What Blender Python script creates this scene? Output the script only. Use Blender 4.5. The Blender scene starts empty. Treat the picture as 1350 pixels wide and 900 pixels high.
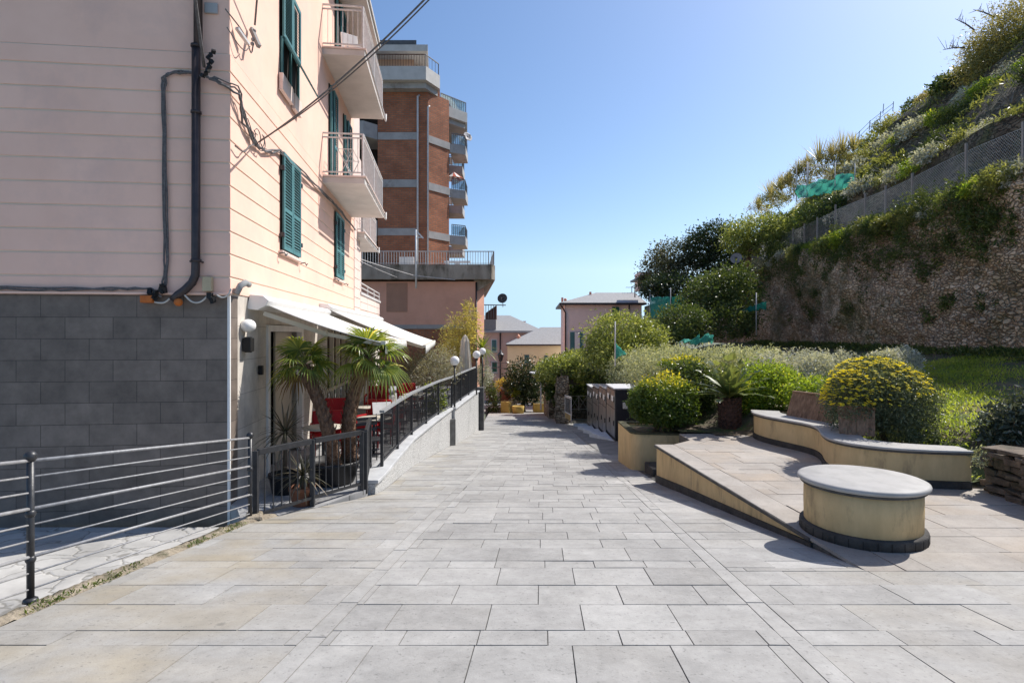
import bpy, bmesh, math, random
import numpy as np
from mathutils import Vector, Matrix
random.seed(7)
RNG = np.random.default_rng(11)
S = bpy.context.scene
COL = S.collection
PI = math.pi
F, HX, HY = 750.0, 675.0, 440.0      # camera constants measured from the photograph
ORG = {}

# ------------------------------------------------------------------ camera, light, sky
cam = bpy.data.cameras.new('camera')
cam.sensor_width = 36.0
cam.lens = 20.0
cam.shift_y = -10.0/1350.0
cam.clip_end = 6000
cam.clip_start = 0.05
camo = bpy.data.objects.new('camera', cam)
camo.rotation_euler = (PI/2, 0, 0)
COL.objects.link(camo)
S.camera = camo
S.render.resolution_x = 1024
S.render.resolution_y = 682
S.render.engine = 'CYCLES'
S.view_settings.view_transform = 'Standard'
S.view_settings.look = 'None'
S.view_settings.gamma = 1
S.view_settings.exposure = 0.38
S.cycles.max_bounces = 6
S.cycles.diffuse_bounces = 4
S.cycles.transparent_max_bounces = 8

SUN = Vector((0.565, 0.375, 0.735)).normalized()
sl = bpy.data.lights.new('sun', 'SUN')
sl.energy = 4.6
sl.angle = math.radians(0.5)
sl.color = (1.0, 0.955, 0.89)
so = bpy.data.objects.new('sun', sl)
so.rotation_euler = SUN.to_track_quat('Z', 'Y').to_euler()
so.location = (20, 20, 30)
COL.objects.link(so)
W = bpy.data.worlds.new('World')
S.world = W
W.use_nodes = True
nt = W.node_tree
bg = nt.nodes['Background']
sky = nt.nodes.new('ShaderNodeTexSky')
sky.sky_type = 'NISHITA'
sky.sun_disc = False
sky.sun_elevation = math.asin(SUN.z)
sky.sun_rotation = math.atan2(SUN.x, SUN.y)
sky.altitude = 50
sky.air_density = 0.95
sky.dust_density = 1.1
sky.ozone_density = 3.0
tcw = nt.nodes.new('ShaderNodeTexCoord'); sxw = nt.nodes.new('ShaderNodeSeparateXYZ'); cxw = nt.nodes.new('ShaderNodeCombineXYZ')
mxw = nt.nodes.new('ShaderNodeMath'); mxw.operation = 'MAXIMUM'; mxw.inputs[1].default_value = 0.11     # lookup height clamped: horizon takes paler sky from above, hiding its yellow band
nmw = nt.nodes.new('ShaderNodeVectorMath'); nmw.operation = 'NORMALIZE'
nt.links.new(tcw.outputs['Generated'], sxw.inputs[0]); nt.links.new(sxw.outputs[0], cxw.inputs[0]); nt.links.new(sxw.outputs[1], cxw.inputs[1])
nt.links.new(sxw.outputs[2], mxw.inputs[0]); nt.links.new(mxw.outputs[0], cxw.inputs[2]); nt.links.new(cxw.outputs[0], nmw.inputs[0]); nt.links.new(nmw.outputs[0], sky.inputs['Vector'])
hs = nt.nodes.new('ShaderNodeHueSaturation'); hs.inputs['Saturation'].default_value = 1.10
nt.links.new(sky.outputs[0], hs.inputs['Color'])
nt.links.new(hs.outputs[0], bg.inputs[0])
bg.inputs[1].default_value = 0.13

# ------------------------------------------------------------------ materials
MATS = {}
def mat(name, c1, c2=None, rough=0.85, scale=2.0, detail=6.0, bump=0.15, bscale=60.0, metal=0.0, spec=0.3,
        stain=None, stain_scale=0.6, stain_lo=0.5, stain_hi=0.7, stretch=None, bdist=0.01):
    if name in MATS: return MATS[name]
    m = bpy.data.materials.new(name); m.use_nodes = True
    n = m.node_tree.nodes; l = m.node_tree.links
    p = n['Principled BSDF']
    p.inputs['Roughness'].default_value = rough
    p.inputs['Metallic'].default_value = metal
    p.inputs['Specular IOR Level'].default_value = spec
    tc = n.new('ShaderNodeTexCoord')
    src = tc.outputs['Object']
    if stretch:
        mp = n.new('ShaderNodeMapping'); mp.inputs['Scale'].default_value = stretch
        l.new(src, mp.inputs[0]); src = mp.outputs[0]
    if c2 is None: c2 = tuple(x*0.8 for x in c1)
    nz = n.new('ShaderNodeTexNoise'); nz.inputs['Scale'].default_value = scale; nz.inputs['Detail'].default_value = detail
    nz.inputs['Roughness'].default_value = 0.62
    l.new(src, nz.inputs['Vector'])
    rp = n.new('ShaderNodeValToRGB')
    rp.color_ramp.elements[0].position = 0.36; rp.color_ramp.elements[0].color = (*c2, 1)
    rp.color_ramp.elements[1].position = 0.64; rp.color_ramp.elements[1].color = (*c1, 1)
    l.new(nz.outputs['Fac'], rp.inputs[0])
    out = rp.outputs[0]
    if stain:
        nz2 = n.new('ShaderNodeTexNoise'); nz2.inputs['Scale'].default_value = stain_scale; nz2.inputs['Detail'].default_value = 8
        nz2.inputs['Roughness'].default_value = 0.7
        l.new(src, nz2.inputs['Vector'])
        mr = n.new('ShaderNodeMapRange'); mr.inputs[1].default_value = stain_lo; mr.inputs[2].default_value = stain_hi
        l.new(nz2.outputs['Fac'], mr.inputs[0])
        mx = n.new('ShaderNodeMix'); mx.data_type = 'RGBA'
        l.new(mr.outputs[0], mx.inputs[0]); l.new(out, mx.inputs[6]); mx.inputs[7].default_value = (*stain, 1)
        out = mx.outputs[2]
    l.new(out, p.inputs['Base Color'])
    if bump:
        nb = n.new('ShaderNodeTexNoise'); nb.inputs['Scale'].default_value = bscale; nb.inputs['Detail'].default_value = 5
        l.new(tc.outputs['Object'], nb.inputs['Vector'])
        b = n.new('ShaderNodeBump'); b.inputs['Strength'].default_value = bump; b.inputs['Distance'].default_value = bdist
        l.new(nb.outputs['Fac'], b.inputs['Height']); l.new(b.outputs[0], p.inputs['Normal'])
    MATS[name] = m
    return m

def slab_mat(name, c1, c2, tint, bump=0.25, rough=0.8, fine=90):
    """stone whose slabs carry two per-slab numbers: sv (lightness) and st (tint amount)"""
    m = bpy.data.materials.new(name); m.use_nodes = True
    n = m.node_tree.nodes; l = m.node_tree.links
    p = n['Principled BSDF']; p.inputs['Roughness'].default_value = rough; p.inputs['Specular IOR Level'].default_value = 0.25
    tc = n.new('ShaderNodeTexCoord')
    a = n.new('ShaderNodeAttribute'); a.attribute_name = 'sv'
    t = n.new('ShaderNodeAttribute'); t.attribute_name = 'st'
    nz = n.new('ShaderNodeTexNoise'); nz.inputs['Scale'].default_value = 7; nz.inputs['Detail'].default_value = 12; nz.inputs['Roughness'].default_value = .82
    l.new(tc.outputs['Object'], nz.inputs['Vector'])
    ad = n.new('ShaderNodeMath'); ad.operation = 'MULTIPLY_ADD'; ad.inputs[1].default_value = 1.7
    l.new(nz.outputs['Fac'], ad.inputs[0])
    sb = n.new('ShaderNodeMath'); sb.operation = 'MULTIPLY_ADD'; sb.inputs[1].default_value = 0.55; sb.inputs[2].default_value = -0.62
    l.new(a.outputs['Fac'], sb.inputs[0]); l.new(sb.outputs[0], ad.inputs[2])
    mx = n.new('ShaderNodeMix'); mx.data_type = 'RGBA'; mx.clamp_factor = True
    l.new(ad.outputs[0], mx.inputs[0]); mx.inputs[6].default_value = (*c2, 1); mx.inputs[7].default_value = (*c1, 1)
    nz2 = n.new('ShaderNodeTexNoise'); nz2.inputs['Scale'].default_value = 1.7; nz2.inputs['Detail'].default_value = 6
    l.new(tc.outputs['Object'], nz2.inputs['Vector'])
    mr = n.new('ShaderNodeMapRange'); mr.inputs[1].default_value = .35; mr.inputs[2].default_value = .65
    l.new(nz2.outputs['Fac'], mr.inputs[0])
    ml = n.new('ShaderNodeMath'); ml.operation = 'MULTIPLY'
    l.new(mr.outputs[0], ml.inputs[0]); l.new(t.outputs['Fac'], ml.inputs[1])
    mx2 = n.new('ShaderNodeMix'); mx2.data_type = 'RGBA'
    l.new(ml.outputs[0], mx2.inputs[0]); l.new(mx.outputs[2], mx2.inputs[6]); mx2.inputs[7].default_value = (*tint, 1)
    # dark specks and small old stains
    nz4 = n.new('ShaderNodeTexNoise'); nz4.inputs['Scale'].default_value = 38; nz4.inputs['Detail'].default_value = 3
    l.new(tc.outputs['Object'], nz4.inputs['Vector'])
    mr4 = n.new('ShaderNodeMapRange'); mr4.inputs[1].default_value = .60; mr4.inputs[2].default_value = .76; mr4.inputs[4].default_value = .6
    l.new(nz4.outputs['Fac'], mr4.inputs[0])
    mx4 = n.new('ShaderNodeMix'); mx4.data_type = 'RGBA'
    l.new(mr4.outputs[0], mx4.inputs[0]); l.new(mx2.outputs[2], mx4.inputs[6]); mx4.inputs[7].default_value = (c2[0]*.5, c2[1]*.5, c2[2]*.5, 1)
    nz5 = n.new('ShaderNodeTexNoise'); nz5.inputs['Scale'].default_value = 1.1; nz5.inputs['Detail'].default_value = 9; nz5.inputs['Roughness'].default_value = .72
    l.new(tc.outputs['Object'], nz5.inputs['Vector'])
    mr5 = n.new('ShaderNodeMapRange'); mr5.inputs[1].default_value = .38; mr5.inputs[2].default_value = .66; mr5.inputs[3].default_value = .80; mr5.inputs[4].default_value = 1.06
    l.new(nz5.outputs['Fac'], mr5.inputs[0])
    mx5 = n.new('ShaderNodeMix'); mx5.data_type = 'RGBA'; mx5.blend_type = 'MULTIPLY'; mx5.inputs[0].default_value = 1
    l.new(mx4.outputs[2], mx5.inputs[6]); l.new(mr5.outputs[0], mx5.inputs[7])
    # a few dark spots trodden into the stone
    v6 = n.new('ShaderNodeTexVoronoi'); v6.inputs['Scale'].default_value = 1.6
    l.new(tc.outputs['Object'], v6.inputs['Vector'])
    mr6 = n.new('ShaderNodeMapRange'); mr6.inputs[1].default_value = .025; mr6.inputs[2].default_value = .06; mr6.inputs[3].default_value = .45; mr6.inputs[4].default_value = 0
    l.new(v6.outputs['Distance'], mr6.inputs[0])
    mx6 = n.new('ShaderNodeMix'); mx6.data_type = 'RGBA'
    l.new(mr6.outputs[0], mx6.inputs[0]); l.new(mx5.outputs[2], mx6.inputs[6]); mx6.inputs[7].default_value = (c2[0]*.4, c2[1]*.4, c2[2]*.4, 1)
    l.new(mx6.outputs[2], p.inputs['Base Color'])
    nb = n.new('ShaderNodeTexNoise'); nb.inputs['Scale'].default_value = fine; nb.inputs['Detail'].default_value = 5
    l.new(tc.outputs['Object'], nb.inputs['Vector'])
    b = n.new('ShaderNodeBump'); b.inputs['Strength'].default_value = bump; b.inputs['Distance'].default_value = .006
    l.new(nb.outputs['Fac'], b.inputs['Height']); l.new(b.outputs[0], p.inputs['Normal'])
    return m

def cells_mat(name, stones, mortar, scale=(3, 3, 5), edge=0.05, bump=0.8, rough=0.9, dist=.05, moss=None, moss_lo=.52, moss_hi=.66, warp=.12, moss_scale=.5):
    """rubble: voronoi stones with dark joints"""
    m = bpy.data.materials.new(name); m.use_nodes = True
    n = m.node_tree.nodes; l = m.node_tree.links
    p = n['Principled BSDF']; p.inputs['Roughness'].default_value = rough; p.inputs['Specular IOR Level'].default_value = .2
    tc = n.new('ShaderNodeTexCoord')
    wn = n.new('ShaderNodeTexNoise'); wn.inputs['Scale'].default_value = 3.0; wn.inputs['Detail'].default_value = 3
    l.new(tc.outputs['Object'], wn.inputs['Vector'])
    vm = n.new('ShaderNodeVectorMath'); vm.operation = 'MULTIPLY_ADD'; vm.inputs[1].default_value = (warp, warp, warp)
    l.new(wn.outputs['Color'], vm.inputs[0]); l.new(tc.outputs['Object'], vm.inputs[2])
    mp = n.new('ShaderNodeMapping'); mp.inputs['Scale'].default_value = scale
    l.new(vm.outputs[0], mp.inputs[0])
    v1 = n.new('ShaderNodeTexVoronoi'); v1.feature = 'F1'; v1.inputs['Scale'].default_value = 1
    v2 = n.new('ShaderNodeTexVoronoi'); v2.feature = 'DISTANCE_TO_EDGE'; v2.inputs['Scale'].default_value = 1
    l.new(mp.outputs[0], v1.inputs['Vector']); l.new(mp.outputs[0], v2.inputs['Vector'])
    rp = n.new('ShaderNodeValToRGB')
    rp.color_ramp.interpolation = 'LINEAR'
    els = rp.color_ramp.elements
    els[0].position = 0.1; els[0].color = (*stones[0], 1)
    els[1].position = .95; els[1].color = (*stones[-1], 1)
    for i, c in enumerate(stones[1:-1]):
        e = els.new(.1 + .85*(i+1)/(len(stones)-1)); e.color = (*c, 1)
    sp = n.new('ShaderNodeSeparateColor'); l.new(v1.outputs['Color'], sp.inputs[0])
    nz = n.new('ShaderNodeTexNoise'); nz.inputs['Scale'].default_value = 14; nz.inputs['Detail'].default_value = 6
    l.new(tc.outputs['Object'], nz.inputs['Vector'])
    ad = n.new('ShaderNodeMath'); ad.operation = 'MULTIPLY_ADD'; ad.inputs[1].default_value = .5
    ad2 = n.new('ShaderNodeMath'); ad2.operation = 'MULTIPLY_ADD'; ad2.inputs[1].default_value = .75; ad2.inputs[2].default_value = -.12
    l.new(sp.outputs[0], ad2.inputs[0]); l.new(nz.outputs['Fac'], ad.inputs[0]); l.new(ad2.outputs[0], ad.inputs[2])
    l.new(ad.outputs[0], rp.inputs[0])
    mr = n.new('ShaderNodeMapRange'); mr.inputs[1].default_value = edge*.3; mr.inputs[2].default_value = edge
    l.new(v2.outputs['Distance'], mr.inputs[0])
    mx = n.new('ShaderNodeMix'); mx.data_type = 'RGBA'
    l.new(mr.outputs[0], mx.inputs[0]); mx.inputs[6].default_value = (*mortar, 1); l.new(rp.outputs[0], mx.inputs[7])
    n7 = n.new('ShaderNodeTexNoise'); n7.inputs['Scale'].default_value = .38; n7.inputs['Detail'].default_value = 7; n7.inputs['Roughness'].default_value = .65
    l.new(tc.outputs['Object'], n7.inputs['Vector'])
    m7 = n.new('ShaderNodeMapRange'); m7.inputs[1].default_value = .36; m7.inputs[2].default_value = .66; m7.inputs[3].default_value = .58; m7.inputs[4].default_value = 1.32
    l.new(n7.outputs['Fac'], m7.inputs[0])
    x7 = n.new('ShaderNodeMix'); x7.data_type = 'RGBA'; x7.blend_type = 'MULTIPLY'; x7.inputs[0].default_value = 1
    l.new(mx.outputs[2], x7.inputs[6]); l.new(m7.outputs[0], x7.inputs[7])
    out = x7.outputs[2]
    if moss:
        n3 = n.new('ShaderNodeTexNoise'); n3.inputs['Scale'].default_value = moss_scale; n3.inputs['Detail'].default_value = 9; n3.inputs['Roughness'].default_value = .7
        l.new(tc.outputs['Object'], n3.inputs['Vector'])
        m3 = n.new('ShaderNodeMapRange'); m3.inputs[1].default_value = moss_lo; m3.inputs[2].default_value = moss_hi; m3.inputs[4].default_value = .85
        l.new(n3.outputs['Fac'], m3.inputs[0])
        x3 = n.new('ShaderNodeMix'); x3.data_type = 'RGBA'
        l.new(m3.outputs[0], x3.inputs[0]); l.new(out, x3.inputs[6]); x3.inputs[7].default_value = (*moss, 1)
        out = x3.outputs[2]
    l.new(out, p.inputs['Base Color'])
    hm = n.new('ShaderNodeMath'); hm.operation = 'MULTIPLY_ADD'; hm.inputs[1].default_value = .35
    sm = n.new('ShaderNodeMapRange'); sm.inputs[2].default_value = edge*2.5; sm.interpolation_type = 'SMOOTHSTEP'
    l.new(v2.outputs['Distance'], sm.inputs[0])
    l.new(nz.outputs['Fac'], hm.inputs[0]); l.new(sm.outputs[0], hm.inputs[2])
    b = n.new('ShaderNodeBump'); b.inputs['Strength'].default_value = bump; b.inputs['Distance'].default_value = dist
    l.new(hm.outputs[0], b.inputs['Height']); l.new(b.outputs[0], p.inputs['Normal'])
    return m

def tile_mat(name, c1, c2, mortar, bw, bh, off=.5, rough=.6, msize=.004, bump=.3, axis='xz', rot=0, var_scale=2.2, spec=.3):
    """regular bricks / tiles laid with a Brick Texture; axis picks which object axes run along and up the face"""
    m = bpy.data.materials.new(name); m.use_nodes = True
    n = m.node_tree.nodes; l = m.node_tree.links
    p = n['Principled BSDF']; p.inputs['Roughness'].default_value = rough; p.inputs['Specular IOR Level'].default_value = spec
    tc = n.new('ShaderNodeTexCoord')
    sx = n.new('ShaderNodeSeparateXYZ'); l.new(tc.outputs['Object'], sx.inputs[0])
    cx = n.new('ShaderNodeCombineXYZ')
    l.new(sx.outputs['XYZ'.index(axis[0].upper())], cx.inputs[0]); l.new(sx.outputs['XYZ'.index(axis[1].upper())], cx.inputs[1])
    bk = n.new('ShaderNodeTexBrick'); bk.offset = off
    bk.inputs['Scale'].default_value = 1; bk.inputs['Brick Width'].default_value = bw; bk.inputs['Row Height'].default_value = bh
    bk.inputs['Mortar Size'].default_value = msize; bk.inputs['Mortar Smooth'].default_value = .1; bk.inputs['Bias'].default_value = 0
    bk.inputs['Color1'].default_value = (*c1, 1); bk.inputs['Color2'].default_value = (*c2, 1); bk.inputs['Mortar'].default_value = (*mortar, 1)
    l.new(cx.outputs[0], bk.inputs['Vector'])
    nz = n.new('ShaderNodeTexNoise'); nz.inputs['Scale'].default_value = var_scale; nz.inputs['Detail'].default_value = 9; nz.inputs['Roughness'].default_value = .68
    l.new(tc.outputs['Object'], nz.inputs['Vector'])
    mr = n.new('ShaderNodeMapRange'); mr.inputs[1].default_value = .3; mr.inputs[2].default_value = .7; mr.inputs[3].default_value = .72; mr.inputs[4].default_value = 1.28
    l.new(nz.outputs['Fac'], mr.inputs[0])
    mx = n.new('ShaderNodeMix'); mx.data_type = 'RGBA'; mx.blend_type = 'MULTIPLY'; mx.inputs[0].default_value = 1
    l.new(bk.outputs['Color'], mx.inputs[6]); l.new(mr.outputs[0], mx.inputs[7])
    l.new(mx.outputs[2], p.inputs['Base Color'])
    b = n.new('ShaderNodeBump'); b.inputs['Strength'].default_value = bump; b.inputs['Distance'].default_value = .01; b.invert = True
    l.new(bk.outputs['Fac'], b.inputs['Height']); l.new(b.outputs[0], p.inputs['Normal'])
    return m

def leaf_mat(name, c1, c2, c3=None, transl=.4, rough=.42, tcol=None, spec=.4):
    if name in MATS: return MATS[name]
    m = bpy.data.materials.new(name); m.use_nodes = True
    n = m.node_tree.nodes; l = m.node_tree.links
    p = n['Principled BSDF']; p.inputs['Roughness'].default_value = rough; p.inputs['Specular IOR Level'].default_value = spec
    a = n.new('ShaderNodeAttribute'); a.attribute_name = 'lv'
    rp = n.new('ShaderNodeValToRGB')
    rp.color_ramp.elements[0].color = (*c1, 1); rp.color_ramp.elements[1].color = (*(c3 or c2), 1)
    if c3:
        e = rp.color_ramp.elements.new(.72); e.color = (*c2, 1)
    l.new(a.outputs['Fac'], rp.inputs[0]); l.new(rp.outputs[0], p.inputs['Base Color'])
    t = n.new('ShaderNodeBsdfTranslucent')
    hs = n.new('ShaderNodeMix'); hs.data_type = 'RGBA'; hs.blend_type = 'MULTIPLY'; hs.inputs[0].default_value = 1
    l.new(rp.outputs[0], hs.inputs[6]); hs.inputs[7].default_value = (*(tcol or (1.9, 1.7, .8)), 1)
    l.new(hs.outputs[2], t.inputs[0])
    ms = n.new('ShaderNodeMixShader'); ms.inputs[0].default_value = transl
    l.new(p.outputs[0], ms.inputs[1]); l.new(t.outputs[0], ms.inputs[2])
    l.new(ms.outputs[0], n['Material Output'].inputs[0])
    MATS[name] = m
    return m

def glass_mat(name, col, rough=.05):
    m = bpy.data.materials.new(name); m.use_nodes = True
    p = m.node_tree.nodes['Principled BSDF']
    p.inputs['Base Color'].default_value = (*col, 1); p.inputs['Roughness'].default_value = rough; p.inputs['Specular IOR Level'].default_value = .6
    n = m.node_tree.nodes; l = m.node_tree.links
    tc = n.new('ShaderNodeTexCoord'); nz = n.new('ShaderNodeTexNoise'); nz.inputs['Scale'].default_value = 1.3
    l.new(tc.outputs['Object'], nz.inputs[0])
    b = n.new('ShaderNodeBump'); b.inputs['Strength'].default_value = .04; l.new(nz.outputs['Fac'], b.inputs['Height']); l.new(b.outputs[0], p.inputs['Normal'])
    return m

# ------------------------------------------------------------------ object helpers
def pw(px, py, d):
    """photo measurement (x, y, metres ahead) -> place in the world"""
    return Vector(((px-HX)/F*d, d, (HY-py)/F*d))

def tag(o, label=None, cat=None, group=None, kind=None):
    if label: o['label'] = label
    if cat: o['category'] = cat
    if group: o['group'] = group
    if kind: o['kind'] = kind
    return o

def thing(name, label, cat, loc=(0, 0, 0), group=None, kind=None):
    o = bpy.data.objects.new(name, None); COL.objects.link(o)
    o.empty_display_size = .2
    o.location = loc; ORG[o] = Vector(loc)
    return tag(o, label, cat, group, kind)

class MB:
    def __init__(s): s.v = []; s.f = []; s.mi = []; s.m = 0; s.smooth = []; s.sm = False
    def add(s, vs, fs):
        b = len(s.v); s.v += [tuple(v) for v in vs]
        for f in fs: s.f.append(tuple(b+i for i in f)); s.mi.append(s.m); s.smooth.append(s.sm)
    def quad(s, a, b, c, d): s.add([a, b, c, d], [(0, 1, 2, 3)])
    def hexa(s, p):  # p: 4 bottom (ccw), 4 top
        s.add(p, [(3, 2, 1, 0), (4, 5, 6, 7), (0, 1, 5, 4), (1, 2, 6, 5), (2, 3, 7, 6), (3, 0, 4, 7)])
    def box(s, x0, x1, y0, y1, z0, z1):
        s.hexa([(x0, y0, z0), (x1, y0, z0), (x1, y1, z0), (x0, y1, z0), (x0, y0, z1), (x1, y0, z1), (x1, y1, z1), (x0, y1, z1)])
    def rbox(s, c, sx, sy, sz, rz=0, tilt=0):
        M = Matrix.Translation(c) @ Matrix.Rotation(rz, 4, 'Z') @ Matrix.Rotation(tilt, 4, 'X')
        p = [M @ Vector((a*sx/2, b*sy/2, cc*sz/2)) for cc in (-1, 1) for a, b in ((-1, -1), (1, -1), (1, 1), (-1, 1))]
        s.hexa(p)
    def beam(s, a, b, w, h, up=(0, 0, 1)):
        a = Vector(a); b = Vector(b); t = (b-a).normalized(); up = Vector(up)
        if abs(t.dot(up)) > .99: up = Vector((0, 1, 0))
        r = t.cross(up).normalized(); u = r.cross(t)
        o = [(-w/2, -h/2), (w/2, -h/2), (w/2, h/2), (-w/2, h/2)]
        A = [a+r*x+u*y for x, y in o]; B = [b+r*x+u*y for x, y in o]
        s.add(A+B, [(0, 1, 2, 3), (7, 6, 5, 4), (1, 0, 4, 5), (2, 1, 5, 6), (3, 2, 6, 7), (0, 3, 7, 4)])
    def tube(s, pts, r, n=6, cap=True):
        pts = [Vector(p) for p in pts]; k = len(pts)
        rr = r if hasattr(r, '__len__') else [r]*k
        vs = []; prev = None
        for i, p in enumerate(pts):
            t = (pts[min(i+1, k-1)]-pts[max(i-1, 0)])
            t = t.normalized() if t.length > 1e-9 else Vector((0, 0, 1))
            if prev is None:
                a = Vector((0, 0, 1)) if abs(t.z) < .9 else Vector((1, 0, 0))
                u = t.cross(a).normalized()
            else:
                u = prev - t*prev.dot(t)
                u = u.normalized() if u.length > 1e-6 else t.orthogonal().normalized()
            prev = u; w = t.cross(u)
            for j in range(n):
                an = 2*PI*j/n; vs.append(p+(u*math.cos(an)+w*math.sin(an))*rr[i])
        fs = [(i*n+j, i*n+(j+1) % n, (i+1)*n+(j+1) % n, (i+1)*n+j) for i in range(k-1) for j in range(n)]
        if cap: fs += [tuple(range(n))[::-1], tuple((k-1)*n+j for j in range(n))]
        o = s.sm; s.sm = n > 5; s.add(vs, fs); s.sm = o
    def lathe(s, prof, c=(0, 0, 0), n=32, axis=None):
        c = Vector(c); vs = []
        for r, z in prof:
            for j in range(n):
                a = 2*PI*j/n; vs.append(c+Vector((r*math.cos(a), r*math.sin(a), z)))
        k = len(prof)
        fs = [(i*n+j, i*n+(j+1) % n, (i+1)*n+(j+1) % n, (i+1)*n+j) for i in range(k-1) for j in range(n)]
        fs += [tuple(range(n))[::-1], tuple((k-1)*n+j for j in range(n))]
        o = s.sm; s.sm = True; s.add(vs, fs); s.sm = o
    def prism(s, poly, z0, z1):
        n = len(poly); zb = z0 if hasattr(z0, '__len__') else [z0]*n; zt = z1 if hasattr(z1, '__len__') else [z1]*n
        vs = [(x, y, zb[i]) for i, (x, y) in enumerate(poly)] + [(x, y, zt[i]) for i, (x, y) in enumerate(poly)]
        s.add(vs, [tuple(range(n))[::-1], tuple(range(n, 2*n))] + [(i, (i+1) % n, n+(i+1) % n, n+i) for i in range(n)])
    def sphere(s, c, r, n=16, m=10, sc=(1, 1, 1)):
        c = Vector(c); vs = [c+Vector((0, 0, -r*sc[2]))]
        for i in range(1, m):
            a = -PI/2+PI*i/m
            for j in range(n):
                b = 2*PI*j/n; vs.append(c+Vector((r*math.cos(a)*math.cos(b)*sc[0], r*math.cos(a)*math.sin(b)*sc[1], r*math.sin(a)*sc[2])))
        vs.append(c+Vector((0, 0, r*sc[2]))); L = len(vs)-1
        fs = [(0, 1+(j+1) % n, 1+j) for j in range(n)]
        fs += [(1+i*n+j, 1+i*n+(j+1) % n, 1+(i+1)*n+(j+1) % n, 1+(i+1)*n+j) for i in range(m-2) for j in range(n)]
        fs += [(1+(m-2)*n+j, 1+(m-2)*n+(j+1) % n, L) for j in range(n)]
        o = s.sm; s.sm = True; s.add(vs, fs); s.sm = o
    def build(s, name, mats, parent=None, bevel=0, loc=None):
        me = bpy.data.meshes.new(name)
        org = ORG.get(parent) if parent is not None else (Vector(loc) if loc is not None else Vector((0, 0, 0)))
        if org is None: org = Vector((0, 0, 0))
        me.from_pydata([(v[0]-org[0], v[1]-org[1], v[2]-org[2]) for v in s.v], [], s.f)
        if not isinstance(mats, (list, tuple)): mats = [mats]
        for m in mats: me.materials.append(m)
        me.polygons.foreach_set('material_index', s.mi)
        me.polygons.foreach_set('use_smooth', s.smooth)
        bm = bmesh.new(); bm.from_mesh(me); bmesh.ops.recalc_face_normals(bm, faces=bm.faces); bm.to_mesh(me); bm.free()
        o = bpy.data.objects.new(name, me); COL.objects.link(o)
        if parent is not None: o.parent = parent
        elif loc is not None: o.location = loc
        ORG[o] = org
        if bevel:
            b = o.modifiers.new('bevel', 'BEVEL'); b.width = bevel; b.segments = 2; b.limit_method = 'ANGLE'; b.angle_limit = .7
        return o

def struct(o): o['kind'] = 'structure'; return o

def np_mesh(name, verts, faces, mats, parent=None, attrs=None, smooth=False, loc=None, fmat=None):
    """verts (n,3), faces (m,k) arrays; attrs: name -> per-vertex floats"""
    org = ORG.get(parent) if parent is not None else (Vector(loc) if loc is not None else Vector((0, 0, 0)))
    me = bpy.data.meshes.new(name)
    v = np.asarray(verts, dtype=np.float32)-np.array(org, dtype=np.float32)
    me.vertices.add(len(v)); me.vertices.foreach_set('co', v.ravel())
    if isinstance(faces, list):
        fl = [tuple(dict.fromkeys(q)) for q in faces]
        tot = np.array([len(q) for q in fl], dtype=np.int32)
        idx = np.array([i for q in fl for i in q], dtype=np.int32)
    else:
        fa = np.asarray(faces, dtype=np.int32); tot = np.full(len(fa), fa.shape[1], dtype=np.int32); idx = fa.ravel()
    f = tot
    me.loops.add(len(idx)); me.loops.foreach_set('vertex_index', idx)
    me.polygons.add(len(tot)); me.polygons.foreach_set('loop_start', np.concatenate([[0], np.cumsum(tot)[:-1]]).astype(np.int32))
    if not isinstance(mats, (list, tuple)): mats = [mats]
    for m in mats: me.materials.append(m)
    me.polygons.foreach_set('use_smooth', np.full(len(f), bool(smooth)))
    if fmat is not None: me.polygons.foreach_set('material_index', np.asarray(fmat, dtype=np.int32))
    for an, av in (attrs or {}).items():
        a = me.attributes.new(an, 'FLOAT', 'POINT'); a.data.foreach_set('value', np.asarray(av, dtype=np.float32))
    me.update(calc_edges=True)
    o = bpy.data.objects.new(name, me); COL.objects.link(o)
    if parent is not None: o.parent = parent
    elif loc is not None: o.location = loc
    ORG[o] = org
    return o

KIDS = {}
def dup(root, loc, rotz=0, label=None, group=None, scale=None):
    def cp(o, par):
        c = o.copy(); COL.objects.link(c)
        if par is not None:
            c.parent = par
        for ch in [x for x in bpy.data.objects if x.parent == o and x is not c]:
            cp(ch, c)
        return c
    r = cp(root, None); r.location = loc; r.rotation_euler = (0, 0, rotz)
    if scale: r.scale = (scale,)*3
    ORG[r] = Vector(loc)
    if label: r['label'] = label
    if group: r['group'] = group
    return r

# ------------------------------------------------------------------ vegetation helpers
def unit(a): return a/np.maximum(np.linalg.norm(a, axis=-1, keepdims=True), 1e-9)

def leaves_from(pts, nrm, size, ratio=.45, jit=.8, rng=RNG, up=.25, droop=0.0):
    """diamond leaves at pts, facing roughly nrm"""
    n = len(pts)
    d = unit(rng.normal(size=(n, 3)) * jit + nrm*.6 + np.array([0, 0, -droop]))
    nn = unit(rng.normal(size=(n, 3)) * jit + nrm + np.array([0, 0, up]))
    w = unit(np.cross(nn, d)); nn = np.cross(d, w)
    L = (size*rng.uniform(.6, 1.35, size=n))[:, None]
    a = pts; m = pts+d*L*.5; t = pts+d*L - nn*L*.12
    v = np.stack([a, m+w*L*ratio*.5+nn*L*.06, t, m-w*L*ratio*.5+nn*L*.06], axis=1).reshape(-1, 3)
    f = np.arange(4*n).reshape(n, 4)
    return v, f

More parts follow.
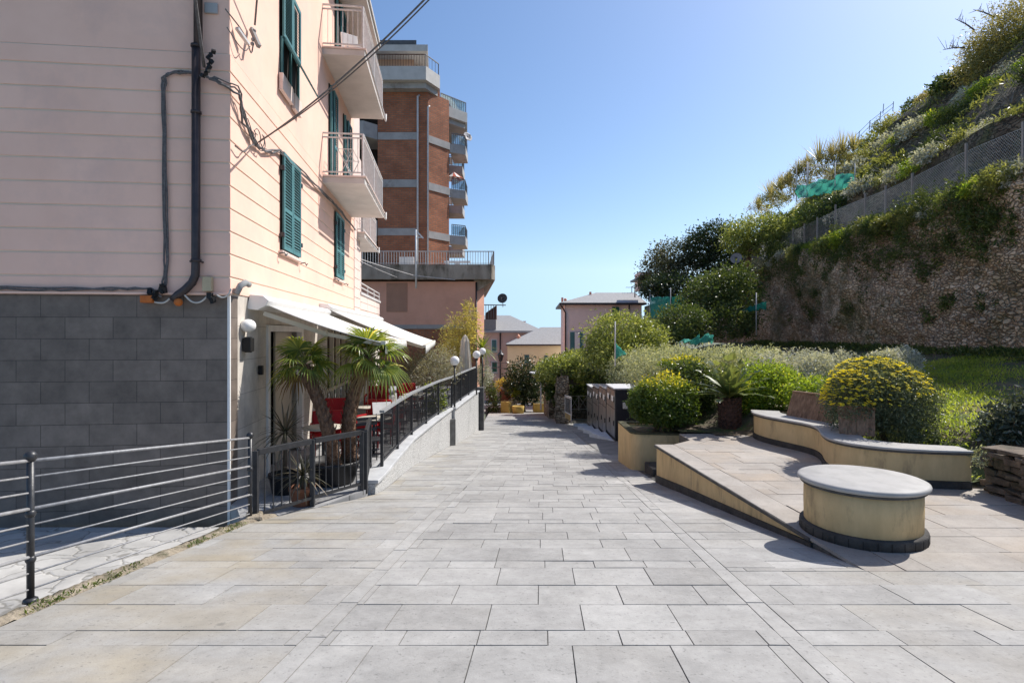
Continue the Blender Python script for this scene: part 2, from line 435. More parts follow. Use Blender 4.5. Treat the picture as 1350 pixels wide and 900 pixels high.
def cloud_points(blobs, n, rng=RNG, clumps=40, spread=.22, shell=.55):
    """points gathered in clumps near the surface of lumpy ellipsoids"""
    wts = np.array([b[1][0]*b[1][1]+b[1][1]*b[1][2]+b[1][0]*b[1][2] for b in blobs]); wts = wts/wts.sum()
    P = []; N = []; Cv = []
    for (c, r), w in zip(blobs, wts):
        k = max(40, int(n*w)); nc = max(8, int(clumps*w*len(blobs)))
        dirs = unit(rng.normal(size=(nc, 3)))
        rad = shell + (1.06-shell)*rng.random(nc)**.5
        cc = dirs*rad[:, None]
        pick = rng.integers(0, nc, size=k)
        p = cc[pick] + rng.normal(size=(k, 3))*spread
        nr = unit(p + .35*rng.normal(size=p.shape))
        p = p*np.array(r) + np.array(c)
        P.append(p); N.append(nr); Cv.append(rng.random(nc)[pick])
    return np.concatenate(P), np.concatenate(N), np.concatenate(Cv)

def foliage(name, blobs, n, size, m, parent=None, rng=RNG, clumps=60, spread=.2, shell=.5, ratio=.45, zmin=None, jit=.8, loc=None, up=.3, extra=0.0, lit_tips=0.0):
    p, nr, cv = cloud_points(blobs, n, rng, clumps, spread, shell)
    if zmin is not None:
        k = p[:, 2] > zmin; p, nr, cv = p[k], nr[k], cv[k]
    v, f = leaves_from(p, nr, size, ratio, jit, rng, up)
    lv = np.clip(cv*.55 + rng.random(len(p))*.45 + extra, 0, 1)
    if lit_tips:      # yellow upper shoots; the height gradient also stands in for backlit tops
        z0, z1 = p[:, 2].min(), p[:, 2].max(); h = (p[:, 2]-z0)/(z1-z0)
        lv = np.clip(lv*.62+lit_tips*np.clip((h-.55)/.4, 0, 1)*rng.random(len(p))**.5, 0, 1)
    return np_mesh(name, v, f, m, parent, {'lv': np.repeat(lv, 4)}, loc=loc)

def limbs(name, base, blobs, m, parent, r0=.07, rng=RNG, n=7, twigs=True):
    """a tapered trunk with limbs that end inside the crown"""
    mb = MB(); base = Vector(base)
    zc = sum(b[0][2] for b in blobs)/len(blobs)
    cx = sum(b[0][0] for b in blobs)/len(blobs); cy = sum(b[0][1] for b in blobs)/len(blobs)
    fork = base.lerp(Vector((cx, cy, zc)), .55)
    mid = base.lerp(fork, .5)+Vector((rng.normal()*r0*.8, rng.normal()*r0*.8, 0))
    mb.tube([base-Vector((0, 0, .05)), base.lerp(mid, .15), mid, fork], [r0*1.5, r0*1.15, r0*.95, r0*.75], 8)
    for i in range(n):
        c, r = blobs[int(rng.integers(0, len(blobs)))]
        d = unit(rng.normal(size=3)); d[2] = abs(d[2])*.6
        e = Vector(c)+Vector((d[0]*r[0]*.8, d[1]*r[1]*.8, d[2]*r[2]*.8))
        q = fork.lerp(e, .5)+Vector((rng.normal()*.1, rng.normal()*.1, .08))*min(1, r0*8)
        mb.tube([fork, q, e], [r0*.6, r0*.35, r0*.1], 5)
    return mb.build(name, m, parent)
# ------------------------------------------------------------------ ground levels (z = 0 is the camera's height)
def lerp_tab(tab, d):
    if d <= tab[0][0]: a, b = tab[0], tab[1]
    elif d >= tab[-1][0]: a, b = tab[-2], tab[-1]
    else:
        for a, b in zip(tab, tab[1:]):
            if a[0] <= d <= b[0]: break
    return a[1]+(b[1]-a[1])*(d-a[0])/(b[0]-a[0])
ZS = [(-12, .1), (10, -2.65), (18, -3.48), (26, -4.18), (36, -5.05), (70, -8.0)]
def zs(d): return lerp_tab(ZS, d)
XLB = [(-3, -1.6), (2.9, -1.28), (9.9, -.92), (20, -.13), (36, 1.0)]
XRB = [(-3, 1.41), (2.9, 1.73), (9.9, 2.11), (18.6, 2.36), (36, 2.75)]
XED = [(-6, -3.32), (3.6, -3.24), (6.73, -3.12), (7.4, -2.85), (8.7, -2.2), (9.05, -2.11), (12.65, -2.19), (18, -1.84), (23.8, -1.36), (38, -1.5)]
PZ = -2.0                                   # the raised level terrace on the right
def xplat(d): return 2.99-.074*(d-4.8)
def xright(d):
    if d < 4.8: return 9.0
    if d < 10.3: return xplat(d)+.02
    if d < 13.0: return 2.62
    return 6.2

class Slabs:
    """paving: every slab a raised face with its own lightness (sv) and tint (st), joints left open between them"""
    def __init__(s): s.v = []; s.f = []; s.sv = []; s.st = []
    def slab(s, pts, sv, st, depth=.03, gap=.0032):
        c = sum((Vector(p) for p in pts), Vector())/4
        q = []
        for p in pts:
            p = Vector(p); dv = c-p; dv.z = 0
            ln = dv.length
            q.append(p+Vector((math.copysign(gap, dv.x), math.copysign(gap, dv.y), 0)))
        b = len(s.v); j = RNG.normal()*.0012
        top = [Vector((p.x, p.y, p.z+j+RNG.normal()*.0008)) for p in q]
        low = [Vector((p.x+(p.x-c.x)*.004, p.y+(p.y-c.y)*.004, p.z-depth)) for p in q]
        s.v += [tuple(p) for p in top+low]
        s.f += [(b, b+1, b+2, b+3)]+[(b+i, b+4+i, b+4+(i+1) % 4, b+(i+1) % 4) for i in range(4)]
        s.sv += [sv]*8; s.st += [st]*8
    def build(s, name, m, loc=None):
        return np_mesh(name, s.v, s.f, m, None, {'sv': s.sv, 'st': s.st}, loc=loc)

STONE_C = slab_mat('street_stone', (.46, .45, .43), (.265, .257, .245), (.36, .315, .24))
STONE_P = slab_mat('terrace_stone', (.46, .425, .385), (.30, .275, .25), (.40, .32, .24))
MORTAR = mat('joint_mortar', (.15, .145, .135), (.08, .077, .07), scale=30)

def rows_from(d0, d1, seq):
    r = []; d = d0; i = 0
    while d < d1:
        h = seq[i % len(seq)]; r.append((d, min(d+h, d1))); d += h; i += 1
    return r
seq = [.45, .38, .46, .22, .46, .43, .47, .22, .46, .36, .35, .45, .22]
rows = rows_from(-2.9, 38, seq)
sl_ = Slabs()
BW = .13
def lay(sl, rows, xa, xb, w, zf, tintp, anchor='l', jitter=.12, gapn=.0032, svb=.0):
    for ri, (d0, d1) in enumerate(rows):
        dm = (d0+d1)/2
        wide = w*(.72 if d1-d0 < .3 else 1.0)
        A0, A1, B0, B1 = xa(d0), xa(d1), xb(d0), xb(d1)
        wm = ((B0-A0)+(B1-A1))/2
        if wm < .1: continue
        l = -wide*(.5 if ri % 2 else 1.0)*RNG.uniform(.75, 1.0)
        cuts = []
        while l < wm:
            cuts.append(l); l += wide*(1+RNG.uniform(-jitter, jitter))
        cuts = [max(0, c) for c in cuts]+[wm]
        if len(cuts) > 2 and cuts[-1]-cuts[-2] < .09: cuts.pop(-2)
        for a, b in zip(cuts, cuts[1:]):
            if b-a < .02: continue
            ta, tb = a/wm, b/wm
            if anchor == 'r': ta, tb = 1-tb, 1-ta
            p = [(A0+(B0-A0)*ta, d0, zf(d0)), (A0+(B0-A0)*tb, d0, zf(d0)), (A1+(B1-A1)*tb, d1, zf(d1)), (A1+(B1-A1)*ta, d1, zf(d1))]
            x = sum(q[0] for q in p)/4
            st = tintp(x, dm)
            sl.slab(p, float(np.clip(RNG.normal(.5+svb, .2), 0, 1)), st, gap=gapn)
fL = lambda d: lerp_tab(XLB, d); fR = lambda d: lerp_tab(XRB, d); fE = lambda d: lerp_tab(XED, d)
lay(sl_, rows, lambda d: fL(d)+BW, lambda d: fR(d)-BW, .60, zs, lambda x, d: .08*RNG.random(), jitter=.06, gapn=.0036)
band_rows = rows_from(-2.9, 38, [.74, .6, .8, .66])
for xa, xb in ((fL, lambda d: fL(d)+BW), (lambda d: fR(d)-BW, fR)):
    lay(sl_, band_rows, xa, xb, 3.0, zs, lambda x, d: .1*RNG.random(), gapn=.0036)
def tl(x, d):
    b = .85*max(0, 1-abs(x+2.55)/1.35)+.12
    return float(np.clip(b*RNG.uniform(.2, 1.25), 0, 1))
lay(sl_, rows, fE, fL, .82, zs, tl, anchor='r', jitter=.2)
def tr(x, d): return float(np.clip((.1+.3*max(0, min(1, (x-2.2)/2)))*RNG.uniform(.2, 1.7), 0, 1)) if d < 9 else .15*RNG.random()
rows_r = []
for a_, b_ in rows:
    c_ = [a_]+[q for q in (4.8, 10.3, 13.0) if a_ < q < b_]+[b_]
    rows_r += list(zip(c_[:-1], c_[1:]))
lay(sl_, [(a_+(1e-4 if a_ in (4.8, 10.3, 13.0) else 0), b_-(1e-4 if b_ in (4.8, 10.3, 13.0) else 0)) for a_, b_ in rows_r], fR, xright, .80, zs, tr, jitter=.2)
street = struct(sl_.build('street_paving', STONE_C))
# bedding under the street slabs
mb = MB()
ds = [-3, 0, 3, 4.8, 4.81, 7, 10, 10.31, 13.0, 13.01, 18, 26, 36, 38.2]
prev = None
for d in ds:
    a = (fE(d)-.02, d, zs(d)-.008); b = (xright(d), d, zs(d)-.008)
    if prev: mb.quad(prev[0], prev[1], b, a)
    prev = (a, b)
struct(mb.build('street_bedding', MORTAR))

# ------------------------------------------------------------------ raised terrace on the right
sl2 = Slabs()
prow = rows_from(4.8, 11.4, [.42, .4, .25, .42, .36, .45, .24])
edge_w = .34
def xb2(d): return 6.6 if d < 10.2 else 5.2
lay(sl2, prow, lambda d: (xplat(d)+edge_w if d < 10.3 else 3.35), xb2, .78, lambda d: PZ, lambda x, d: float(np.clip(RNG.uniform(.1, .7), 0, 1)), jitter=.2, svb=-.04)
lay(sl2, rows_from(4.8, 10.3, [.9, .8, 1.0]), xplat, lambda d: xplat(d)+edge_w-.004, 3, lambda d: PZ, lambda x, d: .15, svb=.05)
struct(sl2.build('terrace_paving', STONE_P))
mb = MB()
mb.prism([(xplat(4.8)+.03, 4.82), (6.7, 4.82), (6.7, 11.4), (3.35, 11.4), (3.35, 10.3), (xplat(10.3)+.03, 10.3)], PZ-.45, PZ-.012)
struct(mb.build('terrace_bedding', MORTAR))

# ------------------------------------------------------------------ left lane, kerb strip, lower terrace floor
LANE = cells_mat('crazy_paving', [(.40, .39, .375), (.45, .44, .42), (.50, .485, .46)], (.27, .26, .24), scale=(2.1, 3.0, 1), edge=.035, bump=.35, dist=.015, warp=.5)
def lane_z(d): return -2.58
mb = MB()
pd = None
for d in (-3, 0, 2, 4, 6, 7.6):
    a = (-22, d, lane_z(d)); b = (fE(d)-.19, d, lane_z(d))
    if pd: mb.quad(pd[0], pd[1], b, a)
    pd = (a, b)
struct(mb.build('lane_paving', LANE))
KERB = mat('worn_kerb', (.34, .29, .22), (.20, .165, .12), scale=9, bump=.9, bscale=26, bdist=.03, stain=(.09, .085, .05), stain_scale=3, stain_lo=.5, stain_hi=.62)
vs = []; fs = []
kd = np.arange(-2.9, 7.25, .07); nk = 9
for i, d in enumerate(kd):
    for j in range(nk):
        t = j/(nk-1)
        x = fE(d)-.01-.24*t + RNG.normal()*.008
        z = zs(d)-.012+.05*math.sin(PI*min(1, t*1.2))*(.55+.45*math.sin(d*5.1)*math.sin(d*2.3+1))+RNG.normal()*.006
        if j == nk-1: z = -2.62
        vs.append((x, d+RNG.normal()*.01, z))
for i in range(len(kd)-1):
    for j in range(nk-1):
        fs.append((i*nk+j, (i+1)*nk+j, (i+1)*nk+j+1, i*nk+j+1))
struct(np_mesh('kerb_strip', vs, fs, KERB, smooth=True))
# weeds along the kerb
GRASS = leaf_mat('grass_blade', (.05, .085, .02), (.12, .18, .045), (.22, .22, .08), transl=.45)
pts = []
for k in range(130):
    d = RNG.uniform(-1, 6.9)
    if math.sin(d*3.3)+math.sin(d*7.7+2)+.55 < 0: continue
    n = int(RNG.integers(8, 26))
    c = np.array([fE(d)-.03-abs(RNG.normal()*.03), d, zs(d)])
    pts.append(c+RNG.normal(size=(n, 3))*np.array([.028, .05, .004]))
pts = np.concatenate(pts)
v, f = leaves_from(pts, np.tile([0, 0, 1.0], (len(pts), 1)), .034, .28, .6)
o = np_mesh('kerb_weeds', v, f, GRASS, None, {'lv': np.repeat(RNG.random(len(pts)), 4)})
tag(o, 'low green weeds growing out of the worn kerb beside the left railing', 'weeds', kind='stuff')

TZ = -2.385
TFLOOR = tile_mat('terrace_tiles', (.33, .33, .33), (.27, .27, .275), (.12, .12, .12), .4, .4, off=0, axis='xy', rough=.7)
mb = MB()
mb.prism([(-9, 8.6), (-4.1, 8.0), (-3.8, 7.85), (-3.3, 7.0), (-2.95, 7.3), (-2.24, 8.7), (-2.28, 9.4), (-2.36, 12.65), (-2.0, 18), (-1.55, 23.6), (-1.6, 26), (-9, 26)], TZ-.3, TZ)
struct(mb.build('restaurant_floor', TFLOOR))

# ------------------------------------------------------------------ bench curve, garden ground
FRONT = [(4.72, 11.25), (4.58, 10.9), (4.60, 10.45), (4.80, 9.87), (4.95, 9.45), (4.87, 9.05), (4.67, 8.62), (4.54, 8.22), (4.58, 7.9), (4.74, 7.65), (5.02, 7.45), (5.42, 7.33), (5.9, 7.26)]
def smooth_poly(p, it=2):
    for _ in range(it):
        q = [p[0]]
        for a, b in zip(p, p[1:]):
            q.append((a[0]*.75+b[0]*.25, a[1]*.75+b[1]*.25)); q.append((a[0]*.25+b[0]*.75, a[1]*.25+b[1]*.75))
        q.append(p[-1]); p = q
    return p
FR = smooth_poly(FRONT)
def offset(p, o):
    r = []
    for i in range(len(p)):
        a = p[max(0, i-1)]; b = p[min(len(p)-1, i+1)]
        t = Vector((b[0]-a[0], b[1]-a[1])).normalized()
        oo = o(i/(len(p)-1)) if callable(o) else o
        r.append((p[i][0]-t[1]*oo, p[i][1]+t[0]*oo))
    return r
BACK = offset(FR, lambda t: .52 if t < .75 else .52-.2*(t-.75)/.25)
MIDB = offset(FR, .3)
WALLLINE = [(6.1, 7.35), (6.03, 6.9), (5.98, 6.5), (5.85, 5.9), (5.72, 5.2), (5.6, 4.6)]
GPOLY = [(3.38, 11.35)]+[(p[0], p[1]) for p in MIDB]+[(6.2, 7.35), (6.25, 6.5), (6.0, 5.2), (5.85, 4.5), (12.75, 4.5), (15.6, 39), (6.4, 39), (5.6, 32), (5.0, 26), (4.72, 17.6), (3.4, 15.0)]
def inside(x, y, poly):
    c = False; j = len(poly)-1
    for i in range(len(poly)):
        xi, yi = poly[i]; xj, yj = poly[j]
        if (yi > y) != (yj > y) and x < (xj-xi)*(y-yi)/(yj-yi)+xi: c = not c
        j = i
    return c
def sstep(t): t = max(0, min(1, t)); return t*t*(3-2*t)
def zg(x, d):
    K = x-.0853*d
    z = -1.98+.38*sstep((x+(d-11.2)*.45-4.75)/.9)
    z += max(0, (K-5.0))/7.0*1.08
    return z
SOIL = mat('garden_soil', (.17, .13, .09), (.08, .06, .042), scale=6, bump=.9, bscale=22, bdist=.04, stain=(.07, .10, .03), stain_scale=1.4, stain_lo=.46, stain_hi=.56)
gv = {}; V = []; Fq = []
def gvi(i, j):
    if (i, j) not in gv:
        x = 3.2+i*.2; d = 4.4+j*.25
        gv[(i, j)] = len(V); V.append((x, d, zg(x, d)+.025*math.sin(x*3.1)*math.sin(d*2.7)))
    return gv[(i, j)]
for i in range(64):
    for j in range(140):
        if inside(3.3+i*.2, 4.525+j*.25, GPOLY):
            Fq.append((gvi(i, j), gvi(i+1, j), gvi(i+1, j+1), gvi(i, j+1)))
struct(np_mesh('garden_ground', V, Fq, SOIL, smooth=True))

# lawn: blades of grass (nobody could count them)
LAWN = leaf_mat('lawn_blade', (.14, .21, .035), (.37, .44, .08), (.55, .53, .16), transl=.52)
n = 90000
gx = RNG.uniform(5.2, 13.2, n); gd = 6.3+(RNG.random(n)**1.3)*9.5
K = gx-.0853*gd
dens = np.sin(gx*1.7+.5)*np.sin(gd*1.3)+np.sin(gx*.8-gd*.9)+RNG.normal(size=n)*.55
keep = (K > 5.05) & (K < 11.95) & (dens > -.75)
bare = ((gx-6.75)/.75)**2+((gd-7.75)/.42)**2 < 1+RNG.normal(size=n)*.35
keep &= ~bare
keep &= np.array([inside(a, b, GPOLY) for a, b in zip(gx, gd)])
gx, gd = gx[keep], gd[keep]
pts = np.stack([gx, gd, np.array([zg(a, b) for a, b in zip(gx, gd)])+.005], axis=1)
v, f = leaves_from(pts, np.tile([0, 0, 1.0], (len(pts), 1)), .085, .2, .55)
patch = np.clip(.45+.3*np.sin(gx*2.1)*np.sin(gd*1.9)+RNG.normal(size=len(gx))*.2, 0, 1)
o = np_mesh('lawn_grass', v, f, LAWN, None, {'lv': np.repeat(patch, 4)})
tag(o, 'sunlit rough grass of the lawn between the yellow bench and the stone wall', 'grass', kind='stuff')

# ------------------------------------------------------------------ hillside
HK = [(12.25, -.7), (12.3, 4.0), (12.9, 4.12), (13.8, 4.3), (14.1, 5.6), (14.5, 6.85), (15.4, 7.1), (16.6, 8.4), (18.2, 10.3), (18.8, 10.7), (20.1, 11.4), (20.6, 12.8), (22.0, 14.0), (26, 15.8), (32, 18.6), (42, 23), (60, 28)]
KS = []
for a, b in zip(HK, HK[1:]):
    m_ = max(1, int(math.hypot(b[0]-a[0], b[1]-a[1])/.45))
    m_ = min(m_, 14)
    for i in range(m_): KS.append((a[0]+(b[0]-a[0])*i/m_, a[1]+(b[1]-a[1])*i/m_))
KS.append(HK[-1])
def hfac(d): return 1.0 if d < 38 else max(.2, 1-(d-38)/42)
def nz3(x, y): return math.sin(x*1.3+y*.7)*.5+math.sin(x*.45-y*.9+2)*.6+math.sin(x*2.9+y*2.2)*.22
def hill_z(K, d, amp=1):
    z = lerp_tab(HK, K)
    if z > 4.2: z = 4.2+(z-4.2)*hfac(d)
    return z
V = []; Fq = []
hd = np.arange(3, 84, .6); nk = len(KS)
for d in hd:
    for (K, z) in KS:
        zz = z if z <= 4.2 else 4.2+(z-4.2)*hfac(d)
        a = 0 if K < 12.4 else min(1, (K-12.4)/1.5)
        w = nz3(K*1.2, d*.8)*.28*a
        V.append((K+.0853*d-w*.7, d+nz3(d, K)*.1*a, zz+w*.5))
for i in range(len(hd)-1):
    for j in range(nk-1): Fq.append((i*nk+j, i*nk+j+1, (i+1)*nk+j+1, (i+1)*nk+j))
HILL = cells_mat('hill_earth', [(.12, .09, .06), (.20, .16, .11), (.28, .23, .165)], (.06, .047, .034), scale=(3.4, 3.4, 9), edge=.05, bump=1.0, dist=.08, warp=.5, moss=(.095, .10, .042), moss_lo=.46, moss_hi=.62, moss_scale=.7)
struct(np_mesh('hillside', V, Fq, HILL, smooth=False))

# wide ground out to the horizon, and the square at the bottom of the street
GROUND = mat('open_ground', (.15, .15, .09), (.09, .10, .06), scale=.2, bump=0)
mb = MB(); mb.quad((-3000, -800, -11), (3000, -800, -11), (3000, 4000, -11), (-3000, 4000, -11)); struct(mb.build('ground', GROUND))
SQ = mat('square_asphalt', (.26, .255, .245), (.19, .185, .18), scale=3, bump=.2)
mb = MB(); mb.quad((-25, 37.9, zs(37.9)-.03), (14, 37.9, zs(37.9)-.03), (14, 70, zs(70)), (-25, 70, zs(70)))
mb.quad((2.4, 13.0, zs(13)-.02), (6.3, 13.0, zs(13)-.02), (6.3, 26, zs(26)-.02), (2.4, 26, zs(26)-.02))
mb.quad((1.5, 26, zs(26)-.02), (9, 26, zs(26)-.02), (9, 38, zs(38)-.02), (1.5, 38, zs(38)-.02))
struct(mb.build('square_paving', SQ))
# ------------------------------------------------------------------ the pink house on the left
CX, CY = -3.92, 7.9
TA = Vector((-.1133, 1, 0)).normalized()       # along its street wall
NA = Vector((1, .1133, 0)).normalized()        # out of its street wall
def Wd(d, out, z): return Vector((CX-.1133*(d-CY), d, z))+NA*out
LD = -NA; LN = -TA
def Lf(s, out, z): return Vector((CX, CY, z))+LD*s+LN*out
def wall_d(px): r = (HX-px)/F; return (3.92-.1133*7.9)/(r-.1133)

PINK = mat('pink_plaster', (.90, .605, .487), (.85, .56, .445), scale=1.1, bump=.25, bscale=160, bdist=.004, rough=.95, stain=(.74, .51, .43), stain_scale=.9, stain_lo=.5, stain_hi=.78, spec=.1)
PINKLT = mat('pink_trim', (.76, .62, .555), (.70, .56, .50), scale=3, bump=.1, rough=.9, spec=.1)
GREYTILE = tile_mat('grey_wall_tile', (.20, .162, .136), (.15, .122, .103), (.06, .05, .043), .60, .29, off=.5, axis='xz', rough=.55, var_scale=3.5)
WHITE = mat('white_paint', (.80, .79, .77), (.72, .71, .69), scale=4, bump=.05, rough=.6)
CONC = mat('balcony_concrete', (.58, .54, .505), (.50, .465, .435), scale=2, bump=.15, rough=.95)
TEAL = mat('teal_shutter', (.085, .225, .235), (.065, .18, .19), scale=6, bump=.05, rough=.55)
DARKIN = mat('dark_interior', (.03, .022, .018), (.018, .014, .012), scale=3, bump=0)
IRON = mat('grey_iron', (.20, .205, .21), (.14, .14, .145), scale=14, bump=.1, rough=.5, metal=.3)
BLACKIRON = mat('dark_iron', (.035, .037, .042), (.022, .023, .026), scale=18, bump=.12, rough=.42, spec=.5)
LTIRON = mat('pale_iron', (.62, .60, .585), (.5, .48, .47), scale=10, bump=.05, rough=.55)
BEIGETILE = tile_mat('beige_wall_tile', (.58, .53, .47), (.53, .48, .42), (.3, .26, .22), .6, .5, off=0, axis='yz', rough=.7)
GLASS = glass_mat('dark_glass', (.03, .035, .04))
CABLE = mat('grey_cable', (.16, .15, .15), (.09, .085, .085), scale=30, bump=.1, rough=.7)
PIPE = mat('brown_pipe', (.07, .055, .055), (.045, .037, .04), scale=8, bump=.1, rough=.45, metal=.4, spec=.5)
WCABLE = mat('white_cable', (.6, .58, .54), rough=.6, bump=0)
BLACKP = mat('black_plastic', (.015, .015, .016), rough=.5, bump=0)
ORANGE = mat('orange_cap', (.55, .16, .03), (.4, .1, .02), rough=.5, bump=0)
BEIGEP = mat('beige_plastic', (.5, .42, .28), rough=.6, bump=0)

pb = thing('pink_house', 'big pink rendered house with grooved walls, teal shutters and grey tiled base', 'building', (CX, CY, TZ))
GR = [.784+.3165*k for k in range(10)]          # grooves
mb = MB()
def bodyprism(mb, d0, d1, z0, z1, o=0.0, depth=12.0):
    a = Wd(d0, o, 0); b = Wd(d1, o, 0); c = b-NA*(depth); e = a-NA*depth
    mb.prism([(a.x, a.y), (b.x, b.y), (c.x, c.y), (e.x, e.y)], z0, z1)
bodyprism(mb, CY, 18.3, .55, GR[-1]+.25, 0)
mb.build('groove_render', mat('groove_tan', (.74, .62, .50), (.68, .56, .45), scale=2, bump=.1, rough=.95, spec=.1), pb)
mb = MB()
bodyprism(mb, CY, 18.3, GR[-1]+.252, 9.35, 0)
# grooved courses on both faces
edges = [.55]+GR
def course(z0, z1, pr=.012):
    A = Lf(11, pr, 0); B = Lf(-pr, pr, 0)
    c0, c1 = z0+.0115, z1-.0115
    p = [Lf(11, 0, c0), Lf(-pr, 0, c0), Lf(-pr, pr, c0), Lf(11, pr, c0)]
    ch = .012
    mb.prism([(q.x, q.y) for q in [Lf(11, -.01, 0), Lf(0, -.01, 0), Lf(-pr, pr, 0), Lf(11, pr, 0)]], c0, c1)
    mb.prism([(q.x, q.y) for q in [Lf(0, -.01, 0), Wd(18.3, -.01, 0), Wd(18.3, pr, 0), Lf(-pr, pr, 0)]], c0, c1)
for z0, z1 in zip(edges, edges[1:]): course(z0, z1)
course(GR[-1], GR[-1]+.25)
mb.build('wall', PINK, pb, bevel=.008)
mb = MB()
# gently bevelled base moulding between the pink wall and the grey base
p = [Lf(11, -.01, 0), Lf(0, -.01, 0), Lf(-.05, .05, 0), Lf(11, .05, 0)]
mb.prism([(q.x, q.y) for q in p], .535, .566)
mb.build('base_moulding', PINK, pb, bevel=.006)
# eave
mb = MB()
a = [Wd(7.1, .75, 0), Wd(18.75, .75, 0), Wd(18.75, -13, 0), Wd(7.1, -13, 0)]
mb.prism([(q.x, q.y) for q in a], 9.35, 9.5)
a = [Wd(7.05, .8, 0), Wd(18.8, .8, 0), Wd(18.8, -13, 0), Wd(7.05, -13, 0)]
mb.prism([(q.x, q.y) for q in a], 9.503, 9.62)
mb.build('roof_eave', CONC, pb, bevel=.01)
# grey tiled base on the end wall, local tile axes along the wall
gt = MB()
w0 = [Vector((0, 0, 0)), Vector((11, 0, 0))]
ox = bpy.data.objects
gm = MB()
q = [Lf(11, .0, 0), Lf(0, .0, 0), Lf(0, -.3, 0), Lf(11, -.3, 0)]
gm.prism([(v_.x, v_.y) for v_ in q], -2.75, .535)
gm.build('tiled_base', GREYTILE, pb)
# ground floor on the street side: piers and openings
mb = MB()
def pier(mb, d0, d1, z0, z1, o=0., depth=.45):
    a = Wd(d0, o, 0); b = Wd(d1, o, 0); c = Wd(d1, -depth, 0); e = Wd(d0, -depth, 0)
    mb.prism([(v_.x, v_.y) for v_ in (a, b, c, e)], z0, z1)
for d0, d1 in ((7.9+.012, 9.53), (11.8, 14.3), (17.8, 25.2)): pier(mb, d0, d1, -2.75, .55, -.003)
pier(mb, 9.53, 11.8, .16, .55, -.003); pier(mb, 14.3, 17.8, .2, .55, -.003)
mb.build('tiled_pier', BEIGETILE, pb)
mb = MB(); pier(mb, 7.9-.004, 7.93, -2.7, .53, .004, .03); mb.build('corner_strip', WHITE, pb)
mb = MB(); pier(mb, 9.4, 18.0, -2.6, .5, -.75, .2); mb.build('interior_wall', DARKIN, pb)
# white framed entrance
fr = MB()
def bar(mb, d0, z0, d1, z1, o0, o1):
    a = Wd(d0, o0, 0); b = Wd(d1, o0, 0); c = Wd(d1, o1, 0); e = Wd(d0, o1, 0)
    mb.prism([(v_.x, v_.y) for v_ in (e, c, b, a)], z0, z1)
for d0, d1 in ((9.5, 9.62), (11.7, 11.83)): bar(fr, d0, TZ, d1, .15, -.08, .035)
bar(fr, 9.62, .04, 11.7, .15, -.08, .03)
door = fr.build('entrance_frame', WHITE, pb, bevel=.006)
for k, (d0, d1) in enumerate(((10.42, 11.06), (11.08, 11.7))):
    m_ = MB(); bar(m_, d0, TZ+.02, d1, .04, -.16-.05*k, -.12-.05*k); m_.build('door_panel', mat('cream_panel', (.55, .50, .42), (.5, .45, .38), bump=.03, rough=.6), pb, bevel=.004)
m_ = MB(); bar(m_, 9.62, TZ+.02, 10.42, .04, -.4, -.36); m_.build('door_glass', GLASS, pb)
fr = MB()
dd = 14.3
while dd < 17.8:
    bar(fr, dd, TZ, dd+.09, .2, -.12, -.02); dd += .86
bar(fr, 14.3, .1, 17.8, .2, -.13, -.025); bar(fr, 14.3, -1.5, 17.8, -1.42, -.115, -.03)
wf = fr.build('window_wall', mat('cream_frame', (.62, .56, .45), (.56, .5, .4), bump=.03, rough=.6), pb)
m_ = MB(); bar(m_, 14.32, TZ, 17.78, .1, -.17, -.14); ORG[wf] = ORG[pb]; m_.build('pane', GLASS, wf)

# shutters -------------------------------------------------------
def shutter_leaf(mb, d0, d1, z0, z1, o=.05, mid=.42, th=.035, slat=.055):
    st = .07
    bar(mb, d0, z0, d0+st, z1, o, o+th); bar(mb, d1-st, z0, d1, z1, o, o+th)
    for zz in (z0, z0+(z1-z0)*mid-.04, z1-.075): bar(mb, d0+st, zz, d1-st, zz+.075, o, o+th)
    z = z0+.085
    while z < z1-.09:
        if abs(z-(z0+(z1-z0)*mid)) > .06:
            a = Wd(d0+st, o+.034, z); b = Wd(d1-st, o+.034, z); c = Wd(d1-st, o+.004, z+.042); e = Wd(d0+st, o+.004, z+.042)
            mb.add([a, b, c, e, a+Vector((0, 0, .006)), b+Vector((0, 0, .006)), c+Vector((0, 0, .006)), e+Vector((0, 0, .006))], [(0, 1, 2, 3), (7, 6, 5, 4), (0, 4, 5, 1), (2, 6, 7, 3)])
        z += slat
def shutter_window(d0, d1, z0, z1):
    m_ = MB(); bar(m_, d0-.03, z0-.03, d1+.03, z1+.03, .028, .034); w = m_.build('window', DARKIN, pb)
    mid = (d0+d1)/2
    for a, b in ((d0, mid-.006), (mid+.006, d1)):
        m_ = MB(); shutter_leaf(m_, a, b, z0, z1); m_.build('shutter', TEAL, w)
    m_ = MB(); bar(m_, d0-.1, z0-.09, d1+.1, z0-.035, .02, .085); m_.build('sill', PINKLT, w, bevel=.006)
    m_ = MB()
    for dd in (d0-.12, d1+.16):
        m_ = MB(); a = Wd(dd, .03, z0-.1); m_.tube([a, a+NA*.09+Vector((0, 0, .02)), a+NA*.1+TA*.06+Vector((0, 0, -.03)), a+NA*.11+TA*.11+Vector((0, 0, .01))], .012, 5); m_.build('shutter_catch', BLACKIRON, w)
    for dd in (d0-.035, d1+.035):
        for zz in (z0+.25, z1-.3): m_ = MB(); bar(m_, dd-.03, zz-.04, dd+.03, zz+.04, .03, .1); m_.build('hinge', BLACKIRON, w)
    return w
shutter_window(10.24, 11.43, 1.53, 3.28)
shutter_window(wall_d(440), wall_d(450.3), 1.53, 3.24)
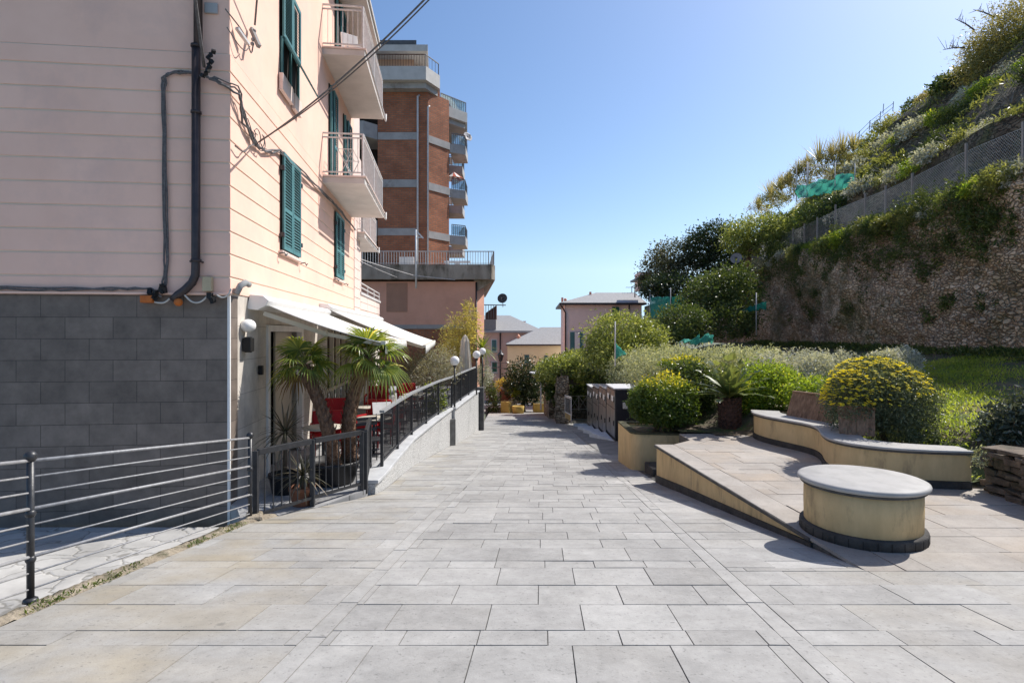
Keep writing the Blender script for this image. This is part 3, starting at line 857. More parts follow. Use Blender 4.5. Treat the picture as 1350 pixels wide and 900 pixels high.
# upper window with its lower flaps propped open
d0, d1, z0, z1 = 10.24, 11.43, 4.66, 6.45
m_ = MB(); bar(m_, d0, z0, d1, z1, .003, .006); w = m_.build('window', DARKIN, pb)
m_ = MB(); mid = (d0+d1)/2
shutter_leaf(m_, d0, mid-.006, 5.36, z1, mid=.0); shutter_leaf(m_, mid+.006, d1, 5.36, z1, mid=.0)
for dd in (d0, mid-.03, d1-.06): bar(m_, dd, z0, dd+.06, 5.36, .02, .055)
m_.build('shutter', TEAL, w)
m_ = MB()
for a_, b_ in ((d0+.05, mid-.03), (mid+.03, d1-.05)):
    p0, p1 = Wd(a_, .09, 5.36), Wd(b_, .09, 5.36); q0, q1 = Wd(a_, .43, 4.76), Wd(b_, .43, 4.76)
    n_ = (p1-p0).cross(q0-p0).normalized()*.03
    m_.hexa([p0, p1, q1, q0, p0+n_, p1+n_, q1+n_, q0+n_])
m_.build('propped_flap', TEAL, w)
m_ = MB(); bar(m_, d0-.1, z0-.3, d0+.62, z0-.0, .02, .09); bar(m_, d0+.72, z0-.32, d1+.02, z0-.02, .02, .09); m_.build('sill', PINKLT, w, bevel=.006)

# balconies ------------------------------------------------------
def balcony(d0, d1, zb, o0=0., w=1.0, th=.15, h=1.03, shield=True):
    m_ = MB()
    bar(m_, d0, zb, d1, zb+th, o0-.3, o0+w); b = m_.build('balcony', CONC, pb, bevel=.012)
    m_ = MB(); bar(m_, d0-.03, zb+th+.002, d1+.03, zb+th+.04, o0-.02, o0+w+.035); m_.build('slab_edge', PINKLT, b, bevel=.006)
    zt = zb+th+.04
    r = MB(); wo = o0+w-.05
    P = [Wd(d0+.04, o0, 0), Wd(d0+.04, wo, 0), Wd(d1-.04, wo, 0), Wd(d1-.04, o0, 0)]
    for z in (zt+h, zt+h-.1, zt+.09):
        for a, c in zip(P, P[1:]): r.beam(a+Vector((0, 0, z)), c+Vector((0, 0, z)), .045 if z > zt+h-.05 else .03, .03)
    r.build('rail', LTIRON, b)
    r = MB()
    for a, c in zip(P, P[1:]):
        L = (c-a).length; k = max(2, int(L/.115))
        for i in range(1, k):
            q = a.lerp(c, i/k); r.tube([q+Vector((0, 0, zt+.09)), q+Vector((0, 0, zt+h-.1))], .008, 4, False)
    r.build('bars', LTIRON, b)
    for q in (P[1], P[2], P[1].lerp(P[2], .5)):
        r = MB(); r.beam(q+Vector((0, 0, zb+.03)), q+Vector((0, 0, zt+h+.01)), .04, .04); r.build('post', LTIRON, b)
    # gutter pipe clipped under the outer edge
    r = MB(); r.tube([Wd(d0+.1, o0+w+.06, zb+.0), Wd(d1-.05, o0+w+.06, zb-.02), Wd(d1+.06, o0+w+.06, zb-.02), Wd(d1+.06, o0+w+.06, zb+.2)], .03, 6); r.build('edge_pipe', LTIRON, b)
    return b
b1 = balcony(13.75, 17.86, 3.65)
b2 = balcony(13.75, 17.86, 6.76)
# balcony doors with tall teal shutters
def balcony_door(px0, px1, z0, z1):
    da, db = wall_d(px0), wall_d(px1)
    m_ = MB(); bar(m_, da, z0, db, z1, .003, .03); w = m_.build('balcony_door', DARKIN, pb)
    m_ = MB(); shutter_leaf(m_, da+(db-da)*.42, db, z0+.02, z1-.02, o=.05); m_.build('shutter', TEAL, w)
    a = Wd(da+.02, .03, z0+.02); m_ = MB()
    m_.beam(a+NA*.04, a+NA*.3+TA*.05, .03, .01); 
    p0 = Wd(da+.03, .032, z0+.02); m_.beam(p0+NA*.03, p0+NA*.03+Vector((0, 0, z1-z0-.06)), .05, .05)
    m_.build('open_leaf', TEAL, w)
balcony_door(433, 442, 3.85, 6.36); balcony_door(452, 461, 3.85, 6.36)
balcony_door(441, 453, 6.96, 9.2)

# the lower rear wing ---------------------------------------------
wing = thing('pale_annex', 'pale pink lower wing with a small balcony and roof terrace behind the pink house', 'building', (CX-1.3, 18.4, TZ))
mb = MB()
bodyprism(mb, 18.302, 19.55, .552, 8.2, .0, 6)
bodyprism(mb, 19.552, 25.2, .552, 7.6, -.78, 6)
bodyprism(mb, 19.553, 25.2, .553, 1.36, -.001, .76)
for z in (.9, 1.2): 
    a = [Wd(18.32, .02, 0), Wd(25.18, .02, 0), Wd(25.18, -.1, 0), Wd(18.32, -.1, 0)]
for z in [.784+.3165*k for k in range(12)]:
    pass
mb.build('wall', PINKLT, wing)
mb = MB()
for k in range(11):
    z0 = .57+.3165*k
    a = [Wd(18.33, -.01, 0), Wd(19.53, -.01, 0), Wd(19.53, .025, 0), Wd(18.33, .025, 0)]
    mb.prism([(q.x, q.y) for q in a], z0, z0+.295)
for d0, d1 in ((19.6, 21.3), (21.33, 23.3), (23.33, 25.15)):
    for z0 in (.58, .86, 1.12):
        a = [Wd(d0, -.01, 0), Wd(d1, -.01, 0), Wd(d1, .02, 0), Wd(d0, .02, 0)]
        mb.prism([(q.x, q.y) for q in a], z0, z0+.24)
mb.build('panelling', PINKLT, wing)
mb = MB()
a = [Wd(18.4, .06, 0), Wd(25.3, .06, 0), Wd(25.3, -.7, 0), Wd(18.4, -.7, 0)]
a2 = [Wd(19.56, .06, 0), Wd(25.3, .06, 0), Wd(25.3, -.77, 0), Wd(19.56, -.77, 0)]
mb.prism([(q.x, q.y) for q in a2], 1.365, 1.45)
mb.build('parapet_cap', LTIRON, wing)
mb = MB()
for z in (1.62, 1.78): mb.beam(Wd(19.6, .0, z), Wd(25.2, .0, z), .04, .03)
for d in (19.62, 21.5, 23.4, 25.18): mb.beam(Wd(d, 0, 1.45), Wd(d, 0, 1.8), .035, .035)
mb.build('terrace_rail', LTIRON, wing)
pb_save = pb; pb = wing
balcony(18.9, 22.3, 3.2, o0=-.72, w=.98)
pb = pb_save

# drain pipe, boxes and cables on the end wall -------------------
mb = MB()
mb.tube([Lf(.375, .1, 9.3), Lf(.375, .1, 3.92)], .055, 12)
mb.tube([Lf(.40, .1, 3.93), Lf(.405, .1, .95), Lf(.41, .1, .80), Lf(.45, .1, .70), Lf(.54, .1, .60), Lf(.63, .1, .53), Lf(.70, .1, .455)], .055, 12)
pp = mb.build('drain_pipe', PIPE, pb)
mb = MB()
for z in (3.9, 3.0, .98): mb.lathe([(.068, 0), (.068, .035)], Lf(.40, .1, z), 14)
mb.tube([Lf(.34, .02, .985), Lf(.34, .12, .985)], .012, 5); mb.tube([Lf(.47, .02, .985), Lf(.47, .12, .985)], .012, 5)
mb.build('pipe_clamp', PIPE, pp)
def chaikin(pts, it=2):
    for _ in range(it):
        q = [pts[0]]
        for a, b in zip(pts, pts[1:]): q += [a.lerp(b, .25), a.lerp(b, .75)]
        pts = q+[pts[-1]]
    return pts
def cab(pts, r, m, par, name='cable', n=6):
    if len(pts) < 12: pts = chaikin([Vector(p) for p in pts])
    m_ = MB(); m_.tube(pts, r, n); return m_.build(name, m, par)
def wob(pts, a=.008, k=4):
    out = []
    for p, q in zip(pts, pts[1:]):
        for i in range(k): out.append(p.lerp(q, i/k)+Vector((RNG.normal()*a, RNG.normal()*a*.3, RNG.normal()*a)))
    out.append(pts[-1]); return out
for o_, r_ in ((0, .016), (.025, .012), (-.02, .01)):
    cab(wob([Lf(.83+o_, .05, .62), Lf(.80+o_, .05, 1.0), Lf(.83+o_, .05, 2.2), Lf(.845+o_, .05, 3.3), Lf(.83+o_, .05, 3.5), Lf(.74+o_, .05, 3.565), Lf(.5, .06, 3.58+o_*.5), Lf(.3, .12, 3.5)]), r_, CABLE, pb)
for o_ in (0, .03):
    cab(wob([Lf(3.6, .045, .60+o_), Lf(2.4, .05, .585+o_), Lf(1.6, .05, .60+o_*.5), Lf(1.0, .06, .61+o_*.3), Lf(.86, .06, .5)], .006, 6), .013, CABLE, pb)
cab([Lf(.98, .06, .44), Lf(.9, .08, .42), Lf(.8, .09, .42), Lf(.72, .1, .5)], .012, WCABLE, pb)
cab([Lf(.56, .1, .54), Lf(.45, .1, .42), Lf(.33, .1, .43), Lf(.24, .09, .54)], .012, WCABLE, pb)
cab([Lf(.14, .08, .53), Lf(.06, .09, .49), Lf(-.02, .09, .53), Lf(-.05, .09, .62)], .012, WCABLE, pb)
mb = MB(); mb.rbox(Lf(1.03, .08, .47), .16, .1, .1, .1); mb.build('orange_box', ORANGE, pb, bevel=.012)
mb = MB(); mb.sphere(Lf(.62, .12, .43), .055, 12, 8); mb.build('orange_cap', ORANGE, pb)
mb = MB(); mb.rbox(Lf(.26, .07, .68), .12, .09, .2, .11); mb.build('junction_box', BEIGEP, pb, bevel=.008)
mb = MB(); mb.rbox(Lf(.235, .02, 4.49), .17, .03, .14, .11); mb.build('meter_box', mat('grey_cover', (.42, .43, .44), bump=.03), pb, bevel=.006)
for k in range(3): pass
for c_ in (Lf(.84, .08, .6), Lf(.2, .1, .49), Lf(.95, .08, .53)):
    mb = MB()
    for k in range(6): mb.rbox(c_+Vector((RNG.normal()*.025, -.01, RNG.normal()*.025)), .05, .045, .08, RNG.uniform(0, 3), RNG.uniform(-1, 1))
    mb.build('cable_joint', BLACKP, pb)
mb = MB()
for k in range(0):
    c = [Lf(.84, .08, .6), Lf(.2, .1, .49), Lf(.95, .08, .53)][k % 3]+Vector((RNG.normal()*.04, -.01, RNG.normal()*.04))
    mb.rbox(c, .045, .04, .07, RNG.uniform(0, 3), RNG.uniform(-1, 1))
for k in range(10):
    c = Lf(.27-.012*k, .14, 3.5+.035*k)+Vector((RNG.normal()*.02, 0, RNG.normal()*.02)); mb.rbox(c, .05, .04, .05, RNG.uniform(0, 3), RNG.uniform(-1, 1))
mb.build('cable_joint', BLACKP, pb)
# tangle round the corner and along the street wall
def wl(d, z, o=.07): return Wd(d, o, z)
for k in range(3):
    cab(wob([Lf(.3, .12, 3.5+.02*k), Lf(.1, .12, 3.48-.03*k), wl(7.95, 3.45-.05*k, .1), wl(8.25, 3.2-.06*k), wl(8.75, 2.96-.03*k), wl(9.2, 2.93+.02*k), wl(10.0, 3.19+.03*k), wl(11.3, 3.22+.04*k), wl(13.1, 3.3+.03*k), wl(15.0, 3.37+.02*k), wl(18.2, 3.3+.02*k)], .012, 4), .011+.003*k, CABLE, pb)
for k in range(5):
    a_ = RNG.uniform(0, 6); R_ = RNG.uniform(.08, .2); d_c = 8.62+.09*k; z_c = 3.0-.02*k
    pts = [wl(8.4+.1*k, 3.18-.06*k)]
    for j in range(7): pts.append(wl(d_c+R_*1.1*math.cos(a_+j*.85), z_c+R_*.6*math.sin(a_+j*.85)+.01*j, .07+.012*j))
    cab(pts, .007, CABLE, pb)
cab([wl(7.93, 2.62, .06), wl(8.2, 2.6, .1), wl(8.35, 2.75, .09), wl(8.7, 2.9)], .01, CABLE, pb)
# upper bracket with insulators by the corner
mb = MB(); mb.beam(wl(8.0, 4.3, .06), wl(8.28, 4.22, .12), .05, .04); mb.build('cable_bracket', LTIRON, pb)
mb = MB(); mb.beam(wl(8.62, 4.62, .05), wl(8.5, 4.3, .2), .05, .06)
for k in range(4): mb.sphere(wl(8.6-.03*k, 4.58-.08*k, .1), .03, 8, 6)
mb.build('insulator', mat('grey_insulator', (.3, .29, .28), bump=.05), pb)
cab([Lf(.02, .1, 4.45), wl(8.2, 4.3, .12), wl(8.4, 4.1, .12), wl(8.55, 4.35, .1)], .01, CABLE, pb)
cab([Lf(.0, .1, 4.2), wl(8.1, 4.0, .12), wl(8.35, 4.22, .12)], .008, CABLE, pb)
# fittings on the near pier
mb = MB(); mb.sphere(Wd(8.42, .07, .12), .13, 16, 10, (.8, 1.1, .75)); mb.build('wall_lamp', WHITE, pb)
mb = MB(); mb.rbox(Wd(8.43, .07, -.16), .12, .17, .2, .11); mb.rbox(Wd(8.43, .07, -.16), .1, .06, .23, .11); mb.build('wall_speaker', BLACKP, pb, bevel=.01)
mb = MB(); mb.rbox(Wd(9.1, .04, -.58), .06, .09, .15, .11); mb.build('menu_button', BLACKP, pb, bevel=.01)
mb = MB(); mb.tube([Wd(8.0, .05, .56), Wd(8.02, .1, .68), Wd(8.1, .14, .73), Wd(8.3, .12, .72)], .045, 8); mb.build('cable_sleeve', mat('sleeve_grey', (.33, .34, .34), bump=.05), pb)

# overhead cables are things of their own -------------------------
def overhead(a, b, sag, r, label, n=26, cat='cable'):
    m_ = MB(); pts = []
    for i in range(n+1):
        t = i/n; p = a.lerp(b, t); p.z -= sag*4*t*(1-t); pts.append(p-a)
    m_.tube(pts, r, 6); o = m_.build('overhead_cable', CABLE, None, loc=None); o.location = a
    return tag(o, label, cat)
overhead(Wd(8.85, .08, 2.98), pw(640, -85, 6.2), .16, .012, 'thick twisted cable slanting up across the sky from the tangle on the pink wall')
overhead(Wd(8.87, .1, 3.02), pw(638, -78, 6.3), .2, .009, 'thinner strand sagging just beneath the thick cable across the upper balcony')
overhead(Lf(.28, .14, 3.62), Vector((-3.3, 5.2, 6.2)), .02, .02, 'pair of grey cables rising steeply past the corner of the pink house', 12)
overhead(Wd(8.62, .1, 4.68), Vector((-2.9, 6.9, 6.4)), .02, .014, 'thin dark cable going up from the grey insulators on the sunlit pink wall', 12)

def balcony_chair(label, c, rz, m):
    c = Vector(c); t = thing('garden_chair', label, 'chair', c)
    m_ = MB(); m_.rbox(c+Vector((0, 0, .42)), .44, .44, .04); m_.build('seat', m, t, bevel=.012)
    m_ = MB(); m_.rbox(c+Vector((0, .23, .68)), .44, .04, .5, 0, -.16); m_.build('backrest', m, t, bevel=.012)
    for sx in (-1, 1):
        for sy in (-1, 1): m_ = MB(); m_.tube([c+Vector((sx*.19, sy*.19, .42)), c+Vector((sx*.21, sy*.22, 0))], .02, 6); m_.build('leg', m, t)
    t.rotation_euler = (0, 0, rz)
balcony_chair('white plastic garden chair on the upper balcony of the pink house', Wd(14.7, .55, 6.952), .6, WHITE)
t = thing('drying_rack', 'thin folding laundry rack on the lower balcony of the pink house', 'drying rack', Wd(14.6, .45, 3.842))
m_ = MB(); A = Wd(14.1, .3, 3.842); B = Wd(15.1, .3, 3.842); Z_ = Vector((0, 0, .75))
for o_ in (0, .12, .24, .36): m_.tube([A+NA*o_+Z_, B+NA*o_+Z_], .008, 5)
m_.tube([A+Z_, A+NA*.36+Z_], .01, 5); m_.tube([B+Z_, B+NA*.36+Z_], .01, 5); m_.build('frame', LTIRON, t)
for p_ in (A, B): m_ = MB(); m_.tube([p_, p_+NA*.36+Z_], .01, 5); m_.tube([p_+NA*.36, p_+Z_], .01, 5); m_.build('leg', LTIRON, t)
# ------------------------------------------------------------------ awnings
CANVAS = mat('white_canvas', (.82, .81, .78), (.78, .77, .74), scale=5, bump=.08, bscale=200, rough=.9)
cn = CANVAS.node_tree; _p = cn.nodes['Principled BSDF']; _t = cn.nodes.new('ShaderNodeBsdfTranslucent'); _t.inputs[0].default_value = (.75, .68, .55, 1)
_m = cn.nodes.new('ShaderNodeMixShader'); _m.inputs[0].default_value = .22
cn.links.new(_p.outputs[0], _m.inputs[1]); cn.links.new(_t.outputs[0], _m.inputs[2]); cn.links.new(_m.outputs[0], cn.nodes['Material Output'].inputs[0])
CREAM = mat('cream_metal', (.62, .57, .47), (.56, .51, .42), bump=.03, rough=.5)
def awning(d0, d1, zw, zf, w, label, val=.17, cass=True):
    a = thing('awning', label, 'awning', Wd(d0, .05, zw))
    nseg = 14; m_ = MB()
    def pt(t, d, dz=0):
        sagz = -.05*4*t*(1-t)
        return Wd(d, .22+(w-.22)*t, zw+(zf-zw)*t+sagz+dz)
    Vf = [tuple(pt(i/nseg, d0+(d1-d0)*j/10)) for i in range(nseg+1) for j in range(11)]
    Ff = [(i*11+j, (i+1)*11+j, (i+1)*11+j+1, i*11+j+1) for i in range(nseg) for j in range(10)]
    f = np_mesh('fabric', Vf, Ff, CANVAS, a, smooth=True)
    sd = f.modifiers.new('thickness', 'SOLIDIFY'); sd.thickness = .008
    k = 40; Vf = []
    for i in range(k+1):
        e0 = d0+(d1-d0)*i/k; o0 = .018*math.sin(i*1.3)
        Vf += [tuple(Wd(e0, w+.03, zf+.02)), tuple(Wd(e0, w+.03+o0*.5, zf+.02-(val+.02)*.5)), tuple(Wd(e0, w+.03+o0, zf-val-.012*math.sin(i*1.57)))]
    v_ = np_mesh('valance', Vf, [(3*i+j, 3*i+3+j, 3*i+4+j, 3*i+1+j) for i in range(k) for j in range(2)], CANVAS, a, smooth=True); sd = v_.modifiers.new('thickness', 'SOLIDIFY'); sd.thickness = .006
    m_ = MB(); m_.beam(Wd(d0-.03, w, zf), Wd(d1+.03, w, zf), .07, .06); m_.build('front_bar', CREAM, a)
    m_ = MB()
    prof = [(-.02, -.10), (.13, -.12), (.26, -.05), (.30, .03), (.22, .1), (.02, .12)]
    ring = [[Wd(dd, .0+u, zw+v0+.02) for u, v0 in prof] for dd in (d0-.12, d1+.12)]
    n_ = len(prof)
    m_.add(ring[0]+ring[1], [tuple(range(n_)), tuple(range(n_, 2*n_))[::-1]]+[(i, (i+1) % n_, n_+(i+1) % n_, n_+i) for i in range(n_)])
    m_.build('cassette', WHITE, a, bevel=.01)
    for dd, sgn in ((d0+.12, 1), (d1-.12, -1)):
        m_ = MB(); e = Wd(dd+sgn*.25, w*.52, (zw+zf)/2-.16)
        m_.beam(Wd(dd, .15, zw-.14), e, .06, .07); m_.beam(e, Wd(dd+sgn*.05, w-.03, zf-.03), .05, .06); m_.sphere(e, .06, 10, 8); m_.build('folding_arm', CREAM, a)
    return a
awning(8.75, 13.2, .46, -.14, 2.0, 'near white canvas awning over the restaurant entrance, its arm showing underneath')
awning(13.45, 24.2, .58, -.30, 2.45, 'far white canvas awning with hanging corner flap beside the salmon wall')

# ------------------------------------------------------------------ left street railing
rail = thing('street_railing', 'dark iron railing of round posts and thin wires along the grey tiled wall', 'railing', (-3.46, 4.1, zs(4.1)))
def rx(d): return -3.47+(d-4.1)*.0947
RP = [1.35, 4.1, 6.95]
def post_round(mb, x, d, h=1.03):
    b = zs(d)-.06
    mb.tube([(x, d, b), (x, d, b+h+.04)], .024, 10)
    mb.sphere((x, d, b+h+.06), .042, 12, 8); mb.sphere((x, d, b+.62*h+.04), .034, 10, 8); mb.sphere((x, d, b+.3*h+.04), .034, 10, 8)
for d in RP:
    m_ = MB(); post_round(m_, rx(d), d); m_.build('post', BLACKIRON, rail)
    m_ = MB(); m_.lathe([(.05, 0), (.045, .02), (.03, .03)], (rx(d), d, zs(d)-.015), 12); m_.build('foot', BLACKIRON, rail)
STEELW = mat('worn_steel_rail', (.36, .36, .37), (.25, .25, .26), scale=20, bump=.1, rough=.55, metal=.15)
for (d0, d1) in zip(RP, RP[1:]):
    n_ = 9
    for i in range(n_):
        fr_ = 1-i*.112
        thick = i in (0, 3, 6)
        a = Vector((rx(d0)+.004, d0, zs(d0)-.03+1.03*fr_)); b = Vector((rx(d1)+.004, d1, zs(d1)-.03+1.03*fr_))
        m_ = MB(); m_.tube([a, b], .0125 if thick else .0068, 8); m_.build('rail' if thick else 'wire', STEELW, rail)
m_ = MB(); m_.rbox((rx(6.95)+.02, 7.02, zs(6.95)-.0), .2, .3, .1, .4); o = m_.build('kerb_stone', KERB, None, bevel=.03); tag(o, 'rough broken kerb stone at the foot of the last railing post', 'stone')

# ------------------------------------------------------------------ panel fence in front of the palms
def panel_fence(name, label, pts, h, zb, bars=.115, first=True, bottom=.12, rad=.009):
    t = thing(name, label, 'fence', pts[0])
    for i, p in enumerate(pts):
        m_ = MB(); m_.beam(p+Vector((0, 0, -.05)), p+Vector((0, 0, h+.02)), .06, .06); m_.build('post', BLACKIRON, t, bevel=.004)
    for a, b in zip(pts, pts[1:]):
        m_ = MB(); u = (b-a).normalized()
        m_.beam(a+Vector((0, 0, h))+u*.03, b+Vector((0, 0, h))-u*.03, .05, .075); m_.build('top_rail', BLACKIRON, t, bevel=.004)
        m_ = MB(); m_.beam(a+Vector((0, 0, bottom))+u*.03, b+Vector((0, 0, bottom))-u*.03, .04, .035); m_.build('bottom_rail', BLACKIRON, t)
        m_ = MB(); k = max(2, int((b-a).length/bars))
        for i in range(1, k):
            q = a.lerp(b, i/k); m_.tube([q+Vector((0, 0, bottom)), q+Vector((0, 0, h))], rad, 5, False)
        m_.build('bars', BLACKIRON, t)
    return t
panel_fence('iron_fence', 'black iron bar fence with flat top rail in front of the potted palms', [Vector((-3.18, 7.06, -2.37)), Vector((-2.76, 7.87, -2.38)), Vector((-2.29, 8.68, -2.40))], .90, 0)
panel_fence('iron_gate', 'small open iron gate turned away beside the start of the white terrace wall', [Vector((-2.25, 8.75, -2.40)), Vector((-2.50, 10.0, -2.385))], .88, 0, bars=.1)

# terrace wall with cap -----------------------------------------
ROUGHW = mat('rough_render', (.62, .615, .60), (.40, .395, .385), scale=26, detail=8, bump=1.0, bscale=42, bdist=.03, rough=.95, stain=(.33, .33, .32), stain_scale=1.2, stain_lo=.52, stain_hi=.8)
CAPST = mat('grey_cap_stone', (.52, .525, .53), (.42, .425, .43), scale=3, bump=.2, bscale=50, rough=.85)
DARKSTONE_SHADE = mat('dark_slate_and_shade', (.10, .10, .10), (.055, .055, .055), scale=5, bump=.4, bscale=20, rough=.8)
tw = thing('terrace_wall', 'white rough rendered terrace wall with grey sloping cap along the street', 'wall', (-2.1, 9.4, -2.6))
WL = [(8.95, -2.15), (9.4, -2.13), (10.5, -2.16), (12.65, -2.19), (15, -2.06), (17.7, -1.87)]
WL2 = [(17.71, -1.78), (20, -1.62), (23.2, -1.36)]
def wallstrip(W, z1, inset=0, th=.25, nd=70):
    m_ = MB()
    tabl = [(a, b) for a, b in W]
    dsn = [W[0][0]+(W[-1][0]-W[0][0])*i/24 for i in range(25)]
    P = [(lerp_tab(tabl, d)+inset, d) for d in dsn]; Q = [(lerp_tab(tabl, d)-th+inset, d) for d in dsn]
    poly = P+Q[::-1]
    m_.prism(poly, [zs(d)-.3 for x, d in poly] if z1[0] == 'w' else z1[1], z1[2])
    return m_
m_ = wallstrip(WL, ('w', 0, TZ+.02)); m_.build('wall', ROUGHW, tw)
m_ = wallstrip(WL2, ('w', 0, TZ+.02)); m_.build('wall', ROUGHW, tw)
m_ = wallstrip(WL, ('c', TZ+.024, TZ+.085), .045, .34); m_.build('cap', CAPST, tw, bevel=.01)
m_ = wallstrip(WL2, ('c', TZ+.026, TZ+.087), .045, .34); m_.build('cap', CAPST, tw, bevel=.01)
m_ = MB(); m_.box(-1.5, -1.16, 23.25, 23.75, -4.3, -2.2); m_.build('end_pillar', DARKSTONE_SHADE, tw, bevel=.02)
m_ = MB(); m_.prism([(-1.93, 17.3), (-1.74, 17.55), (-1.78, 17.68), (-1.96, 17.45)], -3.6, -2.62); o = m_.build('shade_slab', DARKSTONE_SHADE, None, bevel=.01); tag(o, 'dark upright piece standing in for the shaded step of the white terrace wall', 'slab')  # dark piece added as painted shade where the terrace wall steps out

# terrace railing ------------------------------------------------
tr = thing('terrace_railing', 'dark iron railing with a pale flat handrail on top of the white terrace wall', 'railing', (-2.25, 9.9, TZ))
RPTS = [9.9, 11.4, 13.0, 14.6, 16.2, 17.8, 19.6, 21.4, 23.2]
def rxx(d): return lerp_tab(WL if d < 17.7 else WL2, d)-.12
RPV = [Vector((rxx(d), d, TZ+.085)) for d in RPTS]
HAND = mat('pale_handrail', (.42, .43, .44), (.34, .35, .36), scale=8, bump=.05, rough=.4, metal=.2)
for p in RPV:
    m_ = MB(); m_.beam(p, p+Vector((0, 0, .92)), .05, .05); m_.build('post', BLACKIRON, tr)
for a, b in zip(RPV, RPV[1:]):
    m_ = MB(); m_.beam(a+Vector((0, 0, .95)), b+Vector((0, 0, .95)), .085, .04); m_.build('handrail', HAND, tr)
    m_ = MB(); m_.beam(a+Vector((0, 0, .09)), b+Vector((0, 0, .09)), .03, .025)
    k = int((b-a).length/.1)
    for i in range(1, k):
        q = a.lerp(b, i/k); m_.tube([q+Vector((0, 0, .09)), q+Vector((0, 0, .93))], .008, 4, False)
    m_.build('bars', BLACKIRON, tr)

# globe lamps -----------------------------------------------------
GLOBE = mat('opal_globe', (.86, .86, .85), (.84, .84, .83), bump=0, rough=.25, spec=.5)
def globe_lamp(x, d, h, label):
    t = thing('globe_lamp', label, 'lamp', (x, d, TZ+.09), group='white globe lamps on the terrace wall')
    m_ = MB(); m_.tube([(x, d, TZ+.05), (x, d, TZ+.09+h)], .03, 10); m_.lathe([(.05, 0), (.06, .03), (.04, .07)], (x, d, TZ+.06+h), 14); m_.build('pole', BLACKIRON, t)
    m_ = MB(); m_.sphere((x, d, TZ+.09+h+.17), .15, 24, 16); m_.build('globe', GLOBE, t)
globe_lamp(-1.80, 17.85, 1.28, 'white globe lamp in the middle of the terrace railing, nearest of the three')
globe_lamp(-1.36, 21.8, 1.33, 'white globe lamp just right of the folded parasol, middle one of the three')
globe_lamp(-1.26, 24.2, 1.38, 'white globe lamp at the far end of the terrace railing, highest of the three')
# ------------------------------------------------------------------ potted palms and spiky plants
PALM = leaf_mat('palm_leaf', (.06, .12, .03), (.24, .29, .06), (.62, .56, .14), transl=.45, rough=.32, spec=.5)
PALMDRY = leaf_mat('dry_palm_leaf', (.14, .10, .05), (.22, .16, .08), transl=.3)
TRUNK = mat('palm_fibre', (.25, .15, .095), (.09, .05, .032), scale=22, bump=1.0, bscale=30, bdist=.04, stretch=(1, 1, .35), rough=.95)
BARK = mat('bark', (.15, .115, .08), (.06, .045, .032), scale=14, bump=.9, bscale=26, bdist=.03, stretch=(1, 1, .3), rough=.95)
POTB = mat('black_pot', (.02, .02, .022), (.014, .014, .015), bump=.05, rough=.45)
TERRA = mat('terracotta', (.26, .11, .06), (.19, .08, .045), scale=5, bump=.15)
def fan_leaf(base, d, L, R, nseg=24, droop=.35, dry=False, rng=RNG):
    """petiole plus a pleated fan of pointed segments"""
    d = Vector(d).normalized(); base = Vector(base)
    hub = base + d*L + Vector((0, 0, -.06*L))
    side = d.cross(Vector((0, 0, 1)))
    if side.length < .1: side = Vector((1, 0, 0))
    side.normalize()
    side = (side + Vector(rng.normal(size=3))*.25).normalized()
    fwd = (d + Vector((0, 0, -.25))).normalized(); fwd = (fwd - side*fwd.dot(side)).normalized()
    nrm = side.cross(fwd)
    V, Fc, lv = [], [], []
    spread = math.radians(112)
    for i in range(nseg):
        a = -spread+2*spread*i/(nseg-1)
        u = fwd*math.cos(a)+side*math.sin(a)
        r = R*(1-.28*abs(a/spread)**2)*rng.uniform(.92, 1.06)
        w = side*math.cos(a)-fwd*math.sin(a)
        hw = R*.043
        dr = droop*R*rng.uniform(.5, 1.3)
        m1 = hub+u*r*.45+nrm*(.05*R*math.cos(a))
        m2 = hub+u*r*.78+Vector((0, 0, -dr*.35))
        tip = hub+u*r+Vector((0, 0, -dr))
        pl = nrm*hw*.5
        b = len(V)
        V += [hub-w*hw*.15, hub+w*hw*.15, m1-w*hw, m1+pl, m1+w*hw, m2-w*hw*.6, m2+pl*.6, m2+w*hw*.6, tip, hub+pl*.2]
        Fc += [(b, b+9, b+3, b+2), (b+9, b+1, b+4, b+3), (b+2, b+3, b+6, b+5), (b+3, b+4, b+7, b+6), (b+5, b+6, b+8, b+8), (b+6, b+7, b+8, b+8)]
        c = rng.uniform(0, .75)+(.25 if i % 5 == 0 else 0)
        lv += [c]*8+[min(1, c+.25), c]
    # petiole
    pet = [base, base+d*L*.5+Vector((0, 0, .02)), hub]
    return V, Fc, lv, pet
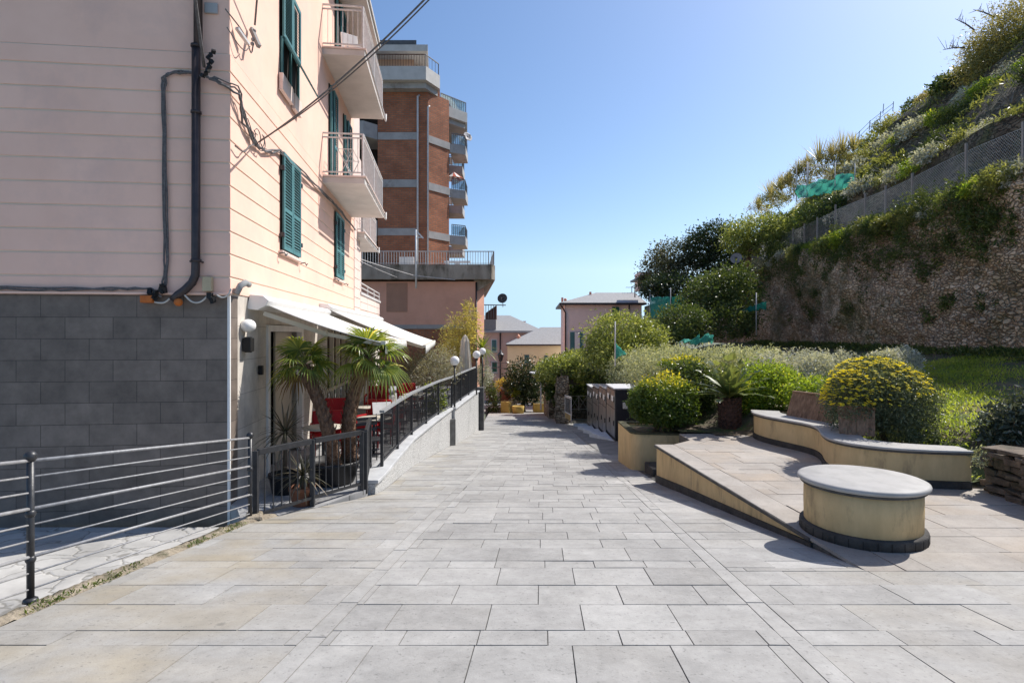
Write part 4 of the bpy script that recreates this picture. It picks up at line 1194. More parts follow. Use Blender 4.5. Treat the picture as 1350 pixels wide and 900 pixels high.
def fan_palm(name, label, base, crown, r0, nf, Rf, seed, pot=True):
    rng = np.random.default_rng(seed)
    t = thing(name, label, 'palm', base, group=None)
    base = Vector(base); crown = Vector(crown)
    m_ = MB(); k = 30; pts = []; rad = []
    off = Vector((rng.normal()*.05, rng.normal()*.05, 0))
    for i in range(k+1):
        q = i/k; p = base.lerp(crown, q)+off*math.sin(q*PI)*1.5
        pts.append(p); rad.append(r0*(1.1-.25*q+.10*(i % 2)+.08*rng.random()+(.25 if q > .85 else 0)*(1-q)/.15))
    m_.tube(pts, rad, 12)
    # old leaf bases as short pointed scales round the trunk
    for i in range(2, k):
        for j in range(6):
            a = j*PI/3+i*.55; p = pts[i]; r = rad[i]
            o = Vector((math.cos(a), math.sin(a), 0)); s = Vector((-math.sin(a), math.cos(a), 0))
            L = rng.uniform(.05, .12)
            m_.add([p+o*r*.9-s*.025, p+o*r*.9+s*.025, p+o*(r+.035)+Vector((0, 0, L))+s*.006, p+o*(r+.035)+Vector((0, 0, L))-s*.006, p+o*r*.8-s*.02+Vector((0, 0, -.02)), p+o*r*.8+s*.02+Vector((0, 0, -.02))], [(0, 1, 2, 3), (4, 5, 1, 0)])
    m_.build('trunk', TRUNK, t)
    for i in range(nf):
        a = i*2.399+rng.uniform(-.3, .3); el = 1.15-1.75*(i/nf)+rng.uniform(-.15, .15)
        d = (math.cos(a)*math.cos(el), math.sin(a)*math.cos(el), math.sin(el))
        V, Fc, lv, pet = fan_leaf(crown+Vector((0, 0, -.04+.1*(1-i/nf))), d, rng.uniform(.22, .36)*(Rf/.5), Rf*rng.uniform(.85, 1.1), droop=.18+.4*i/nf, rng=rng)
        o = np_mesh('frond', [tuple(v) for v in V], Fc, PALM if i < nf*.85 else PALMDRY, t, {'lv': lv})
        m_ = MB(); m_.tube(pet, [.014, .011, .008], 5); m_.build('leaf_stalk', mat('palm_stalk', (.16, .18, .06), (.11, .12, .04), bump=0), o)
    return t
def pot(name, label, c, r, h, m, cat='pot'):
    t = thing(name, label, cat, c)
    m_ = MB(); m_.lathe([(r*.76, 0), (r*.8, .02), (r*.98, h-.06), (r*1.06, h-.05), (r*1.06, h), (r*.95, h), (r*.93, h-.05)], c, 28); m_.build('body', m, t)
    m_ = MB(); m_.lathe([(.01, h-.06), (r*.93, h-.055)], c, 20); m_.build('soil', SOIL, t)
    return t
pot('plant_pot', 'wide black pot holding the two fan palms behind the iron fence', Vector((-2.88, 9.15, TZ)), .42, .36, POTB)
fan_palm('fan_palm', 'left potted fan palm with green leaves before the restaurant entrance', (-2.80, 8.98, TZ+.3), (-3.30, 9.0, -.52), .095, 15, .40, 3)
fan_palm('fan_palm', 'right potted fan palm with yellower leaves under the awning corner', (-2.64, 9.32, TZ+.3), (-2.33, 9.28, -.38), .105, 16, .45, 8)

SPIKE = leaf_mat('spiky_leaf', (.04, .045, .03), (.10, .09, .06), (.17, .13, .09), transl=.2, rough=.4)
def rosette(name, c, n, L, W_, m, parent, rng, el0=1.3, el1=-.4, droop=.5):
    V, Fc, lv = [], [], []; c = Vector(c)
    for i in range(n):
        a = i*2.399+rng.uniform(-.2, .2); el = el0+(el1-el0)*(i/n)
        d = Vector((math.cos(a)*math.cos(el), math.sin(a)*math.cos(el), math.sin(el)))
        s = d.cross(Vector((0, 0, 1))); s = s.normalized() if s.length > .05 else Vector((1, 0, 0))
        l = L*rng.uniform(.75, 1.15); col = rng.random()
        b = len(V); K = 5
        for k in range(K+1):
            q = k/K; p = c+d*l*q+Vector((0, 0, -droop*l*q*q*math.cos(el)))
            w = W_*(1-q**2)*(.6+.8*q if q < .5 else 1)
            V += [p-s*w/2, p+s*w/2]; lv += [col]*2
        for k in range(K): Fc.append((b+2*k, b+2*k+1, b+2*k+3, b+2*k+2))
    return np_mesh(name, [tuple(v) for v in V], Fc, m, parent, {'lv': lv})
def spiky(label, base, h, n, L, seed, pot_r=.2, mt=SPIKE):
    rng = np.random.default_rng(seed)
    base = Vector(base); t = thing('spiky_plant', label, 'plant', base)
    if h > .05:
        m_ = MB(); m_.tube([base, base+Vector((.01, 0, h*.5)), base+Vector((0, .02, h))], [.035, .03, .028], 8); m_.build('stem', BARK, t)
    rosette('leaves', base+Vector((0, .02, h)), n, L, .035, mt, t, rng)
    return t
spiky('tall dark spiky dracaena standing left of the palms behind the iron fence', (-3.42, 8.55, TZ+.25), .65, 60, .62, 4)
spiky('low dusty spiky yucca just inside the iron fence', (-2.93, 7.95, TZ+.22), .18, 54, .42, 5)
pot('plant_pot', 'dark square-shouldered pot under the tall dracaena by the entrance', Vector((-3.42, 8.55, TZ)), .22, .3, POTB)
pot('plant_pot', 'small brown clay pot holding the dusty yucca by the fence', Vector((-2.93, 7.95, TZ)), .17, .26, TERRA)

# ------------------------------------------------------------------ restaurant furniture
RED = mat('red_lacquer', (.42, .012, .018), (.34, .01, .014), scale=3, bump=.05, rough=.4)
TABLETOP = mat('pale_table_top', (.62, .58, .50), (.55, .51, .44), scale=4, bump=.03, rough=.35)
def armchair(label, x, d, rz):
    t = thing('red_armchair', label, 'armchair', (x, d, TZ), group='red armchairs on the restaurant terrace')
    c = Vector((x, d, TZ))
    def bx(mb, sx, sy, sz, ox, oy, oz, tilt=0): mb.rbox(c+Vector((ox, oy, oz)), sx, sy, sz, 0, tilt)
    m_ = MB(); bx(m_, .56, .54, .12, 0, 0, .40); m_.build('seat', RED, t, bevel=.03)
    m_ = MB(); bx(m_, .62, .09, .50, 0, .28, .62, -.15); m_.build('backrest', RED, t, bevel=.03)
    for s in (-1, 1):
        m_ = MB(); bx(m_, .07, .54, .05, s*.31, 0, .62); bx(m_, .05, .05, .26, s*.31, -.23, .49); m_.build('arm', RED, t, bevel=.012)
    for sx in (-1, 1):
        for sy in (-1, 1):
            m_ = MB(); m_.tube([c+Vector((sx*.25, sy*.22, 0)), c+Vector((sx*.25, sy*.22, .35))], .018, 6); m_.build('leg', RED, t)
    t.rotation_euler = (0, 0, rz); return t
def round_table(label, x, d, r=.34, h=.74):
    c = Vector((x, d, TZ)); t = thing('cafe_table', label, 'table', c, group='cafe tables on the restaurant terrace')
    m_ = MB(); m_.lathe([(r-.01, h-.025), (r, h-.015), (r, h-.004), (r-.01, h)], c, 32); m_.build('table_top', TABLETOP, t)
    m_ = MB(); m_.tube([c+Vector((0, 0, .03)), c+Vector((0, 0, h-.026))], .028, 10); m_.build('column', BLACKIRON, t)
    m_ = MB(); m_.lathe([(.21, 0), (.21, .012), (.05, .035)], c, 24); m_.build('foot', BLACKIRON, t)
    return t
def metal_chair(label, x, d, rz, m=None):
    c = Vector((x, d, TZ)); t = thing('metal_chair', label, 'chair', c, group='black metal chairs on the restaurant terrace')
    m = m or BLACKIRON
    m_ = MB(); m_.rbox(c+Vector((0, 0, .45)), .42, .42, .025); m_.build('seat', m, t, bevel=.008)
    m_ = MB()
    for k in range(3): m_.rbox(c+Vector((0, .215, .60+.1*k)), .40, .018, .055, 0, -.12)
    m_.build('backrest', m, t)
    for sx in (-1, 1):
        m_ = MB(); m_.tube([c+Vector((sx*.19, -.19, .44)), c+Vector((sx*.205, -.23, 0))], .011, 6); m_.build('leg', m, t)
        m_ = MB(); m_.tube([c+Vector((sx*.195, .235, .88)), c+Vector((sx*.19, .2, .44)), c+Vector((sx*.205, .25, 0))], .011, 6); m_.build('leg', m, t)
    m_ = MB(); m_.tube([c+Vector((-.2, -.21, .2)), c+Vector((.2, -.21, .2))], .008, 5); m_.tube([c+Vector((-.2, .22, .2)), c+Vector((.2, .22, .2))], .008, 5); m_.build('stretcher', m, t)
    t.rotation_euler = (0, 0, rz); return t
# things measured in the picture: red seats at (425,545) (440,512) (492,528) (505,515)
armchair('red armchair beside the left palm, nearest to the entrance door', -3.55, 11.0, .3)
armchair('red armchair by the window wall, between the two palm trunks', -4.05, 13.2, .2)
armchair('red armchair just right of the right palm trunk', -2.95, 12.2, -.4)
armchair('red armchair under the right palm leaves with its back to the street', -3.0, 13.5, 2.9)
armchair('red armchair deep under the far awning by the wall', -3.9, 16.4, .1)
armchair('red armchair far along the terrace behind the white tables', -3.1, 17.3, .6)
round_table('round pale table by the left palm with a red armchair behind it', -3.35, 10.1, .36)
round_table('round pale table at the gate, carrying the propped white menu', -2.72, 11.2, .34)
round_table('pale table right of the right palm between red armchairs', -3.2, 12.9, .34)
round_table('pale table along the railing with napkin holders, second from the gate', -2.75, 13.6, .38)
round_table('pale table along the railing, third from the gate', -2.6, 15.6, .38)
round_table('pale table along the railing below the grey shrub', -2.4, 17.4, .38)
metal_chair('black metal chair just inside the open gate', -2.62, 10.45, .5)
metal_chair('black metal chair at the table with the white menu', -2.62, 11.9, 3.0)
metal_chair('black metal chair at the railing, between second and third tables', -2.62, 12.75, .2)
metal_chair('black metal chair pushed in at the third table along the railing', -2.55, 14.5, 3.1)
metal_chair('black metal chair with its back to the railing by the globe lamp', -2.45, 16.5, .4)
metal_chair('black metal chair behind the table near the grey shrub', -3.0, 18.3, 2.2)
metal_chair('black metal chair farthest along the terrace by the folded parasol', -2.4, 19.6, .2)
WHITECL = mat('white_card', (.80, .79, .77), bump=.02, rough=.7)
m_ = MB(); m_.rbox((-2.55, 11.15, TZ+.93), .36, .015, .27, .35, -.65); o = m_.build('menu_board', WHITECL, None, bevel=.004); tag(o, 'white menu card propped up on the table inside the gate', 'menu')
for i, (x, d, lab) in enumerate(((-2.62, 13.5, 'right one of two white napkin boxes on the second table'), (-2.88, 13.62, 'left one of two white napkin boxes on the second table'), (-2.5, 15.5, 'white napkin box on the third table along the railing'), (-2.4, 17.3, 'white napkin box on the table below the grey shrub'))):
    t = thing('napkin_box', lab, 'napkin box', (x, d, TZ+.742), group='napkin boxes on the cafe tables')
    m_ = MB(); m_.rbox((x, d, TZ+.742+.075), .13, .10, .15, .3*i); m_.build('body', WHITECL, t, bevel=.006)
    m_ = MB(); m_.rbox((x, d, TZ+.742+.155), .10, .05, .03, .3*i); m_.build('napkins', WHITE, t)
# folded parasol
c = Vector((-1.84, 22.3, TZ)); t = thing('folded_parasol', 'tall folded cream parasol tied up at the far end of the terrace', 'parasol', c)
m_ = MB(); m_.tube([c, c+Vector((0, 0, 2.35))], .03, 10); m_.build('pole', CREAM, t)
V = []; Fc = []; n_ = 24
for k, (z, r) in enumerate([(.78, .20), (1.0, .22), (1.5, .19), (1.75, .16), (2.1, .14), (2.28, .07), (2.34, .02)]):
    for j in range(n_):
        a = 2*PI*j/n_; rr = r*(1+.22*(1 if j % 3 == 0 else -.4)); V.append(c+Vector((rr*math.cos(a), rr*math.sin(a), z+(.07*math.sin(j*1.9) if k == 0 else 0))))
for k in range(6):
    for j in range(n_): Fc.append((k*n_+j, k*n_+(j+1) % n_, (k+1)*n_+(j+1) % n_, (k+1)*n_+j))
np_mesh('canopy', [tuple(v) for v in V], Fc, mat('parasol_cloth', (.55, .50, .42), (.46, .42, .35), bump=.1, rough=.9), t)
m_ = MB(); m_.lathe([(.28, 0), (.28, .05), (.06, .09)], c, 20); m_.build('foot', BLACKIRON, t)

# terrace plants
OLIVE = leaf_mat('grey_leaf', (.16, .155, .12), (.36, .35, .29), (.58, .57, .51), transl=.25, rough=.5)
BAMB = leaf_mat('bamboo_leaf', (.22, .20, .07), (.42, .37, .12), (.6, .52, .22), transl=.45)
def tree(name, label, base, blobs, n, size, m, cat='tree', r0=.06, seed=1, clumps=60, group=None, part='crown', trunk='trunk', spread=.2, shell=.45, ratio=.45, nl=7, zmin=None, up=.3, jit=.8, lit_tips=0.0):
    rng = np.random.default_rng(seed)
    t = thing(name, label, cat, base, group)
    foliage(part, blobs, n, size, m, t, rng, clumps=clumps, spread=spread, shell=shell, ratio=ratio, zmin=zmin, up=up, jit=jit, lit_tips=lit_tips)
    limbs(trunk, base, blobs, BARK, t, r0, rng, nl)
    return t
tree('grey_shrub', 'bushy grey-leaved shrub growing over the terrace railing under the far awning', (-2.9, 18.6, TZ), [((-2.6, 18.4, -1.15), (.85, .8, .62)), ((-2.35, 18.9, -.95), (.55, .6, .5)), ((-3.1, 18.6, -1.3), (.6, .6, .5))], 7000, .085, OLIVE, 'shrub', .03, 21, 90, ratio=.3)
tree('bamboo_clump', 'tall yellowish bamboo clump against the salmon wall behind the parasol', (-2.3, 25.3, TZ), [((-2.25, 25.2, -.1), (.8, .7, .8)), ((-1.95, 25.4, .55), (.42, .45, .75)), ((-2.6, 25.4, -.5), (.6, .6, .6))], 3200, .19, BAMB, 'bamboo', .03, 22, 60, ratio=.18, nl=14)
PALM2 = leaf_mat('young_palm_leaf', (.07, .12, .02), (.2, .26, .04), (.36, .36, .08), transl=.45)
t = thing('small_palm', 'young green palm bushing out behind the globe lamps', 'palm', (-1.35, 25.4, TZ))
m_ = MB(); m_.tube([(-1.35, 25.4, TZ), (-1.35, 25.4, -.75)], [.1, .08], 8); m_.build('trunk', TRUNK, t)
rosette('leaves', (-1.35, 25.4, -.7), 90, .95, .07, PALM2, t, np.random.default_rng(5), 1.35, -.3, .55)
tree('potted_flowers', 'small pale-green plant showing through the terrace railing near the globe lamp', (-2.35, 17.0, TZ), [((-2.3, 16.9, -1.95), (.3, .3, .42))], 900, .09, PALM2, 'plant', .015, 23, 20)
tree('white_rose_bush', 'white flowering bush at the far end of the terrace railing', (-1.3, 24.8, TZ), [((-1.2, 24.6, -1.75), (.32, .4, .5))], 1500, .07, leaf_mat('white_bloom', (.10, .14, .06), (.5, .5, .46), (.8, .8, .76), transl=.2), 'shrub', .02, 24, 24)
# ------------------------------------------------------------------ yellow plastered walls, planter and benches on the right
YEL = mat('yellow_plaster', (.61, .455, .245), (.52, .385, .205), scale=3.5, bump=.35, bscale=70, bdist=.006, rough=.92, stain=(.27, .205, .125), stain_scale=2.2, stain_lo=.54, stain_hi=.74, spec=.15, stretch=(2.2, 2.2, .7))
PLINTH = mat('dark_plinth', (.075, .07, .065), (.045, .042, .04), scale=7, bump=.6, bscale=24, bdist=.02)
LIDW = mat('pale_stone_lid', (.42, .405, .385), (.31, .30, .285), scale=4, bump=.1, rough=.6, stain=(.27, .265, .26), stain_scale=4, stain_lo=.54, stain_hi=.8)
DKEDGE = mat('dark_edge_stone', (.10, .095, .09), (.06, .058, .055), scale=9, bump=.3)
# ramp side wall of the raised terrace
rw = thing('terrace_side_wall', 'long low yellow plastered side wall of the raised terrace, tapering to a point', 'wall', (2.8, 7.4, -2.5))

m_ = MB(); ds_ = [5.6+(10.28-5.6)*i/20 for i in range(21)]
outer = [(xplat(d)+.03, d) for d in ds_]; inner = [(xplat(d)+.2, d) for d in ds_]
m_.prism(outer+inner[::-1], [zs(d)-.2 for x, d in outer+inner[::-1]], PZ-.045)
m_.prism([(xplat(10.28)+.205, 10.05), (3.38, 10.05), (3.38, 10.29), (xplat(10.28)+.205, 10.29)], -3.0, PZ-.046)
m_.build('wall', YEL, rw)
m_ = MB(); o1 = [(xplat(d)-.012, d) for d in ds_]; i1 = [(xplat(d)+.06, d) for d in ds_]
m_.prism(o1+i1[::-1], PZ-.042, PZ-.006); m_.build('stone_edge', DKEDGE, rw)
m_ = MB(); o1 = [(xplat(d)+.008, d) for d in ds_]; i1 = [(xplat(d)+.05, d) for d in ds_]
m_.prism(o1+i1[::-1], [zs(d)-.15 for x, d in o1+i1[::-1]], [zs(d)+min(.13, .03+.022*(d-4.9)) for x, d in o1+i1[::-1]]); m_.build('plinth', PLINTH, rw)
# planter
pl = thing('yellow_planter', 'tall yellow plastered planter with a rounded corner holding the round bush', 'planter', (3.2, 12.3, -2.85))
def arc(cx, cy, r, a0, a1, n=8): return [(cx+r*math.cos(a0+(a1-a0)*i/n), cy+r*math.sin(a0+(a1-a0)*i/n)) for i in range(n+1)]
OUT = arc(2.78, 12.13, .28, PI*1.05, PI*1.5)+[(4.25, 11.72), (4.25, 13.4), (2.52, 13.5)]
INN = arc(2.80, 12.15, .14, PI*1.05, PI*1.5)+[(4.12, 11.87), (4.12, 13.27), (2.66, 13.36)]
m_ = MB(); n_ = len(OUT)
zb = -3.1; zt = -2.1
V = [(x, y, zb) for x, y in OUT]+[(x, y, zt) for x, y in OUT]+[(x, y, zt) for x, y in INN]+[(x, y, zt-.2) for x, y in INN]
m_.add(V, [(i, (i+1) % n_, n_+(i+1) % n_, n_+i) for i in range(n_)]+[(n_+i, n_+(i+1) % n_, 2*n_+(i+1) % n_, 2*n_+i) for i in range(n_)]+[(2*n_+i, 2*n_+(i+1) % n_, 3*n_+(i+1) % n_, 3*n_+i) for i in range(n_)])
m_.build('wall', YEL, pl)
m_ = MB(); O2 = [(x+(x-3.4)*.012-.0, y-.02) for x, y in OUT]
V = [(x, y, zt+.003) for x, y in O2]+[(x, y, zt+.035) for x, y in O2]+[(x, y, zt+.035) for x, y in INN]+[(x, y, zt+.003) for x, y in INN]
m_.add(V, [(i, (i+1) % n_, n_+(i+1) % n_, n_+i) for i in range(n_)]+[(n_+i, n_+(i+1) % n_, 2*n_+(i+1) % n_, 2*n_+i) for i in range(n_)]+[(2*n_+i, 2*n_+(i+1) % n_, 3*n_+(i+1) % n_, 3*n_+i) for i in range(n_)])
m_.build('mossy_rim', mat('mossy_rim', (.10, .095, .05), (.05, .05, .028), scale=12, bump=.5), pl)
m_ = MB(); m_.prism(INN, zt-.25, zt-.03); m_.build('soil', SOIL, pl)
m_ = MB(); m_.box(2.72, 3.36, 11.0, 11.68, -3.0, -2.62); m_.box(2.95, 3.36, 10.5, 10.99, -3.0, -2.42); o = m_.build('side_steps', PLINTH, None, bevel=.015); tag(o, 'dark stone steps in the gap between the planter and the raised terrace', 'steps')

# round bench
def round_bench():
    c = Vector((3.53, 5.75, PZ)); t = thing('round_bench', 'round yellow plastered bench with a pale stone lid in the foreground', 'bench', c)
    m_ = MB(); m_.lathe([(.56, -.02), (.56, .085), (.555, .095), (.50, .10)], c, 72); m_.build('plinth', PLINTH, t)
    m_ = MB(); m_.lathe([(.50, .08), (.518, .10), (.522, .30), (.52, .47), (.5, .475)], c, 72); m_.build('drum', YEL, t)
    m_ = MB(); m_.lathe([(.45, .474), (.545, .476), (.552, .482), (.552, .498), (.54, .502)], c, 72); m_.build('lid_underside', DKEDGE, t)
    m_ = MB(); m_.lathe([(.50, .5), (.562, .504), (.577, .516), (.58, .532), (.574, .546), (.55, .556), (.3, .560), (.01, .561)], c, 72); m_.build('lid', LIDW, t)
    # plinth stones: thin upright joints
    m_ = MB()
    for i in range(30):
        a = 2*PI*i/30; u = Vector((math.cos(a), math.sin(a), 0)); m_.rbox(c+u*.561+Vector((0, 0, .035)), .004, .006, .09, a)
    m_.build('plinth_joints', BLACKP, t)
round_bench()
# curved bench
cb = thing('curved_bench', 'long S-curved yellow bench wall with pale stone seat and wooden backrests', 'bench', (5.0, 9.0, PZ))
FRi = offset(FR, .055); BKi = offset(FR, .45)
m_ = MB(); m_.prism(FRi+BKi[::-1], PZ+.10, PZ+.44); m_.build('wall', YEL, cb)
FRp = offset(FR, .035); m_ = MB(); m_.prism(FRp+BKi[::-1], PZ-.05, PZ+.097); m_.build('plinth', PLINTH, cb)
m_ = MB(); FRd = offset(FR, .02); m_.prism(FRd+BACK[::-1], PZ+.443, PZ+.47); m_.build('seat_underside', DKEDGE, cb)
m_ = MB(); m_.prism(FR+BACK[::-1], PZ+.472, PZ+.505); m_.build('seat', LIDW, cb, bevel=.012)
WOOD = mat('weathered_wood', (.27, .175, .115), (.14, .085, .055), scale=7, bump=.5, bscale=30, bdist=.01, stretch=(3, 3, .35), rough=.85)
def backrest(i0, i1, h, side, lab, P=None):
    P = P or [Vector((p[0], p[1], PZ+.50)) for p in offset(FR, .42)][i0:i1]
    L = P; seg = []
    m_ = MB(); tot = 0
    up = Vector((0, 0, 1))
    nb = 0; b = []
    step = .115
    # resample
    pts = [P[0]]; acc = 0
    for a, c in zip(P, P[1:]):
        l = (c-a).length; s_ = step-acc
        while s_ <= l: pts.append(a.lerp(c, s_/l)); s_ += step
        acc = (acc+l) % step
    root = None
    for a, c in zip(pts, pts[1:]):
        t_ = (c-a).normalized(); nrm = Vector((-t_.y, t_.x, 0))
        lean = nrm*.16; th = nrm*.035; g = t_*.004
        hh = h+RNG.normal()*.004
        A, B = a+g, c-g
        fl = .02
        m_.hexa([A, B, B+th, A+th, A+lean+up*hh-t_*fl, B+lean+up*hh-t_*fl*0, B+th+lean+up*hh, A+th+lean+up*hh-t_*fl])
    root = m_.build('backrest', WOOD, cb)
    m_ = MB()
    for a, c in zip(pts, pts[1:]):
        t_ = (c-a).normalized(); nrm = Vector((-t_.y, t_.x, 0)); o_ = nrm*.16+up*(h+.018)
        m_.beam(a+o_+nrm*.015-t_*.005, c+o_+nrm*.015+t_*.005, .07, .03)
    m_.build('top_board', WOOD, root)
    return root
nF = len(FR)
def idx_near(d): return min(range(nF), key=lambda i: abs(FR[i][1]-d))
b_ = backrest(idx_near(10.35), idx_near(9.25), .42, 1, 'a'); b_['label'] = 'left wooden backrest of upright boards'
b_ = backrest(0, 0, .38, 1, 'b', [Vector((4.90, 8.52, PZ+.50)), Vector((5.14, 8.40, PZ+.50)), Vector((5.40, 8.24, PZ+.50))]); b_['label'] = 'right wooden backrest half hidden by the flowering bush'

# dry stone wall on the right edge
DRY = mat('dry_stone', (.20, .155, .115), (.085, .065, .05), scale=6, bump=.8, bscale=25, bdist=.03, stain=(.06, .055, .035), stain_scale=2, stain_lo=.5, stain_hi=.65)
dw = thing('dry_stone_wall', 'low rough wall of flat brown stones joining the end of the curved bench', 'wall', (5.95, 6.4, PZ))
m_ = MB()
def jstone(mb, c, sx, sy, sz, rz, rx_):
    M = Matrix.Translation(c) @ Matrix.Rotation(rz, 4, 'Z') @ Matrix.Rotation(rx_, 4, 'X')
    p = [M @ Vector((a_*sx/2*RNG.uniform(.8, 1.08), b_*sy/2*RNG.uniform(.82, 1.02), c_*sz/2*RNG.uniform(.55, 1.1))) for c_ in (-1, 1) for a_, b_ in ((-1, -1), (1, -1), (1, 1), (-1, 1))]
    mb.hexa(p)
wl_ = [(a_[1], a_[0]) for a_ in WALLLINE[::-1]]
s_ = 0
while s_ < 2.8:                               # irregular columns of flat stones, no straight courses
    W_ = RNG.uniform(.14, .42); z = PZ-.05
    while z < PZ+.50:
        hgt = RNG.uniform(.04, .15); hgt = min(hgt, PZ+.54-z)
        d = 7.32-s_-W_/2+RNG.normal()*.03; x = lerp_tab(wl_, d)+.14
        jstone(m_, Vector((x+RNG.normal()*.028, d, z+hgt/2)), .36, W_*RNG.uniform(.9, 1.25), hgt*1.02, RNG.normal()*.09+.09, RNG.normal()*.07)
        z += hgt
    s_ += W_*.92
s_ = 0
while s_ < 2.8:
    L = RNG.uniform(.22, .55); d = 7.3-s_-L/2; x = lerp_tab(wl_, d)+.16
    jstone(m_, Vector((x+RNG.normal()*.03, d, PZ+.565+RNG.normal()*.014)), .44, L*1.02, .06, RNG.normal()*.1+.09, RNG.normal()*.06); s_ += L
m_.build('stones', DRY, dw, bevel=.012)
m_ = MB(); 
for d in np.arange(4.5, 7.3, .2):
    x = lerp_tab([(a[1], a[0]) for a in WALLLINE[::-1]], d+.1)+.17; m_.box(x-.08, x+.2, d, d+.202, PZ-.05, PZ+.52)
m_.build('wall_core', SOIL, dw)

# ------------------------------------------------------------------ garden plants by the terrace
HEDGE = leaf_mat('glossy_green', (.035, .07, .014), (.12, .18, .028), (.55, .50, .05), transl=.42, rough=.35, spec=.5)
LIME = leaf_mat('lime_leaf', (.07, .14, .02), (.22, .31, .045), (.50, .49, .08), transl=.5)
SILVER = leaf_mat('silver_leaf', (.18, .21, .13), (.46, .49, .35), (.72, .73, .58), transl=.3, rough=.55)
WHITISH = leaf_mat('white_grey_leaf', (.22, .24, .20), (.50, .515, .48), (.75, .76, .73), transl=.25, rough=.6)
DARKG = leaf_mat('dark_leaf', (.015, .03, .01), (.035, .06, .02), (.09, .12, .05), transl=.22, rough=.33, spec=.55)
MIDG = leaf_mat('mid_leaf', (.03, .06, .018), (.09, .13, .04), (.26, .29, .11), transl=.35, rough=.38, spec=.5)
PALEG = leaf_mat('pale_green_leaf', (.085, .12, .03), (.26, .31, .10), (.50, .51, .21), transl=.4, rough=.4, spec=.5)
DAISYL = leaf_mat('daisy_leaf', (.045, .065, .038), (.13, .165, .10), (.30, .34, .25), transl=.25)
def px_blob(px, py, d, rw, rh, rd=None): 
    c = pw(px, py, d); return ((c.x, c.y, c.z), (rw*d/F, rd or rw*d/F, rh*d/F))
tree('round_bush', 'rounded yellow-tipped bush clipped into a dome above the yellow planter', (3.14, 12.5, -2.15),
     [px_blob(876, 526, 12.3, 34, 30), px_blob(850, 529, 12.3, 19, 25), px_blob(902, 530, 12.4, 16, 25), px_blob(874, 540, 12.3, 37, 18)], 17000, .062, HEDGE, 'bush', .06, 31, 190, ratio=.5, shell=.66, spread=.13, lit_tips=.95)
tree('leggy_bush', 'leggy green bush between the round bush and the cycad', (3.95, 12.9, -2.05),
     [px_blob(918, 512, 13, 22, 30), px_blob(940, 522, 13.2, 20, 26), px_blob(905, 490, 13.4, 16, 12)], 4200, .10, MIDG, 'bush', .05, 32, 50)
# cycad
def cycad():
    rng = np.random.default_rng(9); c = pw(962, 531, 11.9); base = Vector((c.x, c.y, -2.0))
    t = thing('cycad', 'sago cycad with stiff arching feather fronds and a stout dark trunk', 'cycad', base)
    m_ = MB(); k = 14
    m_.tube([base.lerp(Vector((c.x, c.y, c.z+.1)), i/k) for i in range(k+1)], [.17+.03*(i % 2)+.04*math.sin(i/k*PI) for i in range(k+1)], 14)
    for i in range(1, 14):
        for j in range(11):
            a = j*2*PI/11+i*.29; p = base.lerp(Vector((c.x, c.y, c.z+.1)), i/14); o = Vector((math.cos(a), math.sin(a), 0)); s = Vector((-o.y, o.x, 0))
            m_.hexa([p+o*.14-s*.035, p+o*.21-s*.028, p+o*.21+s*.028, p+o*.14+s*.035, p+o*.16-s*.025+Vector((0, 0, .06)), p+o*.25-s*.012+Vector((0, 0, .07)), p+o*.25+s*.012+Vector((0, 0, .07)), p+o*.16+s*.025+Vector((0, 0, .06))])
    m_.build('trunk', mat('cycad_trunk', (.11, .055, .04), (.045, .025, .02), scale=14, bump=.7, bscale=25, bdist=.02), t)
    top = Vector((c.x, c.y, c.z+.12)); CYC = leaf_mat('cycad_leaf', (.07, .11, .04), (.19, .23, .085), (.42, .34, .13), transl=.35, rough=.3, spec=.6)
    for i in range(44):
        a = i*2.399; el = 1.45-1.25*(i/44); L = rng.uniform(.82, 1.05)
        d = Vector((math.cos(a)*math.cos(el), math.sin(a)*math.cos(el), math.sin(el))); s = d.cross(Vector((0, 0, 1))); s = s.normalized() if s.length > .05 else Vector((1, 0, 0))
        V, Fc, lv = [], [], []; K = 40; prev = None; col = rng.uniform(0, .8)
        ra = []
        for k in range(K+1):
            q = k/K; ra.append(top+d*L*q+Vector((0, 0, -.30*L*q*q*math.cos(el))))
        for k in range(3, K):
            q = k/K; tdir = (ra[k+1]-ra[k]).normalized(); nn = s.cross(tdir)
            ll = .15*(math.sin(min(1, q*1.15+.12)*PI)**.6 if q < .85 else (1-q)/.15*.55+.35)
            for sg in (-1, 1):
                u = (s*sg*.8+tdir*.55+nn*.28).normalized(); b = len(V)
                w = tdir*.013
                V += [ra[k]-w, ra[k]+w, ra[k]+u*ll*.6+w*.8+Vector((0, 0, -.01)), ra[k]+u*ll+Vector((0, 0, -.03)), ra[k]+u*ll*.6-w*.8+Vector((0, 0, -.01))]
                Fc += [(b, b+1, b+2, b+4), (b+4, b+2, b+3, b+3)]
                lv += [col]*5
        b = len(V)
        for k in range(K+1): V += [ra[k]-s*.007*(1-k/K*.7), ra[k]+s*.007*(1-k/K*.7)]; lv += [.9, .9]
        for k in range(K): Fc.append((b+2*k, b+2*k+1, b+2*k+3, b+2*k+2))
        np_mesh('frond', [tuple(v) for v in V], Fc, CYC, t, {'lv': lv})
cycad()
tree('lime_bush', 'bright lime-green bush right of the cycad behind the bench end', (5.2, 12.4, -1.75),
     [px_blob(1004, 512, 12.4, 32, 30), px_blob(1020, 500, 12.6, 24, 20), px_blob(985, 525, 12.2, 20, 22)], 9000, .075, LIME, 'bush', .04, 33, 110)
